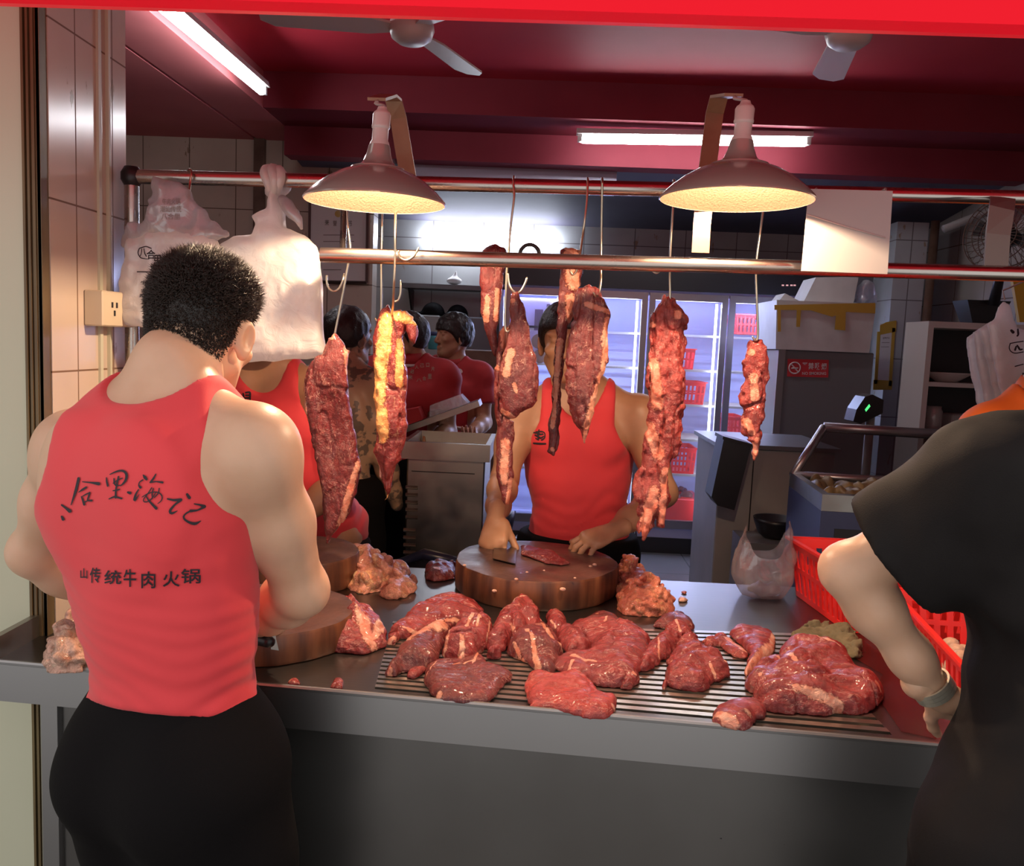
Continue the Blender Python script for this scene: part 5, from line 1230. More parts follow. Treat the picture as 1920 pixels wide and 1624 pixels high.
long_hook(742, [(742, 372, 1.945), (741, 430, 1.855), (741, 480, 1.85), (739, 530, 1.85), (737, 570, 1.90), (735, 590, 1.945), (742, 600, 1.95), (748, 592, 1.94)], 'long hook passing before the lower rail to the golden fat cap')
hook([(747, 470, 1.853), (750, 483), (762, 488), (776, 480), (786, 463)], 1.853, 'curled empty hook resting over the lower rail near the left lamp', r=0.0026)
hook([(740, 566), (747, 562), (751, 548), (751, 525)], 1.85, 'little side barb rising beside the fat capped cut', r=0.0022)
long_hook(963, [(964, 370), (958, 420), (954, 470), (950, 510), (948, 560), (947, 610), (950, 622), (957, 618)], 'long hook that holds the slim cut with the orange fat top')
hook([(952, 512), (955, 535), (965, 548), (976, 546), (985, 530), (988, 519)], 1.975, 'curled hook that pierces the tip of the wedge shaped cut', r=0.0027)
long_hook(1101, [(1100, 380), (1094, 430), (1087, 480, 2.02), (1082, 505, 2.03), (1074, 515, 2.03), (1068, 505, 2.03)], 'long dark hook that holds the thin strip with the pale top')
long_hook(1128, [(1128, 420, 2.0), (1127, 500, 2.0), (1127, 525, 1.99), (1124, 545, 1.98), (1118, 556, 1.965), (1112, 548, 1.955)], 'hook with its tip showing above the broad central cut')
long_hook(1262, [(1262, 390), (1259, 440), (1257, 480), (1256, 520), (1256, 560), (1250, 570), (1244, 562)], 'straight hook that holds the longest ragged strip')
long_hook(1434, [(1431, 395), (1424, 450), (1418, 500), (1419, 560), (1421, 628), (1416, 638), (1410, 630)], 'straight hook that holds the short rightmost strip')
hook([(1216, 496, 1.895), (1224, 508), (1232, 512), (1240, 505, 1.90)], 1.895, 'tiny hook end hanging under the lower rail left of the right lamp', r=0.0024)
mb = MB(); c = at(993, 477, y=1.99); a_ = [c+Vector((math.cos(t)*0.022, 0, math.sin(t)*0.022)) for t in np.linspace(-0.6, math.pi+0.6, 22)]
T_(mb.tube(a_, 0.0045, 8).build('ring_hook', M['dark_metal'], None, True), 'thick dark ring shaped hook standing above the lower rail at the centre', 'hook', 'meat hooks')

# ---- chopping blocks
def block(c, R, z0, h, label, seed=0):
    wob = lambda a: 1+0.012*math.sin(3*a+seed)+0.008*math.sin(7*a+2*seed)+0.005*math.sin(17*a+seed)
    root = empty('chopping_block', (c[0], c[1], z0), label, 'chopping block', 'round wooden chopping blocks')
    mb = MB(); mb.lathe([(R*0.985, 0.0), (R, 0.006), (R*1.005, h*0.5), (R, h-0.007), (R*0.985, h-0.001)], (c[0], c[1], z0), 72, wob=wob); mb.F = [f for f in mb.F if len(f) == 4 or max(mb.V[i][2] for i in f) < z0+h*0.5]; mb.build('side', M['wood_block'], root, True, 50)
    mb = MB(); n = 14
    mb.lathe([(R*0.985, h-0.001), (R*0.93, h), (R*0.6, h-0.001), (R*0.3, h-0.002), (0.0005, h-0.002)], (c[0], c[1], z0), 72, wob=wob); mb.F = [f for f in mb.F if len(f) <= 4]; mb.build('cutting_face', M['wood_top'], root, True)
    return root
block((0.012, 2.241), 0.217, 0.851, 0.075, 'large round dark chopping block at the counter centre before the facing butcher', 1)
b2c = at(470, 1225, z=0.90)
block((-0.563, 1.765), 0.185, 0.851, 0.062, 'round chopping block half hidden behind the butcher seen from behind', 2)
block((at(545, 1075, z=0.88).x, 2.20), 0.165, 0.851, 0.080, 'round chopping block at the back, left of the pale fat heap', 4)

# ---- cuts on the counter
z4 = lambda p: zm(700, 1080, 3.556, p); f4 = lambda p: zf(700, 1080, 3.556, p)
z5 = lambda p: zm(1180, 1080, 3.556, p); f5 = lambda p: zf(1180, 1080, 3.556, p)
z3 = lambda p: zm(440, 960, 4.174, p); f3 = lambda p: zf(440, 960, 4.174, p)
flat_meat(z4([(105, 350), (160, 290), (260, 220), (290, 170), (360, 150), (440, 132), (520, 110), (585, 125), (640, 150), (700, 165), (735, 200), (748, 240), (700, 268), (600, 272), (500, 292), (400, 330), (300, 355), (200, 388), (150, 420), (70, 420), (110, 385)]),
          0.042, 'long cut with yellow fat on its back edge, upper left of the rack', 'meat_red', f4([(450, 130, 600, 140, 22), (200, 360, 300, 350, 16), (150, 400, 80, 415, 18)]), seed=1, lump=0.008, fold=0.25)
flat_meat(z4([(85, 610), (100, 570), (150, 490), (220, 420), (330, 350), (430, 310), (530, 282), (680, 262), (610, 300), (530, 330), (485, 390), (455, 470), (430, 520), (420, 560), (380, 572), (300, 590), (200, 592), (150, 612)]),
          0.052, 'shank muscle wrapped in pale grey silverskin at the left end of the rack', 'meat_dark', f4([(200, 450, 450, 340, 62), (480, 320, 670, 268, 18), (110, 600, 22)]), seed=2)
flat_meat(z4([(225, 662), (240, 590), (330, 565), (400, 572), (350, 622), (275, 672)]), 0.018, 'small thin flap of meat poking out below the silverskin shank', 'meat_red', seed=3, lump=0.004)
flat_meat(z4([(460, 490), (490, 400), (560, 330), (650, 272), (740, 250), (792, 282), (788, 330), (770, 400), (740, 470), (650, 530), (600, 562), (560, 568), (552, 520), (480, 502)]),
          0.050, 'folded cut with white fat seams, right of the silverskin shank', 'meat_red', f4([(600, 400, 660, 330, 16), (720, 300, 690, 370, 12), (590, 480, 580, 560, 26), (500, 420, 480, 480, 22), (780, 290, 760, 420, 8)]), seed=4, lump=0.009, fold=0.3)
flat_meat(z4([(760, 490), (770, 390), (800, 300), (850, 240), (900, 190), (960, 165), (1040, 165), (1085, 190), (1110, 240), (1122, 290), (1090, 330), (980, 345), (930, 375), (890, 440), (850, 490), (800, 505)]),
          0.058, 'dark folded cut with a bright red top at the back of the rack centre', 'meat_red', f4([(860, 230, 1060, 175, 10), (930, 330, 30), (1110, 250, 1130, 290, 16), (765, 495, 14)]), seed=5, lump=0.010, fold=0.3)
flat_meat(z4([(890, 450), (920, 380), (980, 340), (1060, 320), (1100, 310), (1160, 320), (1200, 350), (1250, 430), (1272, 490), (1250, 532), (1210, 562), (1215, 602), (1180, 622), (1110, 612), (1040, 552), (960, 512), (900, 482)]),
          0.045, 'cut striped with pale sinew lying at the centre of the rack', 'meat_dark', f4([(1020, 400, 1105, 600, 20), (1130, 340, 1250, 480, 22), (1090, 320, 24), (930, 470, 1040, 550, 10)]), seed=6, lump=0.006)
flat_meat(z4([(1150, 240), (1250, 230), (1285, 265), (1300, 330), (1400, 380), (1450, 440), (1420, 482), (1290, 492), (1250, 420), (1200, 340), (1160, 300)]),
          0.040, 'dark narrow cut squeezed between the sinew striped cut and the big slab', 'meat_red', f4([(1180, 290, 1240, 340, 8)]), seed=7, lump=0.008)
flat_meat(z4([(1290, 350), (1340, 290), (1450, 285), (1550, 300), (1650, 310), (1750, 330), (1830, 360), (1850, 420), (1840, 500), (1790, 592), (1770, 602), (1772, 670), (1720, 710), (1600, 702), (1500, 692), (1400, 652), (1280, 632), (1250, 602), (1205, 582), (1210, 532), (1290, 505), (1430, 490), (1455, 450), (1410, 400)]),
          0.042, 'big broad slab of lean meat right of the rack centre', 'meat_red', f4([(1330, 540, 1480, 580, 24), (1300, 620, 1330, 580, 16), (1740, 660, 20), (1555, 615, 12), (1560, 310, 1540, 350, 14)]), seed=8, lump=0.007, fold=0.2)
flat_meat(z4([(1365, 285), (1425, 255), (1460, 232), (1540, 228), (1620, 250), (1655, 290), (1600, 302), (1500, 297), (1420, 296)]), 0.026, 'small dark cut at the back edge of the rack before the big block', 'meat_dark', f4([(1390, 285, 24), (1490, 260, 20)]), seed=9)
flat_meat(z4([(335, 620), (360, 580), (420, 570), (540, 560), (640, 540), (700, 515), (740, 545), (770, 590), (850, 605), (932, 640), (920, 680), (862, 740), (840, 772), (770, 820), (700, 822), (600, 830), (520, 815), (420, 802), (370, 750), (340, 690)]),
          0.026, 'dark flat steak at the front left of the rack', 'meat_dark', f4([(440, 790, 24), (530, 630, 660, 600, 9), (660, 620, 700, 530, 9), (340, 690, 420, 600, 5), (830, 770, 900, 690, 7)]), seed=10, lump=0.004)
flat_meat(z4([(1005, 690), (1030, 645), (1110, 635), (1200, 655), (1300, 630), (1380, 640), (1450, 680), (1500, 745), (1560, 780), (1642, 790), (1620, 840), (1602, 890), (1560, 920), (1450, 926), (1380, 915), (1300, 880), (1150, 850), (1040, 840), (1020, 780)]),
          0.034, 'bright red flat steak at the front middle of the rack', 'meat_bright', f4([(1260, 660, 18), (1600, 860, 14)]), seed=11, lump=0.005, fold=0.15)
flat_meat(z5([(60, 562), (100, 470), (150, 420), (190, 400), (240, 350), (330, 330), (400, 340), (462, 390), (440, 422), (370, 422), (320, 442), (290, 482), (210, 552), (140, 592), (60, 602)]),
          0.042, 'dark lumpy cut tucked against the right side of the big slab', 'meat_red', f5([(300, 350, 340, 400, 10), (190, 440, 200, 530, 10)]), seed=12, lump=0.010, fold=0.3)
flat_meat(z5([(215, 692), (225, 600), (270, 500), (320, 432), (400, 415), (480, 440), (540, 480), (600, 490), (650, 550), (680, 612), (640, 640), (570, 662), (540, 702), (440, 722), (330, 702), (280, 690), (240, 716)]),
          0.050, 'rounded folded cut alone on the bars right of the big slab', 'meat_red', f5([(240, 700, 20), (540, 610, 575, 640, 14), (280, 540, 12), (640, 580, 14)]), seed=13, lump=0.008, fold=0.35)
flat_meat(z5([(670, 360), (720, 325), (880, 320), (960, 360), (982, 420), (960, 500), (900, 542), (830, 602), (782, 652), (762, 620), (780, 560), (812, 500), (740, 430), (690, 390)]),
          0.036, 'cut edged with thick orange fat at the back right of the rack', 'meat_red', f5([(960, 380, 950, 470, 26), (950, 460, 800, 610, 40), (775, 640, 16)]), seed=14, lump=0.005)
flat_meat(z5([(480, 432), (560, 390), (640, 395), (720, 440), (790, 500), (780, 536), (700, 522), (640, 482), (600, 452), (540, 462)]), 0.024, 'ragged fatty scrap left of the orange edged cut', 'meat_lumpy', f5([(660, 430, 760, 500, 36)]), seed=15, lump=0.008)
flat_meat(z5([(765, 690), (810, 612), (900, 560), (1000, 542), (1010, 450), (1060, 430), (1200, 440), (1330, 455), (1430, 480), (1490, 560), (1560, 622), (1650, 652), (1692, 700), (1692, 770), (1622, 830), (1530, 862), (1400, 852), (1300, 862), (1180, 852), (1100, 852), (980, 842), (880, 822), (830, 772), (826, 722)]),
          0.062, 'largest thick slab of meat at the right end of the rack', 'meat_red', f5([(1050, 560, 1110, 600, 24), (1200, 480, 1400, 530, 14), (1100, 800, 1400, 830, 28), (1660, 740, 28), (1230, 600, 18), (870, 690, 16), (960, 570, 1000, 590, 14)]), seed=16, lump=0.008, fold=0.2, R=0.045)
flat_meat(z5([(555, 900), (590, 840), (680, 812), (800, 805), (880, 820), (922, 870), (900, 910), (850, 922), (830, 972), (780, 990), (700, 985), (620, 966), (560, 940)]),
          0.036, 'small chunk with a pale fat rim at the front right of the rack', 'meat_red', f5([(560, 910, 700, 970, 36), (790, 930, 28), (740, 830, 16)]), seed=17, lump=0.006)
flat_meat(z5([(155, 312), (200, 262), (280, 238), (370, 240), (420, 280), (432, 332), (370, 337), (260, 327)]), 0.034, 'small dark cut alone behind the rack near the orange fat heap', 'meat_dark', f5([(410, 290, 18), (290, 250, 320, 280, 8)]), seed=18)
flat_meat(z5([(970, 850), (1010, 825), (1060, 830), (1100, 855), (1060, 868), (1000, 866)]), 0.014, 'small pale fat scrap at the front of the largest slab', 'fat_pale', f5([(1030, 845, 80)]), seed=19, lump=0.003, h=0.003, name='fat_scrap', group='scraps on the counter', cat='scrap')
flat_meat(z3([(690, 820), (740, 740), (790, 690), (880, 672), (950, 690), (1020, 740), (1085, 755), (1110, 810), (1150, 862), (1182, 900), (1190, 990), (1130, 1012), (1080, 1047), (1000, 1047), (930, 1032), (840, 1032), (770, 1032), (712, 990), (700, 900)]),
          0.060, 'large folded marbled cut on bare steel beside the small block', 'meat_red', f3([(980, 880, 1060, 1000, 60), (1150, 880, 1100, 960, 40), (900, 790, 1080, 760, 14), (740, 800, 900, 780, 10), (730, 1010, 20)]), z0=0.8505, seed=20, lump=0.012, fold=0.45)
flat_meat(z3([(1480, 440), (1530, 390), (1600, 395), (1680, 400), (1735, 390), (1740, 480), (1650, 502), (1560, 512), (1490, 490)]), 0.040, 'small dark chunk with a yellow fat patch left of the big block', 'meat_dark', f3([(1580, 470, 50)]), z0=0.8505, seed=21, lump=0.010)
flat_meat(zm(820, 850, 4.0, [(625, 690), (700, 690), (800, 720), (900, 750), (1000, 818), (930, 830), (800, 812), (700, 772), (630, 750)]), 0.018, 'dark sliver of meat lying on the big round block', 'meat_dark', zf(820, 850, 4.0, [(790, 780, 20), (640, 740, 16)]), z0=0.9255, seed=22, lump=0.004)
flat_meat(z3([(750, 1360), (770, 1310), (830, 1298), (860, 1320), (850, 1372), (800, 1375)]), 0.016, 'tiny red scrap on the steel by the counter front edge', 'meat_lumpy', z0=0.8505, seed=23, lump=0.004, h=0.0028, name='meat_scrap', group='scraps on the counter', cat='scrap')
flat_meat(z3([(412, 1330), (430, 1302), (490, 1300), (524, 1320), (515, 1347), (450, 1348)]), 0.013, 'tiny red and white scrap at the foot of the small block', 'meat_lumpy', f3([(430, 1320, 22)]), z0=0.8505, seed=24, lump=0.003, h=0.0028, name='meat_scrap', group='scraps on the counter', cat='scrap')
flat_meat([(475, 1278), (480, 1274), (484, 1279), (478, 1283)], 0.006, 'tiny white crumb of fat touching the red tank top hem', 'fat_pale', z0=0.8505, seed=25, lump=0.001, h=0.002, name='fat_scrap', group='scraps on the counter', cat='scrap')
flat_meat(zm(1180, 780, 4.5125, [(410, 1545), (430, 1530), (470, 1545), (498, 1555), (470, 1566), (420, 1566)]), 0.010, 'pale scrap on the steel right of the orange fat heap', 'fat_pale', z0=0.8505, seed=26, lump=0.002, h=0.0024, name='fat_scrap', group='scraps on the counter', cat='scrap')
flat_meat(zm(1180, 780, 4.5125, [(432, 1488), (460, 1478), (492, 1490), (470, 1508)]), 0.007, 'orange crumb on the steel behind the pale scrap', 'fat_pile', z0=0.8505, seed=27, lump=0.002, h=0.0024, name='fat_scrap', group='scraps on the counter', cat='scrap')

# ---- heaps of trimmings (nobody could count the bits): many lumps blended into one heap
def heap(outline, z0, hgt, label, m, fats=(), n=90, rl=(0.008, 0.018), seed=0, h=0.0034, name='fat_trimmings'):
    rng = np.random.RandomState(seed); P = np.array([A3(at(px, py, z=z0+hgt*0.35))[:2] for px, py in outline]); lo, hi = P.min(0), P.max(0)
    S = Sculpt(np.array([lo[0]-0.03, lo[1]-0.03, z0-0.01]), np.array([hi[0]+0.03, hi[1]+0.03, z0+hgt*1.5+0.03]), h); inr = -poly_sd(np.array([(lo[0]+hi[0])/2]), np.array([(lo[1]+hi[1])/2]), P)[0]; inr = max(inr, 0.02); k = 0
    for _ in range(4000):
        q = lo+rng.rand(2)*(hi-lo); d = -poly_sd(q[:1], q[1:], P)[0]
        if d < 0.004: continue
        zt = hgt*min(1, (d/inr))**0.7; z = z0+zt*(0.3+0.7*rng.rand()); r_ = rl[0]+rng.rand()*(rl[1]-rl[0]); a = np.linalg.qr(rng.randn(3, 3))[0]
        S.ell((q[0], q[1], z), (r_*1.4, r_, r_*0.62), a, 0.006); k += 1
        if k >= n: break
    X2, Y2 = np.meshgrid(S.g.X.ravel(), S.g.Y.ravel(), indexing='ij'); D = poly_sd(X2.astype(float), Y2.astype(float), P)
    th = hgt*0.85*np.clip(-D/inr, 0, 1)**0.7
    core = (S.g.Z-z0-th[:, :, None])*0.7; core = np.maximum(core, D[:, :, None]); F = np.minimum(S.F, core.astype(np.float32))
    F = F+0.0022*vnoise(S.g.X*120, S.g.Y*120, S.g.Z*120)
    F = np.maximum(F, z0-S.g.Z+0*F)
    V, Q = S.g.mesh(F.astype(np.float32)); fp = [(A3(at(q[0], q[1], z=z0+hgt*0.5))[0], A3(at(q[0], q[1], z=z0+hgt*0.5))[1], q[2]*2/FPX) for q in fats]
    at_ = fat_attr(V[:, 0], V[:, 1], fp) if fp else np.zeros(len(V))
    return T_(mesh_obj(name, V, Q, M[m], None, True, at_), label, 'meat trimmings', 'heaps of trimmings', 'stuff')
heap(z3([(785, 400), (850, 330), (940, 285), (1040, 310), (1120, 340), (1200, 380), (1250, 390), (1340, 430), (1410, 500), (1412, 560), (1340, 612), (1210, 612), (1150, 562), (1000, 582), (900, 552), (840, 502), (790, 450)]),
     0.8505, 0.060, 'heap of pale pink and yellow fat trimmings between two blocks', 'fat_pink', f3([(900, 500, 60), (1020, 520, 50)]), n=80, rl=(0.012, 0.024), seed=1)
heap(zm(820, 850, 4.0, [(1345, 830), (1400, 800), (1500, 840), (1580, 890), (1612, 950), (1680, 980), (1740, 1060), (1788, 1100), (1780, 1122), (1650, 1157), (1520, 1152), (1400, 1142), (1350, 1100), (1350, 950)]),
     0.8505, 0.070, 'heap of orange and red fat trimmings at the right side of the big block', 'fat_pile', zf(820, 850, 4.0, [(1390, 910, 30)]), n=150, rl=(0.007, 0.014), seed=2)
heap(zm(0, 900, 2.2437, [(188, 730), (205, 690), (240, 645), (320, 612), (350, 640), (350, 770), (250, 775), (195, 770)]), 0.8505, 0.055, 'heap of whitish fat trimmings at the far left end of the counter', 'fat_pale', n=70, rl=(0.008, 0.015), seed=3)
heap([(440, 1048), (455, 1020), (475, 1010), (488, 1030), (486, 1052), (465, 1056)], 0.931, 0.035, 'little heap of pink trimmings on the back block behind the butcher', 'fat_pink', n=40, rl=(0.008, 0.014), seed=4)
# crumbs of fat stuck to the big block
rng = np.random.RandomState(5)
for k, (px, py, rr) in enumerate(((968, 1086, 4), (1078, 1084, 3), (1107, 1062, 4), (1115, 1059, 5), (988, 1073, 3), (1020, 1070, 3), (927, 1108, 5), (1055, 1105, 6), (871, 1060, 4))):
    top = py < 1080; c = at(px, py, z=0.9275) if top else at(px, py, y=2.24-0.222*math.sqrt(max(0.0, 1-((at(px, py, y=2.05).x-0.012)/0.217)**2)))
    S = Sculpt(A3(c)-0.015, A3(c)+0.015, 0.0012); S.ell(A3(c), (rr*0.0013, rr*0.0007, rr*0.0008), None, 0.002); V, Q = S.g.mesh(S.F)
    T_(mesh_obj('fat_crumb', V, Q, M['fat_pale'], None), ('tiny pale crumb of fat on top of the big round block' if top else 'tiny pale crumb of fat stuck to the side of the big block'), 'scrap', 'crumbs on top of the big block' if top else 'crumbs on the side of the big block')
# ------------------------------------------------------------------ plastic bags
def sheet_bag(outline, y, T, label, m, name='plastic_bag', lump=0.008, seed=0, h=0.0042, group=None, R=None, pleat=0.0):
    P = np.array([A3(at(px, py, y=y))[[0, 2]] for px, py in outline]); wd = P.max(0)-P.min(0); R = R or min(0.03, 0.3*min(wd))
    lo = np.array([P[:, 0].min()-0.03, y-T-0.03, P[:, 1].min()-0.03]); hi = np.array([P[:, 0].max()+0.03, y+T+0.03, P[:, 1].max()+0.03])
    g = Grid(lo, hi, h); X2, Z2 = np.meshgrid(g.X.ravel(), g.Z.ravel(), indexing='ij'); D = sd_poly_grid(X2, Z2, P)
    mid = y+lump*vnoise(X2*11+seed, Z2*9, X2*0+seed)
    th = T*(0.85+0.25*vnoise(X2*12+seed, Z2*10, X2*0+.5)); e = np.maximum(D[:, None, :]+R, 0)/R
    F = (np.sqrt(e*e+((g.Y-mid[:, None, :])/th[:, None, :])**2)-1)*min(R, T)
    v = vnoise(g.X*26+seed, g.Y*26, g.Z*20); F = F+lump*0.7*np.abs(v)*1.2-lump*0.4+lump*0.25*vnoise(g.X*60, g.Y*60+seed, g.Z*60)+pleat*np.sin(g.Z*150+vnoise(g.X*10, g.Y*10, g.Z*5)*4)
    V, Q = g.mesh(F.astype(np.float32)); V = smooth_mesh(V, Q, 1, 0.4)
    o = mesh_obj(name, V, Q, M[m]); T_(o, label, 'plastic bag', group); return o
wb = sheet_bag([(506, 352), (520, 350), (530, 385), (536, 428), (572, 443), (597, 462), (603, 520), (607, 600), (612, 668), (560, 674), (470, 679), (436, 672), (424, 600), (418, 520), (414, 458), (440, 443), (474, 440), (478, 422), (470, 405), (500, 388), (503, 368)],
    2.0, 0.040, 'thick white stack of plastic bags hanging brightly lit beside the left lamp', 'bag_white', lump=0.006, seed=1)
mb = MB(); c = at(514, 339, y=UY)
for k, (dx, r_) in enumerate(((-0.010, 0.026), (0.004, 0.028), (0.017, 0.025))):
    mb.tube([(c.x+dx+0.006*math.sin(a*2+k), c.y+math.cos(a)*r_, c.z+math.sin(a)*r_) for a in np.linspace(0, 2*math.pi, 25)], 0.011, 8)
mb.build('knot', M['bag_white'], wb, True)
mb = MB(); mb.tube([at(528, 372, y=1.985), at(538, 385, y=1.97), at(548, 400, y=1.965), at(560, 412, y=1.96), at(566, 430, y=1.96)], [0.010, 0.016, 0.014, 0.010, 0.003], 8); mb.tube([at(530, 380, y=1.99), at(545, 392, y=1.975), at(560, 398, y=1.97)], [0.008, 0.010, 0.003], 8)
mb.build('torn_handle', M['bag_haze'], wb, True)
lb = sheet_bag([(238, 448), (300, 428), (395, 432), (420, 470), (424, 560), (402, 602), (340, 622), (276, 618), (222, 602), (226, 545), (233, 470)],
    1.955, 0.034, 'white printed plastic bags bunched on a hook beside the tiled left wall', 'bag_white', lump=0.010, seed=4, pleat=0.0012)
lt = sheet_bag([(291, 336), (318, 342), (338, 352), (356, 372), (374, 396), (392, 418), (426, 442), (400, 452), (300, 448), (236, 460), (242, 420), (262, 432), (284, 402)],
    1.95, 0.020, 'crumpled clear plastic bag with print, atop the white printed bags', 'bag_haze', lump=0.016, seed=6)
o = hook([(352, 321, 2.0), (356, 318, 1.985), (359, 326, 1.975), (356, 345, 1.972), (354, 370, 1.955), (352, 398, 1.952)], 1.98, 'thin dark hook over the upper rail holding the printed bags', r=0.0032)
bv = bvh_of(lb)
GL = [('八', (262, 466, 276, 482)), ('合', (275, 468, 292, 486)), ('里', (288, 478, 304, 500)), ('海', (282, 494, 298, 508)), ('记', (296, 500, 310, 512)), ('牛肉', (264, 527, 284, 533)), ('火锅', (264, 541, 286, 548)), ('新鲜', (262, 551, 284, 559))]
v_, f_ = glyphs(GL, 0.02); lay(v_, f_, bv, 'printed_lettering', M['ink'], lb, 1.9)
v_, f_ = strokes([([(258, 510), (276, 510), (292, 511)], (2, 2, 2)), ([(262, 466), (258, 474), (264, 484), (280, 486)], (2, 2, 2, 1)), ([(262, 466), (274, 462), (284, 466)], (2, 2, 2))], lambda x, y: (x, y)); lay(v_, f_, bv, 'printed_frame', M['ink'], lb, 1.9)
bv = bvh_of(lt)
GL = [('牛肉火锅', (304, 372, 338, 384)), ('潮汕传统', (300, 386, 340, 398)), ('八合里', (302, 400, 338, 412))]
v_, f_ = glyphs(GL, 0.01); lay(v_, f_, bv, 'printed_lettering', M['ink_grey'], lt, 1.9)

# bags hung at the right, seen in layers
layers = [([(1812, 632), (1832, 622), (1850, 690), (1872, 770), (1890, 820), (1850, 826), (1832, 760), (1818, 690)], 3.02), ([(1822, 622), (1846, 612), (1868, 690), (1895, 780), (1900, 830), (1860, 830), (1842, 740), (1828, 660)], 2.97),
          ([(1836, 618), (1864, 600), (1888, 690), (1918, 790), (1920, 830), (1880, 830), (1862, 730), (1846, 660)], 2.92), ([(1852, 610), (1866, 596), (1872, 575), (1882, 564), (1892, 570), (1900, 592), (1906, 616), (1940, 622), (1965, 700), (1975, 830), (1900, 832), (1880, 750), (1862, 670)], 2.87)]
names = ('back', 'second', 'third', 'front')
for k, (ol, yy) in enumerate(layers):
    lab = ('rearmost of the layered cream plastic bags hanging at the right edge', 'second from the back of the layered cream bags at the right edge', 'third from the back of the layered cream bags at the right edge', 'front cream plastic bag with brush lettering hanging at the right edge')[k]
    rb = sheet_bag(ol, yy, 0.016, lab, 'bag_white', lump=0.004, seed=10+k, h=0.006, group='cream bags at the right edge')
bv = bvh_of(rb)
v_, f_ = strokes([([(1896, 620), (1899, 623)], (5, 6)), ([(1908, 618), (1909, 628), (1907, 630)], (3, 4, 3)), ([(1916, 612), (1918, 616)], (4, 4)), ([(1894, 644), (1904, 642), (1918, 640)], (2, 2, 2)), ([(1894, 644), (1891, 652), (1894, 659), (1902, 663), (1918, 660)], (2, 2, 2, 2, 2)), ([(1905, 650), (1903, 656)], (3, 4)), ([(1907, 648), (1912, 656), (1916, 655)], (3, 4, 3)), ([(1903, 687), (1918, 683)], (2, 2)), ([(1918, 700), (1919, 712)], (3, 3))], lambda x, y: (x, y))
lay(v_, f_, bv, 'lettering', M['ink'], rb, 2.8)
T_(MB().tube([at(1884, 562, y=2.87), at(1880, 545, y=2.9), (2.05, 2.95, 2.0), (2.05, 2.97, 2.93)], 0.003, 6).build('hanging_wire', M['wire_grey'], None, True), 'thin wire holding up the cream bags at the right edge', 'wire')

# clear bag standing on the counter
def clear_bag(c, label):
    root = empty('plastic_bag', tuple(c), label, 'plastic bag')
    na, nh = 56, 26; V = []; F = []
    for j in range(nh):
        t = j/(nh-1)
        for k in range(na):
            a = 2*math.pi*k/na; ca, sa = math.cos(a), math.sin(a)
            ear = abs(ca)**3; H_ = 0.112+0.085*ear+(0.012*(ca > 0)-0.0)*ear
            z = H_*t; r_ = 0.050+0.030*min(1, z/0.05)**0.7-0.010*max(0, z-0.1)/0.1
            n_ = float(vnoise(np.array(ca*1.6+3), np.array(sa*1.6), np.array(z*16)))*0.016+0.006*float(vnoise(np.array(ca*5+3), np.array(sa*5), np.array(z*34)))
            x = ca*(r_+n_)*(1.0-0.10*ear*t*(z > 0.12)); yv = sa*(r_+n_)*0.62*(1-0.5*max(0, (z-0.11)/0.09))
            V.append((c[0]+x, c[1]+yv, c[2]+z+0.001))
    for j in range(nh-1):
        for k in range(na): F.append([j*na+k, j*na+(k+1) % na, (j+1)*na+(k+1) % na, (j+1)*na+k])
    F.append(list(range(na))[::-1])
    mesh_obj('film', V, F, M['bag_clear'], root)
    S = Sculpt(np.array(c)-0.09, np.array(c)+0.09, 0.004); rng = np.random.RandomState(4)
    for k in range(16): S.ell(np.array(c)+vec(rng.uniform(-.036, .036), rng.uniform(-.02, .02), 0.012+rng.rand()*0.014), (0.018, 0.014, 0.008), np.linalg.qr(rng.randn(3, 3))[0], 0.008)
    S.F = np.maximum(S.F, (c[2]+0.003)-S.g.Z+0*S.F); V, Q = S.g.mesh(S.F); mesh_obj('contents', V, Q, M['bag_haze'], root)
    return root
clear_bag(at(1428, 1118, z=0.851), 'clear plastic carrier bag standing open at the back of the counter')
# rag
flat_meat(zm(1180, 1080, 3.556, [(1080, 385), (1150, 350), (1200, 325), (1300, 312), (1400, 330), (1470, 355), (1510, 400), (1560, 470), (1550, 510), (1500, 520), (1430, 480), (1380, 440), (1290, 410), (1200, 395)]), 0.030,
    'crumpled olive brown rag lying at the back right corner of the rack', 'cloth_rag', z0=0.8505, seed=31, lump=0.017, fold=0.9, name='cleaning_rag', group=None, cat='rag')

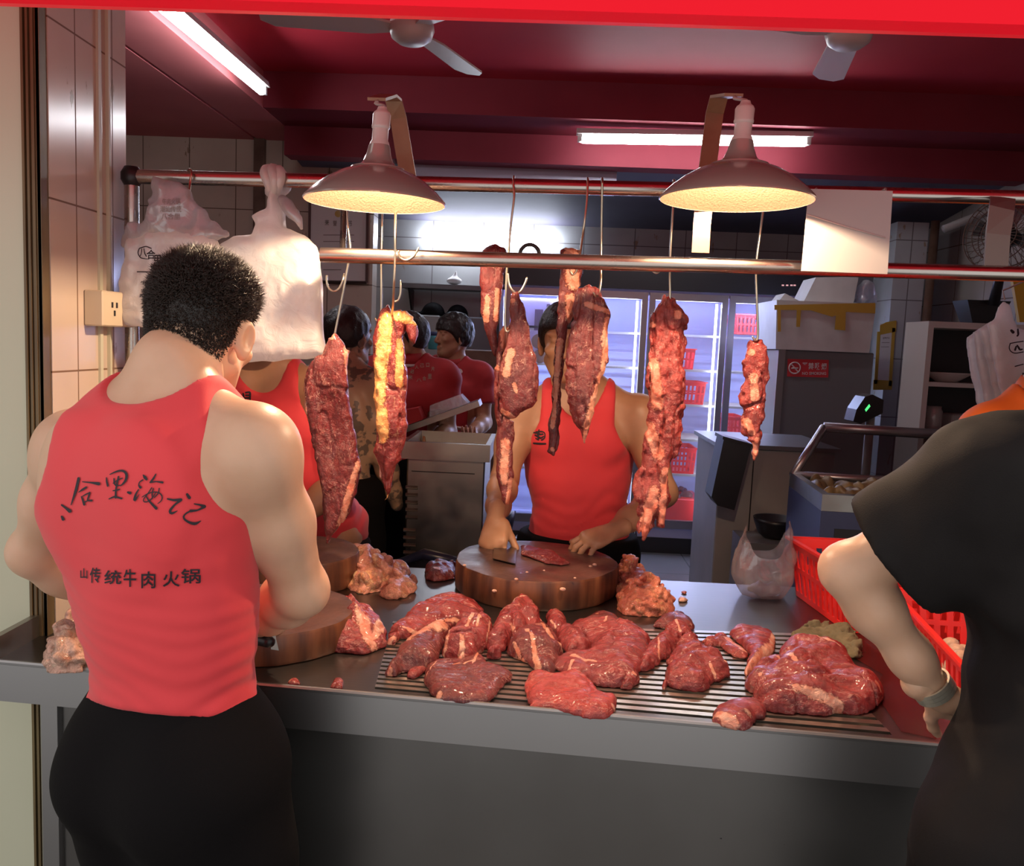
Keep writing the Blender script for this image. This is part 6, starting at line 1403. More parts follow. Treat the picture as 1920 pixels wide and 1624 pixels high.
# ------------------------------------------------------------------ red baskets and the balls in one of them
def basket(P0, P1, P2, P3, z0, h, label, m, ns=9, nz=2, lip=0.016, taper=0.88, group='red plastic baskets', floor=True):
    """Slotted open basket; P0..P3 are the rim corners (x, y)."""
    c = (np.array(P0)+P1+P2+P3)/4; root = empty('basket', (c[0], c[1], z0), label, 'basket', group)
    rim = [np.array(p, float) for p in (P0, P1, P2, P3)]; bot = [c+(p-c)*taper for p in rim]
    for s_ in range(4):
        a0, a1, b0, b1 = bot[s_], bot[(s_+1) % 4], rim[s_], rim[(s_+1) % 4]; L = np.linalg.norm(b1-b0); n = max(3, int(round(L/0.030)))
        nrm = np.array([(b1-b0)[1], -(b1-b0)[0]]); nrm /= np.linalg.norm(nrm); th = nrm*0.0022; mb = MB()
        def P(u, v, o):
            q = (a0+(a1-a0)*u)*(1-v)+(b0+(b1-b0)*u)*v+th*o; return (q[0], q[1], z0+h*v)
        def quad(u0, u1, v0, v1):
            V = [P(u0, v0, -1), P(u1, v0, -1), P(u1, v1, -1), P(u0, v1, -1), P(u0, v0, 1), P(u1, v0, 1), P(u1, v1, 1), P(u0, v1, 1)]
            mb.add(V, [(0, 1, 2, 3), (7, 6, 5, 4), (0, 4, 5, 1), (1, 5, 6, 2), (2, 6, 7, 3), (3, 7, 4, 0)])
        bands = [0.0, 0.10, 0.46, 0.54, 0.84, 1.0]
        quad(0, 1, 0.0, 0.10); quad(0, 1, 0.46, 0.54); quad(0, 1, 0.84, 1.0)
        for k in range(n):
            u = (k+0.5)/n; w_ = 0.27/n
            for v0, v1 in ((0.10, 0.46), (0.54, 0.84)):
                quad(max(0, u-0.5/n), u-w_, v0, v1); quad(u+w_, min(1, u+0.5/n), v0, v1)
        mb.build('side_wall', m, root)
    mb = MB(); out = [c+(p-c)*(1+lip/np.linalg.norm(p-c)) for p in rim]
    for s_ in range(4):
        a, b, c2, d = rim[s_], rim[(s_+1) % 4], out[(s_+1) % 4], out[s_]; mb.prism([(p[0], p[1], z0+h-0.004) for p in (a, b, c2, d)], (0, 0, 0.007))
    mb.build('rim', m, root)
    if floor: MB().prism([(p[0], p[1], z0) for p in bot], (0, 0, 0.003)).build('bottom', m, root)
    return root
zb = 0.9805
A0, A1 = at(1808, 1246, z=zb), at(1676, 1106, z=zb); ex = Vector((0.36, -0.03, 0))
basket((A0.x, A0.y), (A0.x+ex.x, A0.y+ex.y), (A1.x+ex.x, A1.y+ex.y), (A1.x, A1.y), 0.851, 0.13, 'red slotted plastic basket holding the pale balls beside the black t-shirt', M['basket_red'], taper=0.90)
B0 = at(1548, 1040, z=1.005)
basket((0.735, 1.975), (1.15, 1.955), (1.15, 2.30), (0.700, 2.30), 0.851, 0.155, 'red slotted plastic basket at the back right corner of the counter', M['basket_red'], taper=0.90)
pbr('ball_pale', (0.58, 0.36, 0.25), 0.5, var=(0.64, 0.42, 0.31), vscale=40, bump=0.4, bscale=220, sss=0.1)
rng = np.random.RandomState(12); k = 0; bx = 0.80
spots = []
for row, zz in ((0, 0.874), (1, 0.906), (2, 0.937)):
    for i in range(7):
        for j in range(3):
            x = A0.x+(A1.x-A0.x)*(1.53+0.037*i-A0.y)/(A1.y-A0.y)+0.030+0.036*j+0.016*(row % 2)+rng.uniform(-.003, .003); y_ = 1.53+0.037*i+0.017*(row % 2)+rng.uniform(-.003, .003)
            if row == 2 and (i not in (1, 2, 3, 4) or j == 2): continue
            if row == 1 and i > 5: continue
            spots.append((x+(0.010 if row == 0 else -0.012), y_, zz))
S = Sculpt(vec(-.03, -.03, -.03), vec(.03, .03, .03), 0.002); S.ell((0, 0, 0), (0.0175, 0.017, 0.0165), None, 0.004); S.F = S.F+0.0016*vnoise(S.g.X*90, S.g.Y*90, S.g.Z*90); V, Q = S.g.mesh(S.F)
b0 = mesh_obj('meat_ball', V, Q, M['ball_pale']); T_(b0, 'pale lumpy meat ball in the red basket beside the black t-shirt', 'meat ball', 'balls in the red basket')
for i, s_ in enumerate(spots):
    o = b0 if i == 0 else b0.copy()
    if i: COL.objects.link(o)
    o.location = (s_[0], s_[1], s_[2]-0.0175); o.rotation_euler = (0, 0, rng.uniform(0, 6))

# ------------------------------------------------------------------ plain white card hung across the rails (its printed code is left out)
cd = [at(1517, 354, y=1.83), at(1674, 358, y=1.83), at(1664, 514, y=1.83), at(1503, 508, y=1.83)]
q = T_(MB().prism(cd, (0, 0.004, 0)).build('sign_card', M['card_grey']), 'square white card hung across both rails at the right', 'sign')
MB().tube([at(1513, 402, y=1.828), at(1586, 425, y=1.826), at(1660, 446, y=1.828)], 0.0012, 6).build('string', M['trim_white'], q, True)
cl2 = MB()
for px in (1530, 1660): p = at(px, 364, y=1.93); cl2.tube([at(px, 360, y=1.834), (p.x, 1.93, p.z+0.012), (p.x, UY-0.015, p.z+0.008)], 0.002, 6)
cl2.build('tie', M['wire_grey'], q, True)

# ------------------------------------------------------------------ socket box on the tiled wall
s = empty('socket_box', (-0.98, 1.93, 1.52), 'cream electrical socket box on the tiled left wall below the printed bags', 'socket')
zc = at(190, 578, y=1.9).z
MB().box((-1.0, 1.845, zc-0.040), (-0.957, 2.03, zc+0.038), bev=0.003).build('box', M['socket_cream'], s)
mb = MB()
for yy in (1.895, 1.955):
    for dy, dz in ((-0.010, 0.008), (0.010, 0.008), (0, -0.010)): mb.box((-0.9575, yy+dy-0.003, zc+dz-0.006), (-0.9555, yy+dy+0.003, zc+dz+0.006))
mb.build('socket_holes', M['black_plastic'], s)

# ------------------------------------------------------------------ display fridge at the back
FY = 6.20
fx = [at(px, 600, y=FY).x for px in (944, 1064, 1214, 1364, 1512)]; zt, zb_ = at(1200, 548, y=FY).z, at(1250, 985, y=FY).z
fr = empty('display_fridge', ((fx[0]+fx[-1])/2, FY+0.3, 0), 'tall lit glass door display fridge along the back wall', 'fridge')
mb = MB(); mb.box((fx[0]-0.03, FY+0.60, 0.08), (fx[-1]+0.03, FY+0.64, zt+0.02)); mb.box((fx[0]-0.03, FY+0.03, 0.08), (fx[0]-0.005, FY+0.62, zt)); mb.box((fx[-1]+0.005, FY+0.03, 0.08), (fx[-1]+0.03, FY+0.62, zt))
mb.box((fx[0]-0.03, FY+0.03, zt-0.02), (fx[-1]+0.03, FY+0.62, zt+0.02)); mb.box((fx[0]-0.03, FY+0.03, zb_-0.10), (fx[-1]+0.03, FY+0.62, zb_-0.03)); mb.build('cabinet', M['fridge_inner'], fr)
hd = MB().box((fx[0]-0.03, FY-0.02, zt+0.02), (fx[-1]+0.25, FY+0.62, zt+0.235)).build('header', M['black_plastic'], fr)
mb = MB()
for px in (1468, 1476, 1484, 1490): c = at(px, 535, y=FY-0.022); mb.box((c.x-0.008, FY-0.023, c.z-0.005), (c.x+0.008, FY-0.020, c.z+0.005))
pbr('panel_light', (0.5, 0.3, 0.3), 0.4, emit=(1, 0.5, 0.5), estr=0.6); mb.build('indicator', M['panel_light'] if 'panel_light' in M else MATS['panel_light'], hd)
MB().box((fx[0]-0.03, FY+0.02, 0.0), (fx[-1]+0.03, FY+0.55, zb_-0.10)).build('plinth', M['dark_metal'], fr)
pbr('door_glass', (0.75, 0.78, 0.9), 0.03, alpha=0.10, spec=0.6)
for d in range(4):
    x0, x1 = fx[d]+0.006, fx[d+1]-0.006; e = 0.042
    mb = MB(); mb.box((x0, FY-0.02, zb_-0.02), (x0+e, FY+0.02, zt)); mb.box((x1-e, FY-0.02, zb_-0.02), (x1, FY+0.02, zt)); mb.box((x0+e, FY-0.02, zt-0.05), (x1-e, FY+0.02, zt)); mb.box((x0+e, FY-0.02, zb_-0.02), (x1-e, FY+0.02, zb_+0.04))
    dr = mb.build('door', M['fridge_frame'], fr)
    MB().box((x0+e, FY-0.003, zb_+0.04), (x1-e, FY+0.003, zt-0.05)).build('pane', MATS['door_glass'], dr)
    for xs in ((x1-e-0.02,) if d else (x1-e-0.02,)): MB().box((xs-0.012, FY+0.035, zb_+0.05), (xs+0.002, FY+0.055, zt-0.06)).build('led_strip', M['led_strip'], fr)
    for k in range(5):
        zz = at(1250, 628+65*k, y=FY+0.1).z; mb = MB(); mb.box((x0-0.004, FY+0.06, zz-0.008), (x1+0.004, FY+0.075, zz+0.008))
        for yy in np.linspace(FY+0.1, FY+0.58, 9): mb.box((x0-0.004, yy, zz-0.003), (x1+0.004, yy+0.006, zz+0.003))
        mb.build('shelf', M['white_paint'], fr)
def fbasket(px0, px1, pyt, pyb, label, dy=0.12):
    a, b = at(px0, pyb, y=FY+dy), at(px1, pyt, y=FY+dy); h = b.z-a.z
    basket((a.x, FY+dy), (b.x, FY+dy), (b.x, FY+dy+0.34), (a.x, FY+dy+0.34), a.z, h, label, M['basket_red'], taper=0.93, group='red baskets in the fridge')
zs = [628+65*k for k in range(5)]
fbasket(1380, 1452, 592, 626, 'red basket on the top shelf behind the rightmost fridge door')
fbasket(1362, 1396, 783, 821, 'red basket low behind the rightmost fridge door, by the short hanging strip')
fbasket(1226, 1304, 655, 691, 'dark red basket on the second shelf beside the longest strip')
fbasket(1226, 1324, 718, 756, 'red basket on the third shelf beside the longest strip')
fbasket(1222, 1306, 842, 886, 'red slotted basket on the lowest shelf behind the longest strip')
a, b = at(1222, 972, y=FY+0.10), at(1318, 932, y=FY+0.10)
rt = empty('meat_tray', (a.x/2+b.x/2, FY+0.3, zb_-0.03), 'red tray of meat at the bottom of the fridge by the longest strip', 'tray')
MB().box((a.x, FY+0.10, zb_-0.03), (b.x, FY+0.50, b.z-0.02), bev=0.01).build('tray', M['basket_red'], rt)
S = Sculpt(vec(a.x, FY+0.1, b.z-0.06), vec(b.x, FY+0.5, b.z+0.06), 0.008); rng = np.random.RandomState(2)
for k in range(14): S.ell((rng.uniform(a.x+.04, b.x-.04), FY+0.14+rng.rand()*0.3, b.z-0.015), (0.05, 0.04, 0.022), np.linalg.qr(rng.randn(3, 3))[0], 0.01)
V, Q = S.g.mesh(S.F); mesh_obj('meat', V, Q, M['meat_dark'], rt)
# poster of dishes behind the leftmost door
pbr('poster_lilac', (0.50, 0.42, 0.72), 0.5); pbr('dish_brown', (0.24, 0.13, 0.10), 0.5); pbr('poster_dark', (0.10, 0.05, 0.13), 0.5)
p0, p1 = at(962, 682, y=FY+0.06), at(1050, 560, y=FY+0.06)
po = T_(MB().box((p0.x, FY+0.060, p0.z), (p1.x, FY+0.064, p1.z)).build('poster', M['poster_lilac'] if 'poster_lilac' in M else MATS['poster_lilac']), 'lilac poster of dishes behind the leftmost fridge door', 'poster')
M = MATS
mb = MB()
for px, py, w_, hh in ((1010, 600, 16, 40), (1028, 585, 7, 30), (990, 612, 30, 4), (1000, 613, 44, 4)): c = at(px, py, y=FY+0.058); mb.box((c.x-w_*0.0019, FY+0.057, c.z-hh*0.0019), (c.x+w_*0.0019, FY+0.060, c.z+hh*0.0019))
mb.build('picture', M['poster_dark'], po)
mb = MB()
for px, py, w_, hh in ((1010, 640, 15, 11), (1030, 642, 10, 9), (1012, 668, 14, 10), (1034, 670, 11, 11)): c = at(px, py, y=FY+0.058); mb.lathe([(0.0001, 0), (w_*0.0036, 0.001), (w_*0.0036, 0.003)], (c.x, FY+0.0605, c.z), 18, Vector((0, -1, 0)))
mb.build('picture', M['dish_brown'], po)
# interior light
for d in range(4):
    l = bpy.data.lights.new('fridge_light', 'AREA'); l.energy = 15.0; l.color = (0.50, 0.58, 1.0); l.shape = 'RECTANGLE'; l.size = 0.45; l.size_y = 0.03
    lo = bpy.data.objects.new('fridge_light', l); COL.objects.link(lo); lo.location = ((fx[d]+fx[d+1])/2, FY+0.07, zt-0.075); lo.rotation_euler = (math.radians(-28), 0, 0); lo.parent = fr; lo.location = Vector(lo.location)-fr.location

# ------------------------------------------------------------------ grey cabinet with foam boxes
CY = 5.25
a, b = at(1463, 655, y=CY), at(1640, 655, y=CY); ct = a.z
cb = empty('grey_cabinet', ((a.x+b.x)/2, CY+0.25, 0), 'plain grey cabinet with a red sign, under the white foam box', 'cabinet')
MB().box((a.x, CY, 0.0), (b.x, CY+0.55, ct), bev=0.006).build('body', M['grey_panel'], cb)
MB().box((a.x-0.012, CY-0.012, 0.0), (a.x+0.030, CY+0.0, ct)).build('edge_strip', M['fridge_frame'], cb)
sg = [at(1477, 673, y=CY-0.004), at(1554, 675, y=CY-0.004), at(1553, 708, y=CY-0.004), at(1476, 706, y=CY-0.004)]
sn = T_(MB().prism(sg, (0, 0.003, 0)).build('no_smoking_sign', M['red_sign']), 'small red no smoking sign on the grey cabinet', 'sign')
def flatglyph(items, y, name, m, parent, bold=0.02):
    V, F = glyphs(items, bold); mesh_obj(name, [at(px, py, y=y) for px, py in V], F, m, parent, smooth=False)
flatglyph([('严', (1504, 680, 1514, 693)), ('禁', (1515.5, 680, 1526, 693)), ('吸', (1528, 680.5, 1538, 693.5)), ('烟', (1540, 681, 1550, 694)), ('NO SMOKING', (1504, 697.5, 1549, 703))], CY-0.0055, 'lettering', M['sign_white'], sn)
c = at(1490, 690, y=CY-0.0055); r_ = 0.034
mb = MB(); mb.tube(arc(c, r_, 0, 2*math.pi, 24, (1, 0, 0), (0, 0, 1)), 0.004, 6, cap=False); mb.tube([c+Vector((-r_*.7, 0, r_*.7)), c+Vector((r_*.7, 0, -r_*.7))], 0.004, 6); mb.tube([c+Vector((-0.02, 0, -0.003)), c+Vector((0.02, 0, 0.0))], 0.0045, 6); mb.build('prohibition_symbol', M['sign_white'], sn)
fb = empty('foam_box', ((a.x+b.x)/2, CY+0.2, ct), 'large white foam box bound with yellow tape on the grey cabinet', 'box')
f0, f1 = at(1449, 653, y=CY-0.03), at(1642, 570, y=CY-0.03)
mb = MB(); V = [(f0.x+0.02, CY-0.02, ct), (f1.x-0.01, CY-0.02, ct), (f1.x-0.01, CY+0.42, ct), (f0.x+0.02, CY+0.42, ct), (f0.x, CY-0.04, f1.z), (f1.x, CY-0.04, f1.z), (f1.x, CY+0.44, f1.z), (f0.x, CY+0.44, f1.z)]
mb.add(V, [(0, 3, 2, 1), (4, 5, 6, 7), (0, 1, 5, 4), (1, 2, 6, 5), (2, 3, 7, 6), (3, 0, 4, 7)]); mb.build('box', M['foam_white'], fb)
def tape(pts, y, parent): V = [at(px, py, y=y) for px, py in pts]; MB().prism(V, (0, 0.002, 0)).build('tape', M['tape_yellow'], parent)
ty = CY-0.0435
tape([(1452, 572), (1641, 568), (1641, 588), (1588, 585), (1560, 594), (1520, 582), (1452, 581)], ty, fb); tape([(1458, 580), (1464, 580), (1464, 622), (1458, 622)], ty-0.0012, fb); tape([(1494, 580), (1502, 580), (1500, 613), (1493, 613)], ty-0.0012, fb); tape([(1568, 586), (1586, 586), (1585, 620), (1565, 618)], ty-0.0012, fb)
mb = MB(); mb.prism([at(1505, 570, y=CY+0.05), at(1530, 520, y=CY+0.05), at(1610, 519, y=CY+0.05), at(1600, 570, y=CY+0.05)], (0, 0.25, 0)); T_(mb.build('foam_block', M['foam_white']), 'slanted white foam piece standing on the taped foam box', 'box')
mb = MB(); mb.prism([at(1456, 571, y=CY+0.0), at(1472, 550, y=CY), at(1502, 566, y=CY), at(1500, 571, y=CY)], (0, 0.2, 0)); T_(mb.build('foam_slab', M['foam_white']), 'small tilted white foam lid on the left of the taped foam box', 'lid')
sheet_bag([(1602, 569), (1610, 535), (1622, 526), (1636, 530), (1643, 550), (1641, 569)], CY+0.12, 0.06, 'grey crumpled plastic bag on the right of the taped foam box', 'bag_haze', lump=0.02, seed=21, h=0.01)

# ------------------------------------------------------------------ white side cabinet, black bin, dark bowl
WY = 4.15
a, b = at(1332, 838, y=WY), at(1470, 838, y=WY)
wc_ = empty('side_cabinet', ((a.x+b.x)/2, WY+0.3, 0), 'pale grey low cabinet left of the chest freezer', 'cabinet')
MB().box((a.x+0.05, WY, 0), (b.x+0.25, WY+0.6, a.z), bev=0.005).build('body', M['grey_light'], wc_)
MB().box((a.x+0.03, WY-0.02, a.z), (b.x+0.27, WY+0.62, a.z+0.02)).build('top', M['grey_panel'], wc_)
MB().box((a.x+0.21, WY-0.003, 0.1), (a.x+0.215, WY, a.z-0.02)).build('seam', M['dark_metal'], wc_)
mb = MB(); P = [at(1358, 820, y=3.95), at(1409, 835, y=3.95), at(1377, 957, y=3.95), at(1345, 948, y=3.95), at(1334, 932, y=3.95)]
mb.prism(P, (0, 0.16, 0)); bn = T_(mb.build('bin', M['black_plastic']), 'black plastic bin tilted against the pale low cabinet', 'bin')
mb = MB(); mb.prism([at(1356, 818, y=3.94), at(1411, 833, y=3.94), at(1410, 838, y=3.94), at(1355, 824, y=3.94)], (0, 0.18, 0)); mb.build('rim', M['dark_metal'], bn)
c = at(1452, 1008, y=3.85)
T_(MB().box((c.x-0.16, 3.72, 0), (c.x+0.05, 3.98, c.z-0.002)).build('stool', M['grey_panel']), 'grey low stool under the black bowl', 'stool')
T_(MB().lathe([(0.05, 0), (0.075, 0.02), (0.095, 0.07), (0.100, 0.092), (0.094, 0.090), (0.07, 0.03), (0.001, 0.012)], c, 28).build('bowl', M['black_plastic'], None, True), 'black bowl on the grey stool beside the chest freezer', 'bowl')

# ------------------------------------------------------------------ chest freezer with tilted glass lid
N0, N1, N2 = at(1542, 927, y=3.0), at(1775, 944, y=2.98), at(1467, 893, y=3.55)
zf_ = N0.z; cf = empty('chest_freezer', ((N0.x+N1.x)/2, 3.3, 0), 'blue sided chest freezer with a raised glass lid', 'freezer')
e1 = Vector((N1.x-N0.x, N1.y-N0.y, 0)); e2 = Vector((N2.x-N0.x+0.03, N2.y-N0.y, 0)); Q0 = Vector((N0.x, N0.y, 0)); Q1 = Q0+e1; Q2 = Q0+e1+e2; Q3 = Q0+e2
th = 0.05; mb = MB()
cc = (Q0+Q2)/2; inn = [q+(cc-q)*0.14 for q in (Q0, Q1, Q2, Q3)]; out = [Q0, Q1, Q2, Q3]
def ring(mb, A, Bq, z0, z1):
    for i in range(4):
        a, b, c2, d = A[i], A[(i+1) % 4], Bq[(i+1) % 4], Bq[i]
        mb.prism([(p.x, p.y, z0) for p in (a, b, c2, d)], (0, 0, z1-z0))
ring(mb, out, inn, 0.06, zf_-0.06); mb.build('body', M['freezer_blue'], cf)
mb = MB(); ring(mb, out, inn, zf_-0.059, zf_); mb.build('rim', M['steel_dark'], cf)
MB().prism([(p.x, p.y, 0.06) for p in inn], (0, 0, 0.5)).build('well', M['grey_light'], cf)
mb = MB(); mb.prism([(Q0.x+e1.x*0.12, Q0.y+e1.y*0.12-0.003, 0.12), (Q0.x+e1.x*0.9, Q0.y+e1.y*0.9-0.003, 0.12), (Q0.x+e1.x*0.9, Q0.y+e1.y*0.9-0.003, zf_-0.12), (Q0.x+e1.x*0.12, Q0.y+e1.y*0.12-0.003, zf_-0.12)], (0, 0.002, 0)); mb.build('front_grille', M['dark_metal'], cf)
LQ = [at(1487, 891, y=3.52), at(1735, 905, y=3.50), at(1768, 815, y=3.66), at(1545, 801, y=3.68)]
mb = MB(); mb.prism([LQ[i]+(sum(LQ, Vector())/4-LQ[i])*0.08 for i in range(4)], (0, 0.004, 0.002)); ld = mb.build('lid_glass', M['glass_dark'], cf)
mb = MB()
for i in range(4): mb.tube([LQ[i], LQ[(i+1) % 4]], 0.018 if i != 2 else 0.022, 8)
mb.build('lid_frame', M['fridge_frame'], cf, True)
MB().tube([LQ[0]+Vector((0, 0.01, -0.02)), LQ[1]+Vector((0, 0.01, -0.02))], 0.02, 8).build('hinge', M['chrome'], cf, True)
S = Sculpt(vec(min(p.x for p in inn), min(p.y for p in inn), zf_-0.12), vec(max(p.x for p in inn), max(p.y for p in inn), zf_+0.03), 0.009); rng = np.random.RandomState(8)
for k in range(46):
    u, v = rng.uniform(.08, .92, 2); p = inn[0]+(inn[1]-inn[0])*u+(inn[3]-inn[0])*v; S.ell((p.x, p.y, zf_-0.06+rng.rand()*0.03), (0.05, 0.035, 0.02), np.linalg.qr(rng.randn(3, 3))[0], 0.012)
pbr('frozen_food', (0.22, 0.16, 0.07), 0.5, var=(0.10, 0.06, 0.03), vscale=14); V, Q = S.g.mesh(S.F); T_(mesh_obj('frozen_food', V, Q, M['frozen_food']), 'heap of yellowish frozen food filling the chest freezer', 'food', None, 'stuff')

# ------------------------------------------------------------------ scale display on a pole
c = at(1628, 768, y=3.95); sc_ = empty('scale_display', (c.x, c.y, 0.0), 'black tilted scale display with green digits above the chest freezer', 'scale')
d0 = (Vector((0.55, 0, 0.84))).normalized(); d1 = Vector((-0.80, 0.25, 0.5)).normalized(); P = [at(1600, 790, y=3.93), at(1614, 795, y=3.93), at(1655, 775, y=3.93), at(1657, 750, y=3.93), at(1636, 740, y=3.93), at(1622, 744, y=3.93), at(1606, 768, y=3.93)]
MB().prism(P, (0, 0.12, 0)).build('head_unit', M['black_plastic'], sc_)
pbr('digits_green', (0.05, 0.5, 0.1), 0.4, emit=(0.1, 1.0, 0.25), estr=1.2); mb = MB()
mb.prism([at(1622, 768, y=3.927), at(1630, 758, y=3.927), at(1632, 762, y=3.927), at(1624, 772, y=3.927)], (0, 0.002, 0)); mb.build('digits', M['digits_green'], sc_)
p = at(1632, 782, y=3.99); MB().tube([(p.x, p.y, 0.0), (p.x, p.y, p.z)], 0.02, 10).build('pole', M['grey_light'], sc_, True)

# ------------------------------------------------------------------ taped notice on the column, shelf unit, wall fan
ny = 5.945; nt_ = T_(MB().prism([at(1650, 607, y=ny), at(1675, 607, y=ny), at(1668, 722, y=ny), at(1641, 722, y=ny)], (0, 0.003, 0)).build('notice', M['paper_white']), 'narrow white notice framed in yellow tape on the column', 'notice')
for pts in ([(1650, 610), (1662, 604), (1681, 601), (1680, 622), (1650, 628)], [(1645, 622), (1651, 622), (1645, 720), (1639, 720)], [(1673, 615), (1679, 615), (1672, 724), (1666, 724)], [(1638, 712), (1674, 714), (1672, 731), (1637, 731)]): MB().prism([at(px, py, y=ny-0.002) for px, py in pts], (0, 0.0015, 0)).build('tape', M['tape_yellow'], nt_)
flatglyph([('温馨提示', (1655, 632, 1668, 636)), ('—————', (1653, 642, 1668, 643)), ('—————', (1652, 650, 1667, 651))], ny-0.001, 'lettering', M['ink_grey'], nt_)
SY = 4.85; a, b = at(1742, 602, y=SY), at(1850, 602, y=SY)
su = empty('shelf_unit', ((a.x+b.x)/2, SY+0.15, 0), 'white framed shelf unit with dark compartments at the right wall', 'shelf')
mb = MB(); zt_ = a.z; b_x = 2.735
mb.box((a.x, SY, 0), (a.x+0.03, SY+0.3, zt_)); mb.box((b_x-0.03, SY, 0), (b_x, SY+0.3, zt_)); mb.box((a.x+0.03, SY, zt_-0.035), (b_x-0.03, SY+0.3, zt_)); mb.build('frame', M['white_paint'], su)
MB().box((a.x+0.03, SY+0.28, 0.0), (b_x-0.03, SY+0.295, zt_-0.035)).build('back_panel', M['dark_metal'], su)
for py in (722, 812, 900): zz = at(1780, py, y=SY).z; MB().box((a.x+0.03, SY+0.005, zz-0.012), (b_x-0.03, SY+0.28, zz+0.012)).build('shelf', M['white_paint'], su)
zz = at(1780, 722, y=SY).z+0.012
pl = T_(MB().lathe([(0.05, 0), (0.06, 0.006), (0.13, 0.05), (0.135, 0.056), (0.06, 0.014), (0.001, 0.010)], (a.x+0.19, SY+0.14, zz), 28).build('dish', M['paper_white'], None, True), 'white shallow dish on the upper shelf of the shelf unit', 'dish')
zz = at(1780, 812, y=SY).z+0.012
T_(MB().lathe([(0.04, 0), (0.045, 0.01), (0.045, 0.10), (0.038, 0.115), (0.038, 0.13), (0.001, 0.13)], (a.x+0.12, SY+0.1, zz), 20).build('jar', M['bag_haze'], None, True), 'clear jar on the lower shelf of the shelf unit', 'jar')
T_(MB().box((a.x+0.2, SY+0.05, zz), (a.x+0.36, SY+0.2, zz+0.09), bev=0.008).build('food_container', M['bag_haze']), 'clear square container on the lower shelf beside the jar', 'container')
fc = at(1884, 442, y=SY-0.05); fa = empty('desk_fan', (fc.x, fc.y, zt_), 'round caged fan with dark base on the shelf unit at upper right', 'fan')
ax = Vector((-0.75, -0.62, 0.05)).normalized(); u_ = ax.cross(Vector((0, 0, 1))).normalized(); v_2 = u_.cross(ax)
mb = MB(); R_ = 0.20
for off, rr in ((0.045, R_), (0.0, R_*1.02), (0.075, R_*0.45), (0.065, R_*0.72), (-0.05, R_*0.8)): mb.tube(arc(fc+ax*off, rr, 0, 2*math.pi, 36, u_, v_2), 0.0028, 6, cap=False)
for k in range(32):
    a2 = 2*math.pi*k/32; dr = u_*math.cos(a2)+v_2*math.sin(a2); mb.tube([fc+ax*0.08+dr*R_*0.22, fc+ax*0.068+dr*R_*0.65, fc+ax*0.045+dr*R_, fc+dr*R_*1.02, fc-ax*0.05+dr*R_*0.8, fc-ax*0.06+dr*R_*0.3], 0.0016, 5)
mb.build('cage', M['rust_brown'], fa, True)
for k in range(4):
    a2 = 2*math.pi*k/4+0.4; dr = u_*math.cos(a2)+v_2*math.sin(a2); dt = -u_*math.sin(a2)+v_2*math.cos(a2); mb = MB()
    mb.prism([fc+dr*0.03-dt*0.02+ax*0.01, fc+dr*R_*0.8-dt*0.06+ax*0.02, fc+dr*R_*0.85+dt*0.03-ax*0.02, fc+dr*0.03+dt*0.02-ax*0.01], ax*0.004); mb.build('blade', M['glass_dark'], fa)
MB().lathe([(0.001, -0.12), (0.045, -0.11), (0.055, -0.05), (0.05, 0.0), (0.03, 0.03), (0.001, 0.035)], fc, 20, ax).build('motor', M['dark_metal'], fa, True)
bz = zt_; mc = fc-ax*0.05
mb = MB(); mb.tube([(mc.x, mc.y, fc.z-0.03), (mc.x-0.02, mc.y, fc.z-0.16), (mc.x-0.03, mc.y+0.03, bz+0.10)], [0.02, 0.022, 0.03], 10); mb.build('neck', M['black_plastic'], fa, True)
b0_ = [Vector((mc.x-0.03+x, SY+0.15+yv, bz+0.001)) for x, yv in ((-0.07, -0.07), (0.07, -0.07), (0.07, 0.07), (-0.07, 0.07))]; b1_ = [Vector((mc.x-0.03+x, SY+0.15+yv, bz+0.13)) for x, yv in ((-0.12, -0.09), (0.12, -0.09), (0.12, 0.09), (-0.12, 0.09))]
MB().add(b0_+b1_, [(3, 2, 1, 0), (4, 5, 6, 7), (0, 1, 5, 4), (1, 2, 6, 5), (2, 3, 7, 6), (3, 0, 4, 7)]).build('base', M['black_plastic'], fa)
c = at(1925, 560, y=3.6); T_(MB().prism([at(1897, 512, y=3.6), at(1990, 514, y=3.6), at(1990, 604, y=3.6), at(1912, 604, y=3.6)], (0, 0.02, 0)).build('notice_board', M['yellow_film']), 'dull yellow board behind the cream bags at the right edge', 'board')

# ------------------------------------------------------------------ left background: certificate, steel unit, chairs, tray, shelf, caps, bottle
cy = 5.69; ce = empty('certificate', tuple(at(635, 530, y=cy)), 'framed certificate with faint Chinese heading on the tiled wall behind the left lamp', 'picture')
pts = [at(582, 378, y=cy), at(690, 380, y=cy), at(688, 530, y=cy), at(580, 528, y=cy)]
MB().prism([p+Vector((0, -0.012, 0)) for p in pts], (0, 0.01, 0)).build('paper', M['paper_white'], ce)
mb = MB()
for i in range(4): a, b = pts[i], pts[(i+1) % 4]; mb.tube([a+Vector((0, -0.014, 0)), b+Vector((0, -0.014, 0))], 0.011, 4)
mb.build('frame', M['frame_dark'], ce)
flatglyph([('荣', (609, 412, 617, 423)), ('誉', (624, 413, 632, 424)), ('证', (638, 413, 646, 425)), ('书', (652, 413, 660, 425)), ('————', (606, 440, 664, 441.5)), ('————', (606, 452, 664, 453.5)), ('————', (606, 505, 640, 506.5))], cy-0.0135, 'lettering', M['ink_grey'], ce)
c = at(634, 401, y=cy-0.013); MB().lathe([(0.0001, 0.002), (0.022, 0.001), (0.022, 0.0)], c, 18, Vector((0, -1, 0))).build('seal', M['tape_yellow'], ce)
my = 3.42
a, b = at(764, 836, y=my), at(920, 836, y=my); mt = empty('steel_cabinet', ((a.x+b.x)/2, my+0.25, 0), 'stained steel kitchen unit with louvred vents behind the counter', 'cabinet')
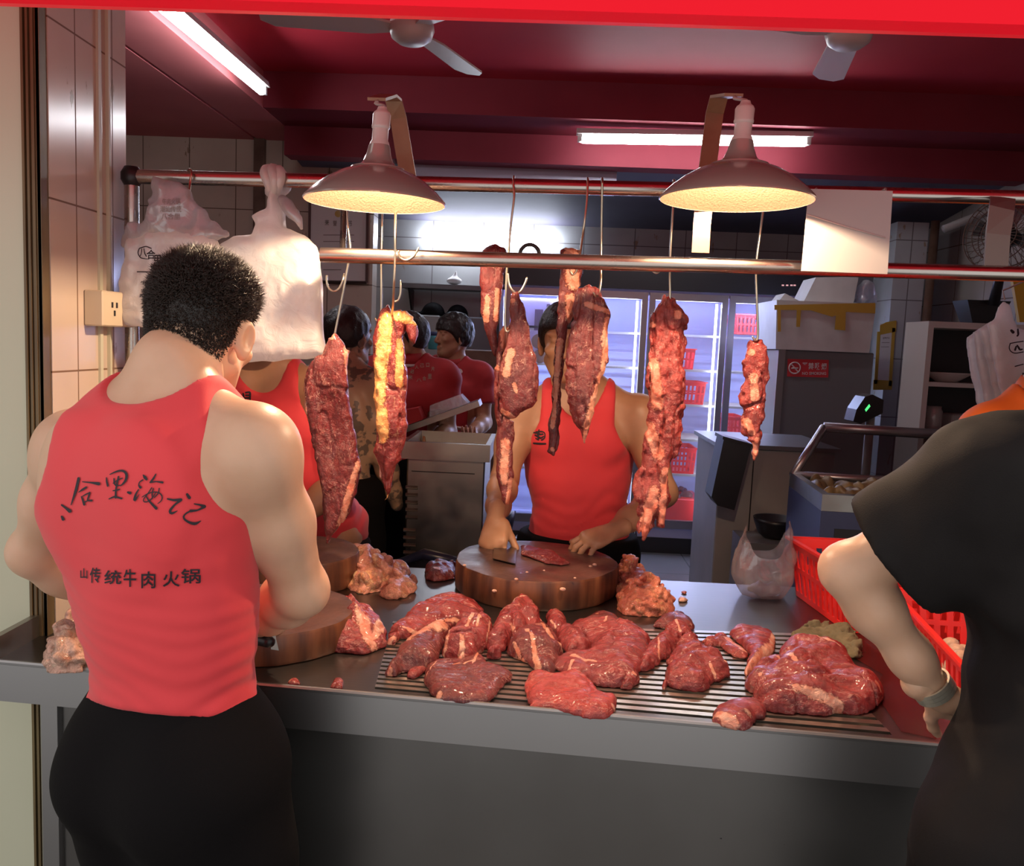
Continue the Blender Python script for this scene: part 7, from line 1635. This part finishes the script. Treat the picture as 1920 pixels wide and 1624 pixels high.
MB().box((a.x, my, 0.0), (b.x-0.02, my+0.42, a.z-0.03), bev=0.006).build('body', M['steel_dark'], mt)
mb = MB()
for x0, y0_, x1, y1_ in ((a.x-0.02, my-0.02, b.x, my+0.0), (a.x-0.02, my+0.42, b.x, my+0.422), (a.x-0.02, my, a.x, my+0.42), (b.x-0.02, my, b.x, my+0.42)): mb.box((x0, y0_, a.z-0.05), (x1, y1_, a.z+0.02))
mb.build('top_rim', M['steel_dark'], mt)
for px, py0, n in ((772, 915, 5), (768, 995, 5)):
    for k in range(n):
        c = at(px, py0+14*k, y=my); mb = MB(); mb.prism([c+Vector((-0.025, 0, -0.006)), c+Vector((-0.025, -0.010, 0.002)), c+Vector((-0.025, 0, 0.010))], (0.05, 0, 0)); mb.build('louvre', M['steel_dark'], mt)
c = at(800, 884, y=my); MB().box((a.x+0.02, my-0.002, c.z-0.003), (b.x-0.06, my, c.z+0.001)).build('seam', M['dark_metal'], mt)
c0 = at(640, 985, y=3.15); sp = T_(MB().box((c0.x-0.22, 3.05, 0), (c0.x+0.04, 3.20, c0.z), bev=0.004).build('steel_bin', M['grey_panel']), 'plain grey steel side unit behind the leftmost hanging cut', 'cabinet')
def chair(x, y, rz, label, z0=0.0, root=None):
    root = empty('plastic_chair', (0, 0, 0), label, 'chair', 'dark blue plastic chairs')
    V = []; F = []; na, nh = 21, 9
    for j in range(nh):
        t = j/(nh-1)
        for k in range(na):
            a = math.radians(-105+210*k/(na-1)); top = 0.60+0.28*math.exp(-(a/0.95)**2)*1.0+0.02
            z = 0.43+(top-0.43)*t if abs(a) < 1.5 else 0.55+(top-0.55)*t
            r_ = 0.235+0.05*t; V.append((math.sin(a)*r_, -math.cos(a)*r_*0.95-0.03*t, z))
    for j in range(nh-1):
        for k in range(na-1):
            F.append([j*na+k, j*na+k+1, (j+1)*na+k+1, (j+1)*na+k])
    n = len(V); V2 = [(v[0]*0.975, v[1]*0.975, v[2]) for v in V]; F2 = [[i+n for i in f[::-1]] for f in F]
    edge = [k for k in range(na)][::-1]+[j*na for j in range(1, nh)]+[(nh-1)*na+k for k in range(1, na)]+[j*na+na-1 for j in range(nh-2, 0, -1)]
    E = [[edge[i], edge[(i+1) % len(edge)], edge[(i+1) % len(edge)]+n, edge[i]+n] for i in range(len(edge))]
    mesh_obj('backrest', V+V2, F+F2+E, M['chair_blue'], root)
    MB().box((-0.215, -0.20, 0.415), (0.215, 0.24, 0.435), bev=0.008).build('seat', M['chair_blue'], root)
    for sx in (-1, 1):
        for sy in (-1, 1): MB().tube([(sx*0.20, sy*0.20, 0.42), (sx*0.235, sy*0.245, 0.0)], [0.026, 0.018], 8).build('leg', M['chair_blue'], root)
        MB().tube([(sx*0.245, -0.05, 0.62), (sx*0.25, 0.12, 0.64), (sx*0.235, 0.22, 0.60), (sx*0.235, 0.245, 0.0)], [0.022, 0.024, 0.024, 0.018], 8).build('armrest', M['chair_blue'], root, True)
    root.location = (x, y, z0); root.rotation_euler = (0, 0, rz); return root
chair(at(818, 960, y=3.15).x, 3.08, math.radians(78), 'dark blue plastic armchair before the steel kitchen unit', z0=0.0)
chair(0.15, 3.58, math.radians(150), 'dark blue plastic armchair behind the facing butcher')
t0, t1 = at(742, 818, y=3.95), at(900, 762, y=3.95); d = (t1-t0); mb = MB(); n_ = d.cross(Vector((0, 1, 0))).normalized()*-1
if n_.z < 0: n_ = -n_
tr = empty('serving_tray', tuple((t0+t1)/2), 'long steel tray with wrapped food held aslant by the people at the back', 'tray')
mb = MB(); mb.prism([t0, t1, t1+n_*0.028, t0+n_*0.028], (0, 0.17, 0)); mb.build('tray', M['steel_dark'], tr)
mb = MB(); q0, q1 = t0+d*0.42+n_*0.03, t0+d*0.88+n_*0.03; mb.prism([q0+Vector((0, 0.02, 0)), q1+Vector((0, 0.02, 0)), q1-d*0.05+n_*0.05+Vector((0, 0.02, 0)), q0+d*0.05+n_*0.05+Vector((0, 0.02, 0))], (0, 0.12, 0)); mb.build('wrapped_pack', M['bag_clear'], tr)
mb = MB(); q0, q1 = t0+d*0.02+n_*0.03, t0+d*0.34+n_*0.03; mb.prism([q0+Vector((0, 0.02, 0)), q1+Vector((0, 0.02, 0)), q1+n_*0.06+Vector((0, 0.02, 0)), q0+n_*0.08+Vector((0, 0.02, 0))], (0, 0.12, 0)); mb.build('red_pack', M['polo_red'], tr)
wy = 6.62; a, b = at(752, 530, y=wy), at(1064, 534, y=wy)
sh_ = empty('wall_shelf', ((a.x+b.x)/2, wy+0.12, a.z), 'dark wall shelf below the blazing tube on the far wall', 'shelf')
MB().box((a.x, wy, a.z-0.035), (b.x, 6.895, a.z)).build('board', M['grey_panel'], sh_)
p = at(765, 560, y=wy); MB().prism([(a.x+0.05, wy+0.02, a.z-0.036), (a.x+0.05, 6.895, a.z-0.036), (a.x+0.05, 6.895, a.z-0.28)], (0.012, 0, 0)).build('bracket', M['dark_metal'], sh_)
c = at(852, 522, y=wy+0.1); S = Sculpt(A3(c)-0.12, A3(c)+0.12, 0.007); S.ell(A3(c)-vec(0, 0, 0.02), (0.06, 0.05, 0.03), None, 0.02); S.cap(A3(c), A3(c)+vec(0.01, 0, 0.05), 0.025, 0.008, 0.02); S.F = np.maximum(S.F, a.z+0.001-S.g.Z+0*S.F); V, Q = S.g.mesh(S.F)
T_(mesh_obj('tissue_pack', V, Q, M['paper_white']), 'small white crumpled tissue on the dark wall shelf', 'tissue')
c0, c1 = at(783, 640, y=6.5), at(826, 592, y=6.5); T_(MB().box((c0.x, 6.45, 0.0), (c1.x, 6.89, c1.z), bev=0.01).build('locker', M['grey_light']), 'grey tall locker under the black caps at the back', 'locker')
c2_, c3_ = at(836, 660, y=6.5), at(925, 596, y=6.5); T_(MB().box((c1.x+0.03, 6.5, 0.0), (c3_.x, 6.89, c3_.z), bev=0.01).build('locker', M['grey_panel']), 'wide grey locker behind the head of the red polo wearer', 'locker')
def cap(px, py, y, label, s=1.0, zbase=None):
    c = at(px, py, y=y); c = Vector((c.x, c.y, zbase)); S = Sculpt(A3(c)-0.2, A3(c)+0.2, 0.007); S.ell(A3(c)+vec(0, 0, 0.01), (0.085*s, 0.10*s, 0.085*s), None, 0.01); S.ell(A3(c)+vec(-0.09*s, -0.02, 0.012), (0.075*s, 0.07*s, 0.010), None, 0.02); S.F = np.maximum(S.F, zbase-S.g.Z+0*S.F); V, Q = S.g.mesh(S.F)
    T_(mesh_obj('cap', V, Q, M['cloth_black']), label, 'cap', 'black caps at the back')
cap(812, 590, 6.58, 'black cap on the grey tall locker at the back', 1.05, c1.z+0.002); cap(858, 588, 6.62, 'black cap on the wide grey locker near the polo wearer', 0.95, c3_.z+0.002)
c = at(812, 655, y=6.35); bt = empty('water_bottle', (c.x, c.y, c.z), 'teal plastic bottle standing at the back, left of the polo wearer', 'bottle')
MB().lathe([(0.034, 0.0), (0.038, 0.006), (0.038, 0.085), (0.033, 0.10)], c, 18).build('body', M['teal_plastic'], bt, True); MB().lathe([(0.030, 0.101), (0.031, 0.13), (0.001, 0.131)], c, 18).build('cap', M['freezer_blue'], bt, True)
T_(MB().box((c.x-0.06, 6.29, 0), (c.x+0.10, 6.43, c.z-0.001)).build('pedestal', M['grey_light']), 'narrow pale stand under the teal bottle', 'stand')
q0, q1 = at(868, 656, y=5.75), at(942, 656, y=5.75); T_(MB().box((q0.x, 5.75, 0), (q1.x, 6.15, q0.z), bev=0.006).build('cupboard', M['rust_brown']), 'dark brown cupboard behind the red polo wearer', 'cupboard')
